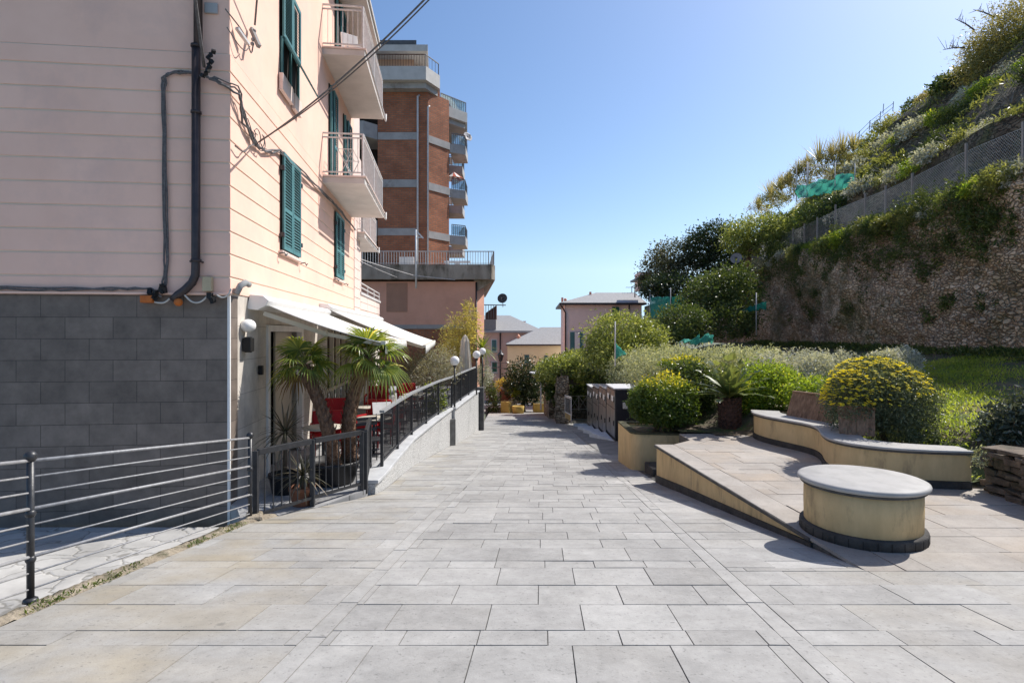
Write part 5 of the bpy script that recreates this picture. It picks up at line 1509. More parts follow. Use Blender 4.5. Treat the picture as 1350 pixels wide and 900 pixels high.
tree('lime_bush', 'low lime-green hedge just behind the left wooden backrest', (6.3, 12.4, -1.6),
     [px_blob(1050, 515, 12.0, 36, 16), px_blob(1085, 512, 12.2, 30, 14)], 5000, .07, LIME, 'bush', .03, 34, 80)
# big silvery ground-cover shrubs
sv = [((836, 484, 21.5), 30, 24, SILVER, 'grey-green shrub hanging over the lockers'), ((870, 478, 16.0), 42, 26, SILVER, 'grey-green mounded shrub behind the round bush'),
      ((925, 476, 15.8), 46, 24, SILVER, 'pale mounded shrub behind the cycad fronds'), ((985, 478, 15.2), 46, 25, SILVER, 'broad silvery shrub right behind the cycad'),
      ((1042, 483, 14.4), 44, 26, WHITISH, 'whitish-leaved shrub behind the left wooden backrest'), ((1092, 484, 14.2), 34, 24, WHITISH, 'whitish-leaved shrub left of the yellow flowers'),
      ((1178, 472, 13.6), 26, 17, WHITISH, 'small white-grey shrub peeping over the yellow flowering bush')]
for i, ((px, py, d), rw_, rh_, m_, lab) in enumerate(sv):
    c = pw(px, py, d)
    tree('silver_shrub', lab, (c.x, c.y, zg(c.x, d)-.02), [px_blob(px, py+8, d, rw_*1.05, rh_), px_blob(px-rw_*.5, py+6, d-.4, rw_*.6, rh_*.9), px_blob(px+rw_*.5, py+4, d+.3, rw_*.65, rh_*.95), px_blob(px+rw_*.1, py+22, d-.5, rw_*.8, rh_*.9)],
         8500, .075, m_, 'shrub', .04, 40+i, 150, group='silvery shrubs of the garden bed', ratio=.42, shell=.6, spread=.15)
tree('yellow_bush', 'little yellow-green bush between the round bush and the silvery shrubs', (3.9, 13.9, -1.9), [px_blob(898, 480, 13.9, 24, 9), px_blob(905, 490, 13.8, 15, 12)], 2600, .07, HEDGE, 'bush', .03, 50, 50, lit_tips=.9)
# flowering daisy bush
def daisy_bush():
    base = pw(1160, 580, 8.9); base.z = zg(base.x, base.y)-.02
    d = 8.9
    bl = [px_blob(1157, 525, d, 54, 44), px_blob(1122, 530, d-.1, 32, 38), px_blob(1194, 528, d, 34, 36), px_blob(1150, 500, d+.2, 45, 26), px_blob(1184, 558, d, 40, 24)]
    t = tree('daisy_bush', 'big rounded bush covered on top with yellow daisy flowers', base, bl, 34000, .05, DAISYL, 'bush', .05, 61, 220, ratio=.3, shell=.5, spread=.14, nl=12)
    rng = np.random.default_rng(62); V, Fc, lv = [], [], []; fm = []
    PET = leaf_mat('yellow_petal', (.90, .76, .03), (.95, .85, .08), transl=.4, tcol=(1.1, 1, .5), rough=.6)
    EYE = mat('flower_eye', (.35, .20, .02), bump=0)
    pts = []
    for k in range(5200):
        c, r = bl[int(rng.integers(0, 4))]; u = unit(rng.normal(size=3)); 
        if u[2] < -.05: continue
        p = np.array(c)+u*np.array(r)*rng.uniform(1.0, 1.09)
        q = (p[0]-base.x)*-.75+(p[2]-base.z-.7)*1.7+(.12 if p[0] < base.x-.35 else 0)+rng.normal()*.18
        if q < .42: continue
        ins = any((((p-np.array(c2))/np.array(r2))**2).sum() < .93 for c2, r2 in bl)
        if ins: continue
        pts.append((p, u))
    for p, u in pts[:900]:
        nrm = unit(u*.5+np.array([.25, .1, .9])+rng.normal(size=3)*.25); a = unit(np.cross(nrm, [0, 1, .2])); b = np.cross(nrm, a)
        R = rng.uniform(.024, .034); p = p+u*.03; o = len(V)
        for j in range(9):
            an = 2*PI*j/9; da = .26
            e1 = a*math.cos(an-da)+b*math.sin(an-da); e2 = a*math.cos(an+da)+b*math.sin(an+da); e0 = a*math.cos(an)+b*math.sin(an)
            o = len(V); V += [p, p+e1*R*.75+nrm*.003, p+e0*R, p+e2*R*.75+nrm*.003]; Fc.append((o, o+1, o+2, o+3)); lv += [rng.random()]*4; fm.append(0)
        o = len(V); e = .006
        V += [p+nrm*.004+a*e, p+nrm*.004+b*e, p+nrm*.004-a*e, p+nrm*.004-b*e]; Fc.append((o, o+1, o+2, o+3)); lv += [0]*4; fm.append(1)
    f_ = np_mesh('flowers', np.array(V), Fc, [PET, EYE], t, {'lv': lv}, fmat=fm); f_['kind'] = 'stuff'
daisy_bush()
tree('dark_bush', 'dark glossy bush with pale leaves behind the dry stone wall at the right edge', (7.4, 8.0, -1.5), [px_blob(1345, 560, 8.0, 36, 30), px_blob(1385, 552, 7.8, 40, 34), px_blob(1318, 572, 8.0, 18, 18)], 7000, .075, leaf_mat('bluish_leaf', (.035, .05, .03), (.09, .11, .08), (.26, .28, .25), transl=.2, rough=.3, spec=.6), 'bush', .04, 63, 110)
# small plants trailing from the bench end
tree('trailing_plant', 'small trailing weed at the joint of yellow bench and dry stone wall', (6.0, 7.25, -1.5), [((5.98, 7.22, -1.55), (.16, .12, .1))], 420, .035, SILVER, 'plant', .01, 64, 14, nl=3)
# ------------------------------------------------------------------ recycling lockers along the street
LOCK = mat('locker_steel', (.30, .31, .32), (.22, .23, .24), scale=2, bump=.03, rough=.28, metal=.75, spec=.5)
LOCKD = mat('locker_dark', (.035, .036, .045), (.028, .029, .036), bump=.03, rough=.4)
LOCKT = mat('locker_top', (.62, .62, .64), (.55, .55, .57), bump=.05, rough=.5)
STEPC = mat('pale_blue_step', (.52, .58, .66), (.45, .51, .58), scale=6, bump=.2)
LK = [(18.6, 20.25), (20.38, 22.0), (22.13, 23.75), (23.88, 25.5)]
names = ['nearest of the four dark metal lockers, with a small white notice on its end wall', 'second nearest of the four dark metal lockers beside the round bush', 'third of the four dark metal lockers stepping down the street', 'farthest of the four dark metal lockers, next to the open gate']
for i, ((d0, d1), lab) in enumerate(zip(LK, names)):
    zb = zs(d0)+.03-.02*i; zt = zb+1.68+.02*i; x0 = 3.36; x1 = 4.42
    t = thing('metal_locker', lab, 'locker', ((x0+x1)/2, (d0+d1)/2, zb), group='metal lockers along the street')
    m_ = MB(); m_.box(x0+.03, x1, d0, d1, zb, zt); m_.build('body', LOCKD, t, bevel=.01)
    m_ = MB(); m_.box(x0-.03, x1+.03, d0-.03, d1+.02, zt+.002, zt+.05); m_.build('top', LOCKT, t, bevel=.008)
    for k in range(2):
        a = d0+.04+k*(d1-d0)/2; b = a+(d1-d0)/2-.06
        for (z0, z1) in ((zb+.1, zb+1.02), (zb+1.05, zt-.05)):
            m_ = MB(); m_.box(x0, x0+.028, a, b, z0, z1); dr = m_.build('door', LOCK, t, bevel=.006)
            m_ = MB(); m_.box(x0-.025, x0-.001, a+.08, a+.12, (z0+z1)/2-.08, (z0+z1)/2+.08); m_.build('handle', BLACKP, dr)
        m_ = MB(); m_.box(x0-.008, x0-.001, a+.2, b-.2, zt-.42, zt-.24); m_.build('label_plate', WHITECL, t)
    if i == 0:
        m_ = MB(); m_.box(x0+.26, x0+.42, d0-.012, d0-.001, zt-.62, zt-.42); m_.build('notice', WHITECL, t)
    m_ = MB(); m_.prism([(x0-.02, d0-.05), (x0-.02, d1-.02), (x0-.62, d1-.02)], zs(d1)-.2, zb+.02); o = m_.build('locker_step', STEPC, None, bevel=.008)
    tag(o, ['pale wedge-shaped step at the foot of the nearest locker', 'pale wedge-shaped step at the foot of the second locker', 'pale wedge-shaped step at the foot of the third locker', 'pale wedge-shaped step at the foot of the farthest locker'][i], 'step', 'wedge steps under the lockers')

# stone pillar, walls, gates and fences at the bend ---------------
RUBBLE = cells_mat('rubble_wall', [(.16, .12, .085), (.27, .22, .165), (.36, .31, .25)], (.07, .055, .04), scale=(4.5, 4.5, 8), edge=.07, bump=.9, dist=.05, moss=(.07, .075, .03), moss_lo=.55, moss_hi=.7)
def blockwall(name, label, poly, zlo, zhi, m, cat='wall', rough=.04, top=None):
    t = thing(name, label, cat, (poly[0][0], poly[0][1], zlo))
    # subdivided faces with a little unevenness so the outline is not ruler straight
    V = []; Fq = []
    n = len(poly); rowsz = max(3, int((zhi-zlo)/.25)); per = []
    for i in range(n):
        a, b = Vector(poly[i]), Vector(poly[(i+1) % n]); k = max(1, int((b-a).length/.3))
        for j in range(k): per.append(a.lerp(b, j/k))
    c = sum(per, Vector((0, 0)))/len(per)
    for r in range(rowsz+1):
        q = r/rowsz
        for p in per:
            o = (p-c).normalized()*(RNG.normal()*rough+(1-q)*.06)
            V.append((p.x+o.x, p.y+o.y, zlo+(zhi-zlo)*q+(RNG.normal()*rough if r == rowsz else 0)))
    L = len(per)
    for r in range(rowsz):
        for j in range(L): Fq.append((r*L+j, r*L+(j+1) % L, (r+1)*L+(j+1) % L, (r+1)*L+j))
    V.append((c.x, c.y, zhi)); 
    for j in range(L): Fq.append((rowsz*L+j, rowsz*L+(j+1) % L, len(V)-1))
    np_mesh('masonry', V, Fq, m, t)
    return t
blockwall('stone_pillar', 'thick rubble stone pier beside the open gate at the end of the street', [(2.12, 27.2), (2.66, 26.9), (2.95, 29.5), (2.35, 29.8)], -4.7, -2.05, RUBBLE, 'pillar', .07)
blockwall('stone_wall', 'rough dark stone wall behind the pier at the street end', [(2.02, 31), (2.8, 30.8), (2.75, 36.5), (2.05, 36.5)], -5.3, -2.3, RUBBLE, 'wall', .06)
blockwall('stone_wall', 'ivy-hung stone wall behind the lockers and the far gate', [(3.2, 31.0), (6.5, 30.5), (6.6, 31.4), (3.2, 31.8)], -5.0, -2.2, RUBBLE, 'wall', .06)
t = blockwall('garden_wall', 'stone retaining wall of the garden behind the lockers', [(3.42, 13.6), (3.42, 15.0), (4.74, 17.6), (5.02, 26), (5.62, 32), (6.4, 38.5), (6.7, 38.5), (5.95, 32), (5.3, 26), (5.0, 17.5), (3.75, 14.8), (3.75, 13.6)], -5.2, -1.62, RUBBLE, 'wall', .05)
WOODG = mat('grey_wood', (.20, .17, .14), (.11, .095, .08), scale=5, bump=.5, bscale=30, stretch=(3, 3, .4))
def paling(label, a, b, h, sp=.14, w=.09):
    a = Vector(a); b = Vector(b); t = thing('paling_fence', label, 'fence', a)
    m_ = MB(); k = int((b-a).length/sp)
    for i in range(k+1):
        p = a.lerp(b, i/k); hh = h*RNG.uniform(.85, 1.05); m_.beam(p, p+Vector((RNG.normal()*.02, 0, hh)), w, .02)
    m_.build('palings', WOODG, t)
    m_ = MB(); m_.beam(a+Vector((0, .03, h*.3)), b+Vector((0, .03, h*.3)), .03, .06); m_.beam(a+Vector((0, .03, h*.75)), b+Vector((0, .03, h*.75)), .03, .06); m_.build('rail', WOODG, t)
paling('weathered grey paling fence on top of the stone walls at the street end', pw(740, 506, 27.5), pw(762, 507, 28.5), .7)
paling('thin paling screen in the hedge above the far gate', pw(764, 506, 29), pw(790, 503, 30), .6)
# open metal gate leaf and grille
gt = thing('metal_gate', 'open slatted gate leaf with a wooden bottom board, beside the rubble pier', 'gate', (2.62, 26.0, zs(26)))
a, b = Vector((2.58, 26.3, zs(26)+.02)), Vector((2.86, 23.6, zs(24)-.02))
a = pw(745, 551, 26.3); b = pw(753, 556, 24.6)
m_ = MB()
for z in (.3, 1.05, 1.0): m_.beam(a+Vector((0, 0, z)), b+Vector((0, 0, z)), .03, .04)
for q in (0, 1): p = a.lerp(b, q); m_.beam(p, p+Vector((0, 0, 1.07)), .04, .04)
m_.build('frame', LTIRON, gt)
m_ = MB()
for i in range(1, 14): p = a.lerp(b, i/14); m_.beam(p+Vector((0, 0, .3)), p+Vector((0, 0, 1.03)), .015, .015)
m_.build('bars', IRON, gt)
m_ = MB(); m_.beam(a+Vector((0, 0, .16)), b+Vector((0, 0, .16)), .025, .26); m_.build('bottom_board', mat('ochre_board', (.42, .30, .12), (.3, .2, .09), bump=.2), gt)
gg = thing('garden_gate', 'grey iron garden gate with crossed bars in deep shade behind the lockers', 'gate', pw(755, 541, 29.5))
m_ = MB(); A = pw(752, 541, 29.6); B = pw(774, 541, 29.6)
for x in (A, A.lerp(B, .5), B): m_.beam(x, x+Vector((0, 0, .78)), .035, .035)
m_.beam(A+Vector((0, 0, .76)), B+Vector((0, 0, .76)), .03, .03); m_.beam(A+Vector((0, 0, .08)), B+Vector((0, 0, .08)), .03, .03)
m_.build('frame', LTIRON, gg)
m_ = MB()
for u0, u1 in ((0, .5), (.5, 1)):
    p, q = A.lerp(B, u0), A.lerp(B, u1); m_.tube([p+Vector((0, 0, .08)), q+Vector((0, 0, .76))], .012, 5); m_.tube([q+Vector((0, 0, .08)), p+Vector((0, 0, .76))], .012, 5)
m_.build('cross_bars', LTIRON, gg)
# hut roof and post at the street end
hp = thing('lean_to', 'small grey lean-to roof on a post at the street end', 'lean-to', pw(712, 540, 35))
m_ = MB(); p = pw(713, 540, 35); m_.beam(p, p+Vector((0, 0, 2.15)), .09, .09); m_.build('post', LTIRON, hp)
m_ = MB(); q0, q1, q2, q3 = pw(698, 491.5, 35), pw(713, 496, 34.6), pw(722, 495, 36.2), pw(708, 490.5, 36.6)
m_.hexa([q0, q1, q2, q3]+[v+Vector((0, 0, .07)) for v in (q0, q1, q2, q3)]); m_.build('roof_sheet', LOCKT, hp)

# far planters, pots, walls --------------------------------------
YELF = mat('ochre_planter', (.50, .36, .10), (.40, .28, .08), scale=3, bump=.2)
m_ = MB(); c = pw(683, 545, 36.5); m_.lathe([(.36, 0), (.38, .3), (.40, .48), (.34, .5), (.33, .4)], c, 24); o = m_.build('round_planter', YELF, None); tag(o, 'small round ochre planter standing in the street end', 'planter')
t = thing('long_planter', 'long ochre planter under the dark tree at the street end', 'planter', pw(708, 541, 38))
m_ = MB(); a = pw(703, 541, 38); b = pw(719, 541, 38); m_.prism([(a.x, 37.6), (b.x, 37.6), (b.x, 39), (a.x, 39)], a.z-.1, a.z+.5); m_.build('box', YELF, t, bevel=.03)
m_ = MB(); m_.prism([(a.x+.06, 37.66), (b.x-.06, 37.66), (b.x-.06, 38.94), (a.x+.06, 38.94)], a.z+.45, a.z+.51); m_.build('soil', SOIL, t)
t = thing('corner_planter', 'ochre planter with a pointed side by the brick stairs at the street end', 'planter', pw(665, 545, 37))
m_ = MB(); a = pw(660, 545, 37); m_.prism([(a.x, 37), (a.x+.55, 36.9), (a.x+.75, 37.6), (a.x, 37.8)], a.z-.1, a.z+.75); m_.build('box', YELF, t, bevel=.02)
BRK = mat('red_stair_brick', (.34, .15, .10), (.26, .11, .075), scale=5, bump=.2)
t = thing('stair_wall', 'sloping red parapet of the stairs at the street end', 'wall', pw(665, 530, 39))
m_ = MB(); a = pw(660, 511, 39); b = pw(680, 527, 39)
m_.hexa([(a.x, 39, a.z-1.6), (b.x, 39, a.z-1.6), (b.x, 39.3, a.z-1.6), (a.x, 39.3, a.z-1.6), (a.x, 39, a.z), (b.x, 39, b.z), (b.x, 39.3, b.z), (a.x, 39.3, a.z)]); m_.build('parapet', BRK, t)
m_ = MB(); m_.beam((a.x, 39.15, a.z+.03), (b.x, 39.15, b.z+.03), .42, .08); m_.build('coping', CAPST, t)
t = thing('white_wall', 'low stone bench wall with shrubs at the left of the street end', 'wall', pw(650, 545, 38))
m_ = MB(); a = pw(640, 548, 38); b = pw(660, 546, 38); m_.prism([(a.x, 38), (b.x, 38), (b.x, 38.5), (a.x, 38.5)], a.z-.2, a.z+.55); m_.build('wall', CAPST, t)
tree('dark_tree', 'dense dark evergreen tree in the middle of the street end', pw(690, 541, 39), [px_blob(690, 497, 39, 20, 22, 1.1), px_blob(703, 505, 39, 16, 18, 1), px_blob(678, 510, 38.6, 14, 16, .9), px_blob(695, 522, 39, 20, 12, 1)], 5000, .20, DARKG, 'tree', .12, 71, 90)
tree('brown_bush', 'brownish bush left of the dark tree by the stairs', pw(665, 515, 40), [px_blob(667, 507, 40, 11, 9, .6)], 800, .18, BAMB, 'bush', .03, 72, 20)
tree('dark_bush', 'dark bush behind the terrace end pillar at the street end', pw(652, 545, 37.4), [px_blob(651, 528, 37.4, 9, 15, .6), px_blob(645, 515, 37.4, 7, 12, .5)], 1500, .14, MIDG, 'bush', .03, 73, 30)
tree('yellow_shrub', 'small yellow-green shrub beside the red stair parapet', pw(677, 530, 38.3), [px_blob(677, 517, 38.3, 6, 5, .35)], 400, .14, LIME, 'shrub', .02, 74, 14)
tree('flowering_shrub', 'low shrub with pale flowers in front of the red stair parapet', pw(675, 543, 37.8), [px_blob(674, 533, 37.8, 8, 6, .4)], 500, .11, WHITISH, 'shrub', .02, 75, 16)
# hedges on the stone walls, casting the dappled shade across the street
tree('wall_hedge', 'leafy hedge growing over the top of the stone pier and walls', (2.4, 28.5, -2.1), [px_blob(736, 485, 28.5, 22, 13, 1.0), px_blob(766, 484, 28, 22, 16, 1.1), px_blob(718, 490, 30.5, 12, 11, .8), px_blob(756, 472, 30, 15, 9, .8)], 9000, .16, PALEG, 'hedge', .06, 76, 120, shell=.5)
tree('ivy_curtain', 'dark ivy hanging over the far stone wall above the garden gate', (3.9, 30.2, -2.2), [px_blob(772, 510, 30, 20, 13, .4), px_blob(752, 517, 30.6, 12, 14, .3), px_blob(790, 505, 29, 12, 14, .5)], 4200, .15, MIDG, 'ivy', .04, 77, 70)
tree('ivy_curtain', 'dark ivy hanging down the dark stone wall behind the rubble pier', (2.2, 31, -2.2), [px_blob(724, 505, 30.8, 10, 10, .3), px_blob(728, 520, 30.7, 6, 12, .25)], 1800, .14, MIDG, 'ivy', .03, 84, 30)
tree('pittosporum', 'large pale-topped evergreen shrub above the lockers', (4.9, 23.5, -1.7), [px_blob(822, 440, 23.5, 44, 26, 1.3), px_blob(800, 460, 23, 30, 24, 1), px_blob(850, 452, 23.5, 28, 26, 1.1), px_blob(825, 472, 22.5, 46, 20, 1.2)], 16000, .13, PALEG, 'shrub', .1, 78, 170, shell=.58, spread=.16)
tree('thin_trunk_tree', 'slim-trunked dark tree between the lockers and the garden wall', (4.35, 26.8, -4.3), [px_blob(792, 478, 26.8, 16, 18, .8), px_blob(806, 494, 26, 13, 16, .7), px_blob(782, 494, 27, 12, 13, .6)], 3200, .14, MIDG, 'tree', .12, 79, 50)
# scrap of fence with netting
NET = leaf_mat('green_net', (.10, .47, .39), (.10, .47, .39), transl=.5, rough=.7, tcol=(1, 1, 1), spec=.1)
NETD = leaf_mat('dark_green_net', (.025, .24, .19), (.025, .24, .19), transl=.4, rough=.7, tcol=(1, 1, 1), spec=.1)
for m9 in (NET, NETD):        # woven mesh: partly see-through
    n9 = m9.node_tree.nodes; l9 = m9.node_tree.links; o9 = n9['Material Output']; s9 = o9.inputs[0].links[0].from_socket
    t9 = n9.new('ShaderNodeBsdfTransparent'); x9 = n9.new('ShaderNodeMixShader'); x9.inputs[0].default_value = .3
    l9.new(s9, x9.inputs[1]); l9.new(t9.outputs[0], x9.inputs[2]); l9.new(x9.outputs[0], o9.inputs[0])
def net(label, corners, m, nx=14, ny=6, bag=.12, posts=(), seed=1, th=.01):
    """a sagging sheet of shade netting hung between its corners (bl, br, tr, tl)"""
    rng = np.random.default_rng(seed); t = thing('green_netting', label, 'netting', corners[0]); bl, br, trr, tl_ = [Vector(c) for c in corners]
    V = []; Fq = []; nrm = (br-bl).cross(tl_-bl).normalized()
    for j in range(ny+1):
        for i in range(nx+1):
            u, v = i/nx, j/ny
            p = bl.lerp(br, u).lerp(tl_.lerp(trr, u), v); sg = math.sin(u*PI*3)*.5
            p += nrm*(bag*(rng.normal()*.07+sg*(1-v)+.35*math.sin(u*23+v*5+seed)+.25*math.sin(u*41-v*9)))+Vector((0, 0, -abs(math.sin(u*PI*2.5))*bag*.7*v+.12*bag*math.sin(u*31+seed)))
            V.append(p)
    for j in range(ny):
        for i in range(nx): a_ = j*(nx+1)+i; Fq.append((a_, a_+1, a_+nx+2, a_+nx+1))
    o = np_mesh('net', [tuple(p) for p in V], Fq, m, t, smooth=True); s_ = o.modifiers.new('thickness', 'SOLIDIFY'); s_.thickness = th
    for (p, h) in posts:
        mb_ = MB(); mb_.tube([p, Vector(p)+Vector((0, 0, h))], .025, 6); mb_.build('post', LTIRON, t)
    return t
net('torn green netting hanging from a pole beside the pale-topped shrub', [pw(811, 474, 20.5), pw(819, 468, 20.8), pw(827, 466, 20.8), pw(812, 452, 20.5)], NET, 8, 5, .06, [(pw(811, 482, 20.5), 1.6)], 3)
net('green netting screen beside the pale pink house roof', [pw(857, 420, 34), pw(884, 416, 33), pw(884, 390, 33), pw(857, 391, 34)], NET, 12, 8, .08, [(pw(857, 425, 34), 1.7), (pw(884, 420, 33), 1.8)], 4)
net('dark green netting screen half hidden by the dark shrubs', [pw(885, 415, 32.9), pw(905, 410, 31.5), pw(905, 386, 31.5), pw(885, 391, 32.9)], NETD, 8, 6, .08, [], 5)
net('crumpled green netting lying behind the silvery shrubs', [pw(893, 452, 19), pw(940, 452, 20), pw(938, 436, 20), pw(905, 445, 19.4)], NET, 14, 5, .22, [], 6)
net('green netting strip stretched along the foot of the stone hillside wall', [pw(968, 412, 27), pw(1010, 408, 25.5), pw(1010, 396, 25.5), pw(975, 408, 27)], NETD, 12, 4, .08, [(pw(997, 442, 26), 1.95)], 7)
t = thing('glass_panel', 'leaning framed panel in the hedge over the lockers', 'panel', pw(783, 490, 27))
m_ = MB(); q = [pw(775, 490, 27), pw(798, 488, 26), pw(798, 473, 26), pw(775, 476, 27)]; n_ = Vector((.02, .06, 0)); m_.hexa([q[0], q[1], q[2], q[3]]+[v+n_ for v in q]); m_.build('pane', mat('cloudy_sheet', (.16, .20, .22), (.10, .13, .14), rough=.3, bump=.1), t)
m_ = MB(); m_.beam(pw(780, 474, 26.6), pw(800, 466.5, 25.8), .06, .05); m_.build('top_bar', LTIRON, t)
# ------------------------------------------------------------------ salmon block and brick tower
SALMON = mat('salmon_render', (.78, .43, .31), (.72, .385, .275), scale=1.2, bump=.15, bscale=60, stain=(.58, .31, .23), stain_scale=.35, stain_lo=.5, stain_hi=.75, rough=.95, spec=.1)
WEATH = mat('weathered_concrete', (.42, .365, .30), (.27, .23, .185), scale=1.6, bump=.3, bscale=20, stain=(.09, .078, .05), stain_scale=1.2, stain_lo=.50, stain_hi=.68, stretch=(1, 1, .45))
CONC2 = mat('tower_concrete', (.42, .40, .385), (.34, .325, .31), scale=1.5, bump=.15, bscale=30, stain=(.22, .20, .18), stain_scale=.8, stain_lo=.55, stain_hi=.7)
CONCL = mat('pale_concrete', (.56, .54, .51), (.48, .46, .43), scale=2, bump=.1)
BRICK = tile_mat('tower_brick', (.46, .165, .08), (.34, .115, .058), (.2, .14, .10), .36, .125, axis='xz', rough=.9, msize=.02, bump=.3, var_scale=.9)
BRICKS = tile_mat('tower_brick_side', (.46, .165, .08), (.34, .115, .058), (.2, .14, .10), .36, .125, axis='yz', rough=.9, msize=.02, bump=.3, var_scale=.9)
LTBLUE = glass_mat('pale_blue_glass', (.30, .45, .48), .15)
LTBLUE.node_tree.nodes['Principled BSDF'].inputs['Transmission Weight'].default_value = .55
def X(px, d): return (px-HX)/F*d
def Z(py, d): return (HY-py)/F*d
sb = thing('salmon_block', 'salmon rendered block with a weathered concrete roof terrace behind the awnings', 'building', (X(560, 34), 34, -6))
D = 34
m_ = MB(); xr = X(628, D); xr2 = X(638, 35)
m_.prism([(X(440, D), D), (xr, D), (xr2, D+1.2), (X(638, 50), 50), (X(440, D), 50)], -6.5, Z(371, D)); m_.build('wall', SALMON, sb)
m_ = MB(); x = (X(509.6, D), X(537, D)); m_.box(x[0], x[1], D-.03, D+.1, Z(411, D), Z(373, D)); m_.build('blind_panel', mat('tan_panel', (.46, .26, .18), (.41, .23, .16), bump=.05), sb)
m_ = MB(); m_.box(X(450, D), xr, D-.08, D+.05, Z(433.5, D), Z(428, D)); m_.build('ledge', CONC2, sb, bevel=.02)
m_ = MB(); m_.box(X(450, D), xr-.02, D-.02, D+.02, -6.4, Z(434, D)); m_.build('brick_base', BRICK, sb)
m_ = MB()
p = [(X(440, 33.6), 33.6), (X(648, 33.6), 33.6), (X(652.5, 34), 34.2), (X(640, 50), 50), (X(440, 50), 50)]
zt, zb = Z(348.5, 33.6), Z(368, 33.6)
q = [(X(440, 33.6), 33.65), (X(640, 33.6), 33.65), (X(637, 35), 35), (X(632, 50), 50), (X(440, 50), 50)]
V = [(x_, y_, zb) for x_, y_ in p]+[(x_, y_, zt) for x_, y_ in p]
m_.add(V, [(5, 6, 7, 8, 9)]+[(i, (i+1) % 5, 5+(i+1) % 5, 5+i) for i in range(5)]+[(4, 3, 2, 1, 0)])
m_.prism([(X(625, D), D+.02), (X(651, 34), 34.3), (X(640, 49), 49), (X(625, 49), 49)], [Z(386, D)+.0, zb-.01, zb-.01, Z(386, D)], [zb-.002, zb-.002, zb-.002, zb-.002])
m_.build('terrace_slab', WEATH, sb)
RAILW = mat('pale_rail', (.60, .585, .56), (.5, .49, .47), bump=.02, rough=.6)
m_ = MB(); zr = Z(331, 33.65)
A = Vector((X(450, 33.7), 33.7, 0)); B = Vector((X(651, 33.8), 33.8, 0)); C_ = Vector((X(641, 49), 49, 0))
for a, b in ((A, B), (B, C_)):
    m_.beam(a+Vector((0, 0, zr)), b+Vector((0, 0, zr)), .06, .05); m_.beam(a+Vector((0, 0, zt+.08)), b+Vector((0, 0, zt+.08)), .03, .03)
    k = int((b-a).length/.155)
    for i in range(k+1):
        r_ = a.lerp(b, i/k); m_.beam(r_+Vector((0, 0, zt)), r_+Vector((0, 0, zr)), .028 if i % 8 else .06, .028)
m_.build('terrace_railing', RAILW, sb)
m_ = MB(); m_.box(X(527, 35), X(546, 35), 34.9, 35, zt, zt+.62); m_.box(X(585, 35), X(620, 35), 35.2, 35.3, zt+.3, zt+.42); m_.box(X(587, 35), X(591, 35), 35, 35.2, zt, zt+.35); m_.box(X(600, 35), X(606, 35), 35, 35.2, zt, zt+.35); m_.build('terrace_furniture', WHITE, sb)
m_ = MB()
m_.tube([(X(548.5, 33.4), 33.4, Z(380, 33.4)), (X(548.5, 33.4), 33.4, Z(303, 33.4))], .055, 8); m_.beam((X(548.5, 33.4), 33.4, Z(304, 33.4)), (X(558, 33.4), 33.4, Z(314, 33.4)), .06, .08); m_.beam((X(549, 33.4), 33.4, Z(313, 33.4)), (X(557, 33.4), 33.4, Z(313, 33.4)), .04, .05)
m_.build('flag_post', WHITE, sb)
m_ = MB(); m_.tube([(X(628, D), D-.06, Z(372, D)), (X(628, D), D-.06, -6)], .05, 8); m_.build('downpipe', PIPE, sb)
def wire(pts, r, par, m=LTIRON): m2 = MB(); m2.tube(pts, r, 5); return m2.build('wire', m, par)
wire([pw(470, 340, 24), pw(500, 350, 28), pw(545, 363, 33), pw(600, 369, 33.4)], .02, sb); wire([pw(474, 344, 24), pw(500, 356, 29), pw(524, 366, 33.3)], .016, sb)

tt = thing('brick_tower', 'tall red brick apartment tower with concrete floor bands and stacked balconies', 'building', (X(540, 38), 40, -3))
D = 38
def zD(py): return Z(py, D)
xl, x1 = X(498, D), X(564, D); x2, d2 = X(592, 39.6), 39.6
m_ = MB(); m_.prism([(xl, D), (x1, D), (X(564, D), D+8), (xl, D+10)], -3, zD(118)); m_.build('front_wall', BRICK, tt)
m_ = MB(); m_.prism([(x1+.004, D+.02), (x2, d2), (X(592, 50), 50), (x1+.005, 50)], -3, zD(120)); m_.build('side_wall', BRICKS, tt)
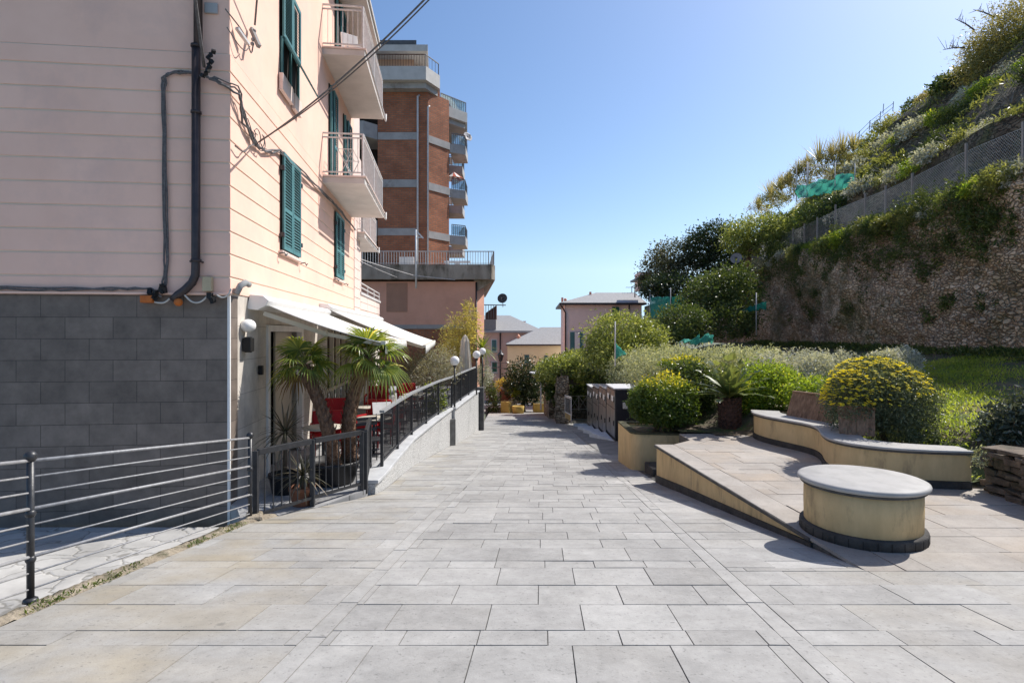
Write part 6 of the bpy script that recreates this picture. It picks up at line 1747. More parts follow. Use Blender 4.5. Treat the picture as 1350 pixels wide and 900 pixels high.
# recessed left bay with grey parapets
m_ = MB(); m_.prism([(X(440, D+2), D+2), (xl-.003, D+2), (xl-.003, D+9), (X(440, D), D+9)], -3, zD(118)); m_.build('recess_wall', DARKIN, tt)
bands = [(175, 184.5), (237, 247), (301, 310.5), (364, 374)]
for k, (a, b) in enumerate(bands):
    m_ = MB()
    m_.box(xl+.02, X(551, D), D-.06, D+.02, zD(b), zD(a))
    p0 = Vector((x1+.06, D+.0, 0)); 
    m_.prism([(x1+.05, D-.0), (x2+.05, d2-.05), (x2+.05, d2+.2), (x1+.05, D+.3)], zD(b+3), zD(a+3))
    m_.build('floor_band', CONC2, tt)
    m_ = MB(); m_.prism([(X(440, 37), 37.2), (X(478, 37), 37.2), (xl-.02, D-.05), (xl-.02, D+2), (X(440, 37), D+2)], zD(b), zD(a-10)); m_.build('recess_parapet', CONC2, tt)
    # balconies stepping out on the right
    for (dd, pxr, hh, w_) in ((d2+.1, 613, .62, 2.6), (44.5, 609, .62, 2.6)):
        zt_ = zD(a+3)-.0; 
        m_ = MB(); xa = x2+.06 if dd < 42 else X(592, 50)-.4; xb = X(pxr, dd)
        m_.prism([(xa, dd), (xb, dd+.55), (xb, dd+w_), (xa, dd+w_)], zt_-.62, zt_); bal = m_.build('balcony', CONC2, tt)
        m_ = MB(); A = Vector((xa+.1, dd+.08, zt_)); B = Vector((xb-.05, dd+.6, zt_)); C_ = Vector((xb-.05, dd+w_-.05, zt_))
        for u, v in ((A, B), (B, C_)):
            m_.beam(u+Vector((0, 0, .75)), v+Vector((0, 0, .75)), .05, .05)
            for i in range(8): r_ = u.lerp(v, i/7); m_.beam(r_, r_+Vector((0, 0, .75)), .03, .03)
        m_.build('railing', IRON, bal)
        m_ = MB(); m_.quad(A+Vector((0, .03, .05)), B+Vector((-.03, .03, .05)), B+Vector((-.03, .03, .68)), A+Vector((0, .03, .68))); m_.build('glass', LTBLUE, bal)
for px, w_ in ((551, .07), (564.5, .06)):
    m_ = MB(); m_.tube([(X(px, D), D-.1, -3), (X(px, D), D-.1, zD(128 if px < 560 else 142)), (X(px, D)+.1, D-.02, zD(126 if px < 560 else 140))], w_, 8); m_.build('downpipe', LTIRON, tt)
# top terrace
m_ = MB(); m_.prism([(X(440, 37), 37.0), (X(561.5, 37), 37.0), (X(580, 38.4), 38.4), (X(580, 48), 48), (X(440, 48), 48)], zD(114), zD(96.5)); m_.build('top_parapet', CONCL, tt)
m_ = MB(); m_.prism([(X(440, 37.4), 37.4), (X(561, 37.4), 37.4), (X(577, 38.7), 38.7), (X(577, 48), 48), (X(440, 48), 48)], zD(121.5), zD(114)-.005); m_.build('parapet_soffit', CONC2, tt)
m_ = MB(); m_.prism([(X(580, 39)+.02, 39.3), (X(616, 41), 41), (X(616, 47), 47), (X(580, 47), 47)], zD(140), zD(126)); m_.build('side_terrace', CONCL, tt)
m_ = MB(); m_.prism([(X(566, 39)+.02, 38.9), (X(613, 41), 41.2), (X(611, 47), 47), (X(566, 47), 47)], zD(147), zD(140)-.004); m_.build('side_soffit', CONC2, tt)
def toprail(m_, pts, z, h, sp=.17):
    for u, v in zip(pts, pts[1:]):
        u = Vector((*u, z)); v = Vector((*v, z)); m_.beam(u+Vector((0, 0, h)), v+Vector((0, 0, h)), .06, .05)
        k = max(2, int((v-u).length/sp))
        for i in range(k+1): r_ = u.lerp(v, i/k); m_.beam(r_, r_+Vector((0, 0, h)), .025, .025)
BRIRON = mat('brown_iron', (.14, .085, .06), (.1, .06, .045), bump=.03)
m_ = MB(); toprail(m_, [(X(440, 37.1), 37.1), (X(560, 37.1), 37.1)], zD(96.5), .8); m_.build('top_railing', BRIRON, tt)
m_ = MB(); toprail(m_, [(X(561, 37.1), 37.1), (X(578, 38.4), 38.4), (X(578, 47), 47)], zD(96.5), .8, .3); toprail(m_, [(X(581, 39.4), 39.4), (X(614, 41.1), 41.1), (X(614, 46.5), 46.5)], zD(126), .75, .2); m_.build('side_railing', IRON, tt)
m_ = MB(); m_.quad((X(581, 39.5), 39.5, zD(125)), (X(613, 41.2), 41.2, zD(125)), (X(613, 41.2), 41.2, zD(110)), (X(581, 39.5), 39.5, zD(110))); m_.build('terrace_glass', LTBLUE, tt)
PEACH = mat('peach_render', (.52, .33, .22), (.47, .29, .2), scale=1.5, bump=.1)
m_ = MB(); m_.prism([(X(440, 39.5), 39.5), (X(546, 39.5), 39.5), (X(546, 47), 47), (X(440, 47), 47)], zD(98), zD(60)); m_.prism([(X(546.2, 40.5), 40.5), (X(561, 40.5), 40.5), (X(561, 46), 46), (X(546.2, 46), 46)], zD(98), zD(62)); m_.build('penthouse', PEACH, tt)
m_ = MB(); m_.prism([(X(440, 38.3), 38.3), (X(564, 38.3), 38.3), (X(566, 47), 47), (X(440, 47), 47)], zD(64.5), zD(56)); m_.build('penthouse_roof', CONCL, tt)
SLATE = mat('slate_roof', (.10, .105, .115), (.07, .073, .08), scale=3, bump=.3, bscale=12, rough=.7)
m_ = MB(); V0 = [(X(440, 38.6), 38.6), (X(564, 38.6), 38.6), (X(562, 46), 46), (X(440, 46), 46)]; z0, z1 = zD(56)+.004, zD(46)
m_.prism([(X(440, 38.7), 38.7), (X(549, 38.7), 38.7), (X(547, 46), 46), (X(440, 46), 46)], z0, z1); m_.prism([(X(549.4, 38.8), 38.8), (X(564, 38.8), 38.8), (X(562, 46), 46), (X(549.4, 46), 46)], z0, zD(53)); m_.build('mansard', SLATE, tt)
m_ = MB(); m_.tube([(X(514, 40), 40, zD(47)), (X(514, 40), 40, zD(40)), (X(517, 40), 40, zD(40))], .12, 8); m_.build('roof_vent', LTIRON, tt)
def dish(label, c, r, face, m, arm=True):
    t = thing('satellite_dish', label, 'satellite dish', c); c = Vector(c); f = Vector(face).normalized(); q = f.to_track_quat('Z', 'Y').to_matrix()
    m_ = MB(); V = []; n_ = 24
    for k in range(6):
        rr = r*k/5
        for j in range(n_): V.append(c+q@Vector((rr*math.cos(2*PI*j/n_), rr*math.sin(2*PI*j/n_), .22*rr*rr/r)))
    Fq = [(k*n_+j, k*n_+(j+1) % n_, (k+1)*n_+(j+1) % n_, (k+1)*n_+j) for k in range(1, 5) for j in range(n_)]+[tuple(n_+j for j in range(n_))]
    o = np_mesh('reflector', [tuple(v) for v in V], Fq, m, t, smooth=True); s_ = o.modifiers.new('t', 'SOLIDIFY'); s_.thickness = .02
    m_ = MB(); tip = c+f*r*1.0+Vector((0, 0, -.2*r)); m_.tube([c+q@Vector((0, -r*.9, .2*r)), tip], .02, 5); m_.sphere(tip, .06*max(1, r*1.5), 8, 6); m_.build('feed_arm', IRON, t)
    m_ = MB(); m_.tube([c-f*.05, c-f*.25+Vector((0, 0, -.1)), c-f*.25+Vector((0, 0, -r*1.6))], .035, 6); m_.build('mast', IRON, t)
    return t
dish('white satellite dish on a balcony of the brick tower', pw(616, 181, 41.5), .36, (.6, -.7, .35), mat('dish_white', (.62, .58, .56), bump=0))
t = thing('striped_parasol', 'small red and white striped parasol on a balcony of the brick tower', 'parasol', pw(597, 258, 40.6))
m_ = MB(); c = pw(598, 262, 40.8); m_.tube([c, c+Vector((0, 0, 1.9))], .03, 6); m_.build('pole', WHITE, t)
V = []; Fq = []; top = c+Vector((0, 0, 1.95)); n_ = 16; fm = []
for j in range(n_): a = 2*PI*j/n_; V.append(top+Vector((.75*math.cos(a), .75*math.sin(a), -.55)))
V.append(top)
for j in range(n_): Fq.append((j, (j+1) % n_, n_)); fm.append(j % 2)
np_mesh('canopy', [tuple(v) for v in V], Fq, [mat('parasol_red', (.5, .12, .07), bump=0), WHITE], t, fmat=fm)

# ------------------------------------------------------------------ houses at the bottom of the street
RPINK = mat('house_pink', (.88, .74, .68), (.83, .69, .63), scale=1, bump=.08, stain=(.70, .54, .48), stain_scale=.5, stain_lo=.5, stain_hi=.8, rough=.95)
RPINK2 = mat('house_rose', (.76, .53, .45), (.70, .48, .405), scale=1, bump=.08, rough=.95)
RYEL = mat('house_yellow', (.95, .87, .56), (.90, .81, .51), scale=1, bump=.08, rough=.95)
ROOFS = mat('grey_slates', (.37, .365, .36), (.28, .275, .27), scale=7, bump=.5, bscale=9, rough=.7)
GREENSH = mat('green_shutter', (.03, .14, .10), (.022, .11, .08), bump=.05, rough=.6)
def win(par, d, px0, px1, py0, py1, m=TEAL, arched=False, frame=WHITE):
    x0, x1_, z1_, z0_ = X(px0, d), X(px1, d), Z(py0, d), Z(py1, d)
    m_ = MB(); e = .09; m_.box(x0-e, x1_+e, d-.05, d+.02, z0_-e, z1_+e); w = m_.build('window', frame, par)
    m_ = MB(); mid = (x0+x1_)/2
    m_.box(x0, x1_, d-.07, d-.051, z0_, z1_); m_.build('pane', GLASS, w)
    m_ = MB()
    for a, b in ((x0, mid-.02), (mid+.02, x1_)):
        m_.box(a, b, d-.11, d-.072, z0_, z1_)
        z = z0_+.1
        while z < z1_-.1: m_.box(a+.05, b-.05, d-.13, d-.111, z, z+.05); z += .11
    if arched: m_.lathe([((x1_-x0)/2, 0), ((x1_-x0)/2, .03)], (mid, d-.1, z1_-.02), 16)
    m_.build('shutter', m, w)
    m_ = MB(); m_.box(x0-.14, x1_+.14, d-.14, d+.02, z0_-.2, z0_-.095); m_.build('sill', CAPST, w)
# rose house on the left
D = 64
h = thing('rose_house', 'rose-coloured house with a hipped slate roof left of the street end', 'house', (X(670, D), D, -9))
m_ = MB(); m_.box(X(600, D), X(708, D), D, D+9, -9, Z(438.5, D)); m_.build('wall', RPINK2, h)
m_ = MB(); zc = Z(438.5, D); e = .7
m_.hexa([(X(600, D), D-e, zc), (X(708, D)+e, D-e, zc), (X(708, D)+e, D+9+e, zc), (X(600, D), D+9+e, zc), (X(600, D), D-e, zc+.22), (X(708, D)+e, D-e, zc+.22), (X(708, D)+e, D+9+e, zc+.22), (X(600, D), D+9+e, zc+.22)]); m_.build('cornice', CONC2, h)
m_ = MB(); a = (X(600, D), D-e, zc+.225); b = (X(708, D)+e, D-e, zc+.225); c = (X(708, D)+e, D+9+e, zc+.225); d_ = (X(600, D), D+9+e, zc+.225); r0 = (X(600, D), D+4.5, zc+2.1); r1 = (X(672, D), D+4.5, zc+2.1)
m_.add([a, b, c, d_, r0, r1], [(0, 1, 5, 4), (1, 2, 5), (2, 3, 4, 5), (0, 4, 3), (3, 2, 1, 0)]); m_.build('roof', ROOFS, h)
m_ = MB(); m_.box(X(690, D), X(693.5, D), D+3, D+3.4, zc+.8, Z(423, D)); m_.box(X(689, D), X(694.5, D), D+2.9, D+3.5, Z(423.3, D), Z(422.4, D)); m_.build('chimney', SALMON, h)
m_ = MB(); m_.box(X(704, D), X(707.5, D), D+1.2, D+1.7, zc+.3, Z(434, D)); m_.lathe([(.32, 0), (.02, .3)], (X(705.7, D), D+1.45, Z(434, D)), 8); m_.build('chimney', SALMON, h)
m_ = MB(); m_.box(X(625, D), X(654, D), D-.5, D+4, zc+.2, Z(421, D)); m_.build('stair_tower', mat('grey_brick', (.30, .285, .27), (.25, .235, .22), scale=6, bump=.3), h)
m_ = MB(); xa, xb = X(640, D), X(654.5, D); m_.add([(xa, D-.4, Z(420.6, D)), (xb, D-.4, Z(420.6, D)), (xb, D-.4, Z(402.5, D)), (xa, D-.4, Z(413, D)), (xa, D+2, Z(420.6, D)), (xb, D+2, Z(420.6, D)), (xb, D+2, Z(402.5, D)), (xa, D+2, Z(413, D))], [(0, 1, 2, 3), (7, 6, 5, 4), (0, 4, 5, 1), (1, 5, 6, 2), (2, 6, 7, 3), (3, 7, 4, 0)]); m_.build('rooftop_shed', mat('brown_boards', (.12, .07, .055), (.09, .05, .04), bump=.2), h)
m_ = MB(); m_.beam((X(632, D), D-.5, Z(402, D)), (X(667, D), D-.5, Z(402.5, D)), .12, .1)
for i in range(6): m_.beam((X(634+i*3.4, D), D-.5, Z(420, D)), (X(634+i*3.4, D), D-.5, Z(402, D)), .06, .05)
m_.build('roof_railing', IRON, h)
win(h, D, 648.5, 654.5, 448, 462.5, TEAL); win(h, D, 648.8, 655, 477, 490, GREENSH, True)
m_ = MB(); m_.tube([(X(659.5, D), D-.12, zc), (X(659.5, D), D-.12, -9)], .07, 8); m_.build('downpipe', PIPE, h)
dish('large dark satellite dish on the rooftop of the rose house', pw(662.5, 393.5, D-1), .55, (-.15, -1, .25), mat('dish_dark', (.09, .09, .09), bump=0))
# yellow house
D = 57
h = thing('yellow_house', 'pale yellow house with a low hipped slate roof in the middle distance', 'house', (X(705, D), D, -9))
m_ = MB(); m_.box(X(669, D), X(745, D), D, D+8, -9, Z(455.5, D)); m_.build('wall', RYEL, h)
zc = Z(455.5, D); m_ = MB(); m_.box(X(667, D), X(746, D), D-.4, D+8.4, zc+.002, zc+.14); m_.build('eave', PIPE, h)
m_ = MB(); zc += .145; a = (X(667, D), D-.4, zc); b = (X(746, D), D-.4, zc); c = (X(746, D), D+8.4, zc); d_ = (X(667, D), D+8.4, zc); r0 = (X(708, D)+.6, D+4, zc+1.75); r1 = (X(746, D), D+4, zc+1.75)
m_.add([a, b, c, d_, r0, r1], [(0, 1, 5, 4), (1, 2, 5), (2, 3, 4, 5), (0, 4, 3), (3, 2, 1, 0)]); m_.build('roof', ROOFS, h)
for px in (683.5,):
    m_ = MB(); m_.box(X(px-1.6, D), X(px+1.6, D), D+1, D+1.5, zc+.2, Z(444.5, D)); m_.lathe([(.28, 0), (.02, .32)], (X(px, D), D+1.25, Z(444.5, D)), 4); m_.build('chimney', SALMON, h)
win(h, D, 691.5, 697.5, 467.5, 479, TEAL, frame=RYEL); win(h, D, 717.5, 722, 468.5, 479, TEAL, frame=RYEL)
# pale pink house on the right
D = 47
h = thing('pink_villa', 'pale pink house with a long slate roof behind the shrubs on the right', 'house', (X(790, D), D, -9))
xl = X(744.5, D); xr = X(846, D)
m_ = MB(); m_.prism([(xl, D), (xr, D), (xr, D+8), (X(739.5, D+8), D+8)], -9, Z(402, D)); m_.build('wall', RPINK, h)
zc = Z(402, D)
m_ = MB(); m_.prism([(X(737, D), D-.5), (xr+.3, D-.5), (xr+.3, D+8.5), (X(733, D+8), D+8.5)], zc+.002, zc+.16); m_.build('eave', PIPE, h)
m_ = MB(); zc += .165; a = (X(737, D), D-.5, zc); b = (xr+.3, D-.5, zc); c = (xr+.3, D+8.5, zc); d_ = (X(733, D+8), D+8.5, zc); r0 = (X(795, D), D+4, zc+1.15); r1 = (xr+.3, D+4, zc+1.15)
m_.add([a, b, c, d_, r0, r1], [(0, 1, 5, 4), (1, 2, 5), (2, 3, 4, 5), (0, 4, 3), (3, 2, 1, 0)]); m_.build('roof', ROOFS, h)
m_ = MB(); m_.box(X(784, D), X(786.5, D), D+3, D+3.35, zc+.4, Z(381, D)); m_.build('chimney', SALMON, h)
m_ = MB(); m_.box(X(741, D), X(743.4, D), D+.5, D+.85, zc, Z(391.5, D)); m_.sphere((X(746.3, D), D+.7, Z(394.5, D)), .14, 8, 6); m_.build('chimney', SALMON, h)
m_ = MB(); m_.tube([(X(737.5, D), D-.5, zc-.1), (X(743, D), D-.15, zc-.55), (X(745.3, D), D-.1, zc-.8), (X(745.3, D), D-.1, -9)], .06, 8); m_.tube([(X(829, D), D-.12, zc), (X(829, D), D-.12, Z(420, D))], .05, 6); m_.build('downpipe', PIPE, h)
win(h, D, 807, 816, 404.5, 417, GREENSH, frame=RPINK)
win(h, D, 751.5, 768, 437.5, 461, TEAL); 
m_ = MB(); m_.box(X(757.5, D), X(764, D), D-.16, D-.14, Z(461, D), Z(438, D)); m_.build('curtain', WHITE, h)
t = thing('roof_box', 'small pink rooftop structure peeping out behind the dark trees', 'building', pw(850, 370, 46))
m_ = MB(); m_.box(X(844, 46), X(856, 46), 46, 48, Z(382, 46), Z(358.5, 46)); m_.build('wall', RPINK, t)
m_ = MB(); m_.box(X(839, 46), X(858, 46), 45.6, 48.4, Z(369, 46), Z(366.5, 46)); m_.build('slab', IRON, t)
m_ = MB(); m_.tube([pw(837, 392, 46), pw(837, 379, 46)], .05, 6); m_.build('vent', IRON, t)
# street lantern on a wall bracket and the wires in front of the rose house
t = thing('street_lantern', 'old-fashioned hanging street lantern in front of the rose house', 'lantern', pw(660, 470, 52))
c = pw(660, 470, 52); m_ = MB(); m_.lathe([(.12, -.42), (.26, .10), (.26, .16), (.02, .16)], c, 6); m_.build('glass', GLASS, t)
m_ = MB(); m_.lathe([(.36, .15), (.30, .22), (.12, .42), (.10, .5), (.03, .6)], c, 6)
for j in range(6): a = 2*PI*j/6; m_.beam(c+Vector((.12*math.cos(a), .12*math.sin(a), -.42)), c+Vector((.265*math.cos(a), .265*math.sin(a), .12)), .03, .03)
m_.build('hood', BLACKIRON, t)
m_ = MB(); m_.tube([c+Vector((0, 0, -.44)), c+Vector((0, 0, -.9)), c+Vector((-.4, .2, -1.0))], .03, 6); m_.build('bracket', BLACKIRON, t)
for yy, lab in ((476, 'upper of two wires sagging past the street lantern'), (483, 'lower of two wires sagging past the street lantern')):
    a = pw(641, yy, 51); b = pw(700, yy-5, 51); m_ = MB(); pts = []
    for i in range(13): q = i/12; p = a.lerp(b, q); p.z -= .3*4*q*(1-q); pts.append(p-a)
    m_.tube(pts, .03, 5); o = m_.build('overhead_wire', CABLE); o.location = a; tag(o, lab, 'wire')

# television aerials on the far roofs
def aerial(label, c, h):
    c = Vector(c); t = thing('roof_aerial', label, 'aerial', c); m_ = MB(); m_.tube([c, c+Vector((0, 0, h))], .035, 5); m_.build('mast', IRON, t)
    m_ = MB(); a = c+Vector((-.5, 0, h-.1)); b = c+Vector((.7, 0, h-.1)); m_.tube([a, b], .02, 4)
    for i in range(6): q = a.lerp(b, i/5); m_.tube([q+Vector((0, -.25, 0)), q+Vector((0, .25, 0))], .015, 4)
    m_.build('antenna', IRON, t)
aerial('thin television aerial on the slate roof of the pale pink house', pw(833, 392, 51), 1.0)
# ------------------------------------------------------------------ tall stone retaining wall of the hillside
ROCK = cells_mat('hill_wall_stone', [(.36, .25, .155), (.52, .385, .255), (.66, .52, .37), (.58, .47, .345)], (.25, .18, .115), scale=(6.0, 6.0, 12.0), edge=.07, bump=1.0, dist=.07, moss=(.15, .14, .06), moss_lo=.47, moss_hi=.64, warp=.22, moss_scale=.45)
def KX(K, d): return K+.0853*d
rng = np.random.default_rng(77)
V = []; Fq = []; ddn = np.arange(4, 38.01, .22); zn = 26
def wtop(d): return 4.12+.10*math.sin(d*.9)+.07*math.sin(d*2.3)
for d in ddn:
    for j in range(zn+1):
        q = j/zn; z = -1.0+(wtop(d)+1.0)*q
        K = 12.0-.32*(1-q)+.16*nz3(d*1.1, z*1.4)+.09*nz3(d*3.3, z*3.9)+rng.normal()*.04
        V.append((KX(K, d), d, z))
    V.append((KX(12.6, d), d, wtop(d)+.02))
R = zn+2
for i in range(len(ddn)-1):
    for j in range(zn+1): Fq.append((i*R+j, (i+1)*R+j, (i+1)*R+j+1, i*R+j+1))
t = thing('retaining_wall', 'long high rubble retaining wall of the hillside, patched with ivy', 'wall', (KX(12, 20), 20, -1))
np_mesh('masonry', V, Fq, ROCK, t, smooth=False)

IVY = leaf_mat('ivy_leaf', (.035, .065, .02), (.095, .13, .035), (.22, .25, .08), transl=.35)
SCRUB = leaf_mat('scrub_leaf', (.09, .11, .04), (.22, .245, .085), (.44, .44, .18), transl=.42)
DRYG = leaf_mat('dry_reed', (.20, .175, .085), (.36, .325, .165), (.55, .5, .29), transl=.35)
def plant(name, label, cat, group, blobs, n, size, m, seed, clumps=50, ratio=.45, stem=True, base=None, spread=.2, shell=.5, up=.3, jit=.8):
    c, r = blobs[0]; base = base or (c[0], c[1], c[2]-r[2]*.8)
    if stem: return tree(name, label, base, blobs, n, size, m, cat, .035, seed, clumps, group, ratio=ratio, spread=spread, shell=shell, nl=5, part='leaves', trunk='stem', up=up, jit=jit)
    t = thing(name, label, cat, base, group); foliage('leaves', blobs, n, size, m, t, np.random.default_rng(seed), clumps, spread, shell, ratio, up=up, jit=jit); return t
# ivy and weeds growing on the wall face: patches placed as in the photograph (px, py, d is found from the wall)
def wall_pt(px, py):
    d = 750*12/(px-739.0); return d
ivs = [(1040, 352, 1.0, .9), (1060, 372, .6, .9), (1010, 372, .9, 1.2), (1085, 335, .9, .7), (1118, 340, .8, .8), (1100, 362, .5, .9), (1135, 315, .9, .8), (1168, 352, .5, .7), (1185, 330, .55, .6), (1210, 305, .8, .9),
       (1245, 300, .7, .8), (1270, 312, .5, .6), (1310, 335, .42, .36), (1330, 300, .5, .7), (1345, 262, .6, .9), (1295, 285, .6, .7), (1150, 385, .5, .6), (1075, 400, .6, .8), (1125, 400, .5, .5), (1232, 415, .35, .3), (1020, 405, .6, .9), (1005, 430, .7, .7), (1050, 425, .6, .4), (1180, 400, .3, .4), (1260, 400, .3, .3), (1110, 425, .5, .4), (1310, 400, .3, .3), (1100, 320, .8, .7), (1160, 300, .7, .6), (1195, 285, .7, .7), (1230, 268, .7, .6), (1275, 258, .6, .6), (1320, 265, .6, .5), (1065, 345, .8, .7), (1025, 335, 1.0, .8), (1140, 345, .5, .9), (1225, 340, .45, .7), (1290, 310, .3, .5)]
for i, (px, py, rw_, rh_) in enumerate(ivs):
    d = wall_pt(px, py); c = pw(px, py, d)
    plant('ivy_patch', 'dark ivy patch clinging to the face of the high rubble wall', 'ivy', 'ivy patches on the rubble wall', [((c.x-.05, c.y, c.z), (.26, rw_*1.15, rh_*.9))], int(1300*rw_*rh_+400), .10, IVY, 300+i, 26, stem=False)
# plants spilling over the top of the wall
k = 0
d = 11.5
while d < 36.5:
    big = rng.uniform(.45, .85)*(1 if d < 24 else .85); K = 12.1+rng.normal()*.12
    z = wtop(d)+.10*big
    m_ = [SCRUB, SCRUB, LIME, MIDG, WHITISH, PALEG][int(rng.integers(0, 6))]
    bl = [((KX(K, d), d, z), (.42*big+.12, .75*big, .30*big+.06)), ((KX(K-.16, d+.2), d+.2, z-.26*big), (.26, .55*big, .42*big))]
    plant('wall_shrub', 'leafy shrub spilling over the top edge of the high rubble wall', 'shrub', 'shrubs along the top of the rubble wall', bl, int(2300*big), .10, m_, 400+k, 50, ratio=.4)
    d += rng.uniform(.55, .95); k += 1

# chain-link fence
CHAIN = mat('galvanised_wire', (.42, .44, .44), (.34, .36, .36), bump=0, rough=.45, metal=.6)
fe = thing('chain_link_fence', 'long galvanised chain-link fence on posts above the rubble wall', 'fence', (KX(12.6, 20), 20, 4.1))
FB, FT = 4.22, 5.62
def fp(d, z): return Vector((KX(12.62, d)+.0, d, z+.05*math.sin(d*.8)))
m_ = MB(); s_ = .095; H = FT-FB; d0, d1 = 9.0, 36.0
d = d0-H
while d < d1:
    for sg in (1, -1):
        a, b = d, d+H
        za, zb_ = (FB, FT) if sg > 0 else (FT, FB)
        a2, b2 = max(a, d0), min(b, d1)
        if b2-a2 > .05:
            p = fp(a2, za+(zb_-za)*(a2-a)/H); q = fp(b2, za+(zb_-za)*(b2-a)/H)
            m_.tube([p, p.lerp(q, .5)+Vector((.03*math.sin(d), 0, 0)), q], .0035, 3, False)
    d += s_
m_.build('wire_mesh', CHAIN, fe)
m_ = MB(); m_.tube([fp(d, FT) for d in np.arange(d0, d1+.1, 1.0)], .006, 4); m_.tube([fp(d, (FT+FB)/2) for d in np.arange(d0, d1+.1, 1.0)], .004, 4); m_.build('strand_wire', CHAIN, fe)
CPOST = mat('concrete_post', (.36, .33, .30), (.28, .25, .225), bump=.2)
for px in (1400, 1348, 1273, 1202, 1167, 1140, 1101, 1077, 1060, 1045, 1030, 1018):
    d = 750*12.6/(px-739.); p = fp(d, FB-.1); m_ = MB(); m_.beam(p, p+Vector((0, 0, H+.28+rng.uniform(-.08, .1))), .06, .06); m_.build('post', CPOST, fe)
t = thing('rusty_pole', 'rusty square pole where the chain-link fence ends', 'pole', pw(987, 350, 34)); m_ = MB(); c = pw(987, 352, 34); m_.beam(c, c+Vector((0, 0, 2.5)), .2, .2); m_.build('shaft', mat('rusted_iron', (.24, .13, .085), (.16, .085, .055), bump=.2), t)
m_ = MB(); m_.beam(c+Vector((0, 0, 2.5)), c+Vector((0, 0, 2.56)), .26, .26); m_.build('cap', CPOST, t)
dish('grey satellite dish beside the rusty pole above the wall', pw(971, 341, 33), .33, (-.5, -.8, .3), mat('dish_grey', (.32, .30, .31), bump=0))

# green net on the terrace, with its poles
net('bright green shade netting on poles half way up the hill', [pw(1050, 263, 31), pw(1126, 247, 28.5), pw(1127, 224, 28.5), pw(1050, 243, 31)], NET, 40, 12, .26, [(pw(1050, 266, 31), 2.2), (pw(1064, 262, 30.5), 2.0), (pw(1101, 255, 29.3), 1.6), (pw(1127, 250, 28.5), 1.3)], 11)
t = thing('cane_frame', 'rough pole frame above the green shade netting', 'frame', pw(1065, 240, 31)); m_ = MB()
m_.tube([pw(1058, 222, 31.5), pw(1108, 216, 30)], .03, 6); m_.tube([pw(1076, 216, 31), pw(1094, 226, 30.3)], .025, 6); m_.build('poles', LTIRON, t)
m_ = MB(); m_.tube([pw(1065, 245, 31), pw(1066, 214, 31)], .03, 6); m_.build('upright', LTIRON, t)
t = thing('wire_fence', 'thin leaning wire fence along the hill crest', 'fence', pw(1135, 190, 38)); m_ = MB()
for px, py in ((1118, 200), (1132, 186), (1146, 172), (1160, 160), (1164, 150), (1177, 147)): m_.tube([pw(px, py, 34), pw(px+1, py-13, 34)], .02, 5)
m_.build('posts', IRON, t)
m_ = MB(); m_.tube([pw(1117, 189, 34), pw(1133, 174, 34), pw(1147, 160, 34), pw(1178, 136, 34)], .012, 4); m_.tube([pw(1117, 194, 34), pw(1133, 180, 34), pw(1147, 166, 34), pw(1178, 141, 34)], .012, 4); m_.build('wires', IRON, t)

# ------------------------------------------------------------------ shrubs on the hill terraces
def hk(K, d): return (KX(K, d), d, hill_z(K, d))
seed = 500
spots = []
for (K0, K1, dens, kinds) in ((13.2, 13.9, .9, 'low'), (14.35, 15.2, 1.0, 'lip'), (15.4, 17.8, .6, 'mid'), (18.2, 19.4, 1.1, 'lip'), (21.4, 22.6, 1.1, 'crest'), (23, 26, .5, 'crest')):
    d = 11.0
    while d < 50:
        d += rng.uniform(.9, 1.7)/dens
        spots.append((rng.uniform(K0, K1), d, kinds))
for (K, d, kind) in spots:
    c = hk(K, d); s_ = rng.uniform(.5, 1.0)*{'low': .55, 'lip': .8, 'mid': 1.0, 'crest': 1.05}[kind]
    m_ = {'low': [SCRUB, MIDG], 'lip': [SCRUB, LIME, SCRUB, WHITISH], 'mid': [SCRUB, MIDG, IVY, WHITISH, DRYG], 'crest': [SCRUB, DRYG, MIDG, SCRUB]}[kind][int(rng.integers(0, {'low': 2, 'lip': 4, 'mid': 5, 'crest': 4}[kind]))]
    bl = [((c[0], c[1], c[2]+.30*s_), (.8*s_, 1.0*s_, .55*s_)), ((c[0]-.35*s_, c[1]+.4*s_, c[2]+.05*s_), (.6*s_, .7*s_, .45*s_))]
    n_ = int(1500*s_*min(1.3, (26/max(d, 14))))
    lab = {'low': 'low green shrub on the narrow strip behind the chain-link fence', 'lip': 'pale leafy shrub on a terrace edge of the hillside', 'mid': 'rough green shrub on the steep slope between the hill terraces', 'crest': 'scrubby bush on the crest of the hill'}[kind]
    grp = {'low': 'shrubs behind the chain-link fence', 'lip': 'shrubs along the hill terrace edges', 'mid': 'shrubs on the hill slopes', 'crest': 'bushes on the hill crest'}[kind]
    plant('hill_shrub', lab, 'shrub', grp, bl, n_, (.10+.03*(d > 25))*rng.uniform(.75, 1.7), m_, seed, int(rng.integers(16, 60)), ratio=rng.uniform(.18, .55), shell=rng.uniform(.35, .65)); seed += 1
for i in range(16):           # leafless dead shrubs between the green ones
    K, d = rng.uniform(14.4, 19.5), rng.uniform(15, 34); c = hk(K, d); t = thing('dead_shrub', 'leafless grey dead shrub on the hill terraces', 'shrub', c, 'dead shrubs on the hill terraces')
    limbs('branches', c, [((c[0], c[1], c[2]+.7), (.7, .9, .6))], mat('dead_wood', (.30, .27, .23), (.2, .18, .15), bump=.2), t, .03, rng, 26)
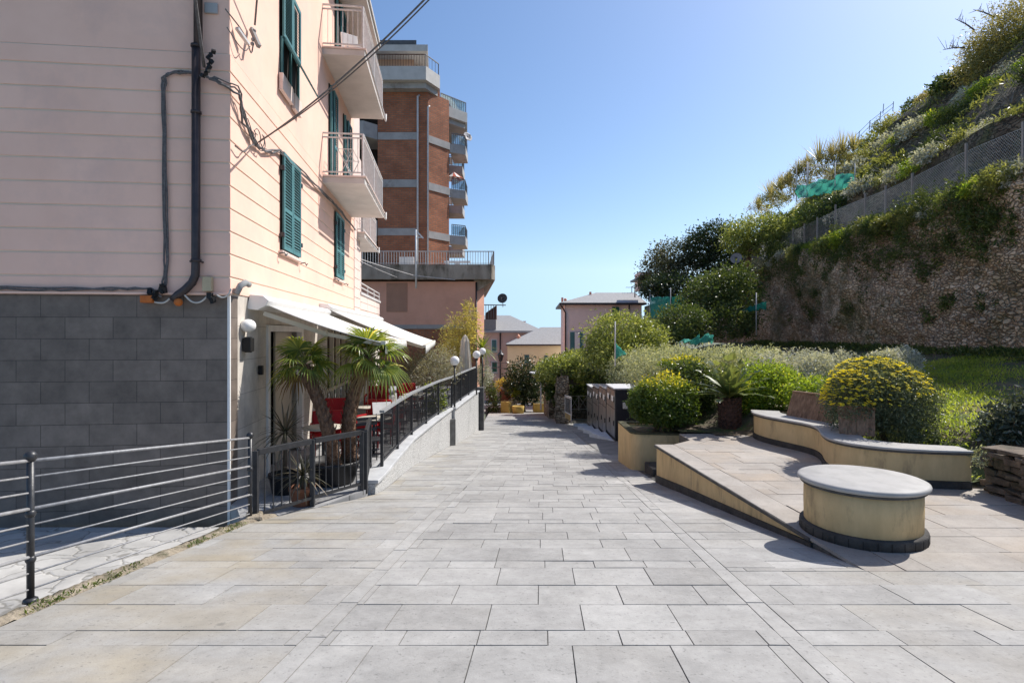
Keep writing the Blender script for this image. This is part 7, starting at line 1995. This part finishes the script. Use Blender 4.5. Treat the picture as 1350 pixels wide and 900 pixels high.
# reeds on the crest near the netting
for i, (px, py, d) in enumerate(((1052, 232, 36), (1064, 226, 36), (1080, 214, 35), (1096, 208, 35), (1110, 204, 34.5), (1125, 200, 34), (1030, 252, 38), (1016, 262, 40), (1000, 276, 42), (1040, 246, 37))):
    c = pw(px, py, d); t = thing('reed_clump', 'thin dry reed clump standing up on the hill skyline', 'reeds', c, 'reed clumps on the skyline')
    rosette('stalks', c, 60, 1.5*rng.uniform(.7, 1.1), .05, DRYG, t, np.random.default_rng(700+i), 1.5, .75, .18)
    foliage('leaves', [((c.x, c.y, c.z-.2), (.9, .9, .55))], 900, .17, SCRUB if i % 2 else DRYG, t, np.random.default_rng(720+i), 26, ratio=.25)
# big loose bush at the top right corner with bare twigs
bl = [px_blob(1330, 62, 28, 44, 40, 1.8), px_blob(1368, 34, 28, 52, 46, 1.9), px_blob(1305, 92, 28.5, 32, 24, 1.4), px_blob(1350, 95, 27.5, 44, 30, 1.7), px_blob(1292, 62, 29, 16, 14, .8)]
c = pw(1340, 122, 28)
tree('reed_thicket', 'huge loose olive-brown thicket filling the top right corner of the hill', c, bl, 26000, .19, leaf_mat('thicket_leaf', (.14, .135, .05), (.29, .265, .10), (.48, .44, .19), transl=.4), 'thicket', .1, 801, 260, ratio=.22, shell=.35, nl=14, spread=.2)
BTW = MB()
def twig(m_, a, b, n=6, r=.02):
    a, b = Vector(a), Vector(b); m_.tube([a, a.lerp(b, .5)+Vector((0, 0, .06)), b], [r, r*.7, r*.3], 5)
    for i in range(n):
        q = a.lerp(b, .25+.7*i/n); e = q+Vector((rng.normal()*.12-.08, rng.normal()*.2, abs(rng.normal())*.35+.08)); m_.tube([q, e], [r*.4, r*.15], 4)
for (x0, y0, x1_, y1_, lab) in ((1312, 23, 1283, 13, 'upper bare branch sticking out of the corner thicket'), (1285, 40, 1259, 25, 'middle bare branch sticking out of the corner thicket'), (1272, 63, 1243, 66, 'lower leafy twig sticking out of the corner thicket')):
    m_ = MB(); a, b = pw(x0, y0, 28.5), pw(x1_, y1_, 28.8); twig(m_, a, b, 9, .04); o = m_.build('bare_branch', BARK, None, loc=a); tag(o, lab, 'branch')
# dense trees at the lower left end of the hill
for i, (lab, px, py, d, bls, m_, n_, sz) in enumerate((
    ('large dark evergreen on the skyline left of the chain-link fence', 935, 345, 37, [(938, 312, 28, 18), (925, 328, 24, 20), (960, 324, 22, 20), (948, 344, 28, 15)], DARKG, 8000, .19),
    ('feathery grey-green tree on the skyline left of the dark evergreen', 885, 378, 38, [(892, 338, 32, 20), (872, 356, 26, 20), (905, 360, 30, 22), (852, 372, 12, 10)], leaf_mat('feathery_leaf', (.035, .045, .025), (.09, .10, .06), (.24, .24, .17), transl=.3), 9000, .18),
    ('dark dense tree below the feathery tree, above the netting', 880, 395, 35, [(890, 378, 36, 16), (865, 380, 20, 14)], DARKG, 5000, .18),
    ('glossy broad-leaved bush on the end of the rubble wall', 950, 415, 29, [(945, 385, 34, 24), (925, 400, 26, 22), (965, 372, 24, 20), (975, 398, 18, 26)], MIDG, 9000, .16),
    ('dark glossy bush behind the pale-topped shrub', 905, 440, 26, [(900, 425, 30, 22), (880, 440, 24, 20), (920, 432, 18, 18)], MIDG, 6500, .14),
    ('yellow-green feathery shrub above the satellite dish', 990, 330, 33, [(998, 302, 36, 16), (975, 316, 22, 14), (1022, 296, 22, 14), (1005, 322, 26, 12)], PALEG, 8000, .16),
    ('round dark bush under the green shade netting', 1095, 285, 29, [(1100, 273, 26, 15), (1078, 282, 20, 12), (1120, 266, 18, 12)], MIDG, 5000, .14),
    ('dark leafy mass at the left end of the rubble wall', 985, 440, 27, [(985, 395, 18, 40), (965, 425, 26, 22)], IVY, 5000, .14))):
    c = pw(px, py, d)
    tree('hill_tree', lab, c, [px_blob(x_, y_, d+rng.uniform(-.4, .4), w_, h_) for x_, y_, w_, h_ in bls], n_, sz, m_, 'tree', .12, 850+i, 130, shell=.5)
# thin cover of weeds over the hillside and at the wall foot (nobody could count them)
n = 60000
K = np.concatenate([rng.uniform(12.4, 14.0, n//8), rng.uniform(14.4, 21, n//2), rng.uniform(20, 34, n//4)]); dd_ = rng.uniform(9, 60, len(K))
tm = np.sin(K*2.2+dd_*.6)+np.sin(dd_*1.9-K)+rng.normal(size=len(K))*.7
ok = tm > .25; K, dd_ = K[ok], dd_[ok]
P = np.array([(KX(a, b)-nz3(a*1.2, b*.8)*.28*.7*min(1, (a-12.4)/1.5)-.05, b, hill_z(a, b)+nz3(a*1.2, b*.8)*.14*min(1, (a-12.4)/1.5)+.06) for a, b in zip(K, dd_)])
P += rng.normal(size=P.shape)*np.array([.1, .15, .1])
v, f = leaves_from(P, np.tile([-.5, -.2, .8], (len(P), 1)), .21, .32, .7)
o = np_mesh('hillside_scrub', v, f, SCRUB, None, {'lv': np.repeat(np.clip(.45+.35*np.sin(K*1.3)*np.sin(dd_*.7)+rng.normal(size=len(K))*.2, 0, 1), 4)})
tag(o, 'thin scrub and weeds covering the terraced hillside', 'scrub', kind='stuff')
n = 9000; d_ = rng.uniform(8, 34, n); K = 11.75-abs(rng.normal(size=n))*.35
P = np.stack([KX(K, d_), d_, np.array([zg(KX(a, b), b) for a, b in zip(K, d_)])+rng.random(n)*.15], axis=1)
v, f = leaves_from(P, np.tile([-.3, -.2, 1.0], (n, 1)), .14, .3, .6)
o = np_mesh('wall_foot_weeds', v, f, IVY, None, {'lv': np.repeat(rng.random(n), 4)}); tag(o, 'dark weeds along the foot of the high rubble wall', 'weeds', kind='stuff')
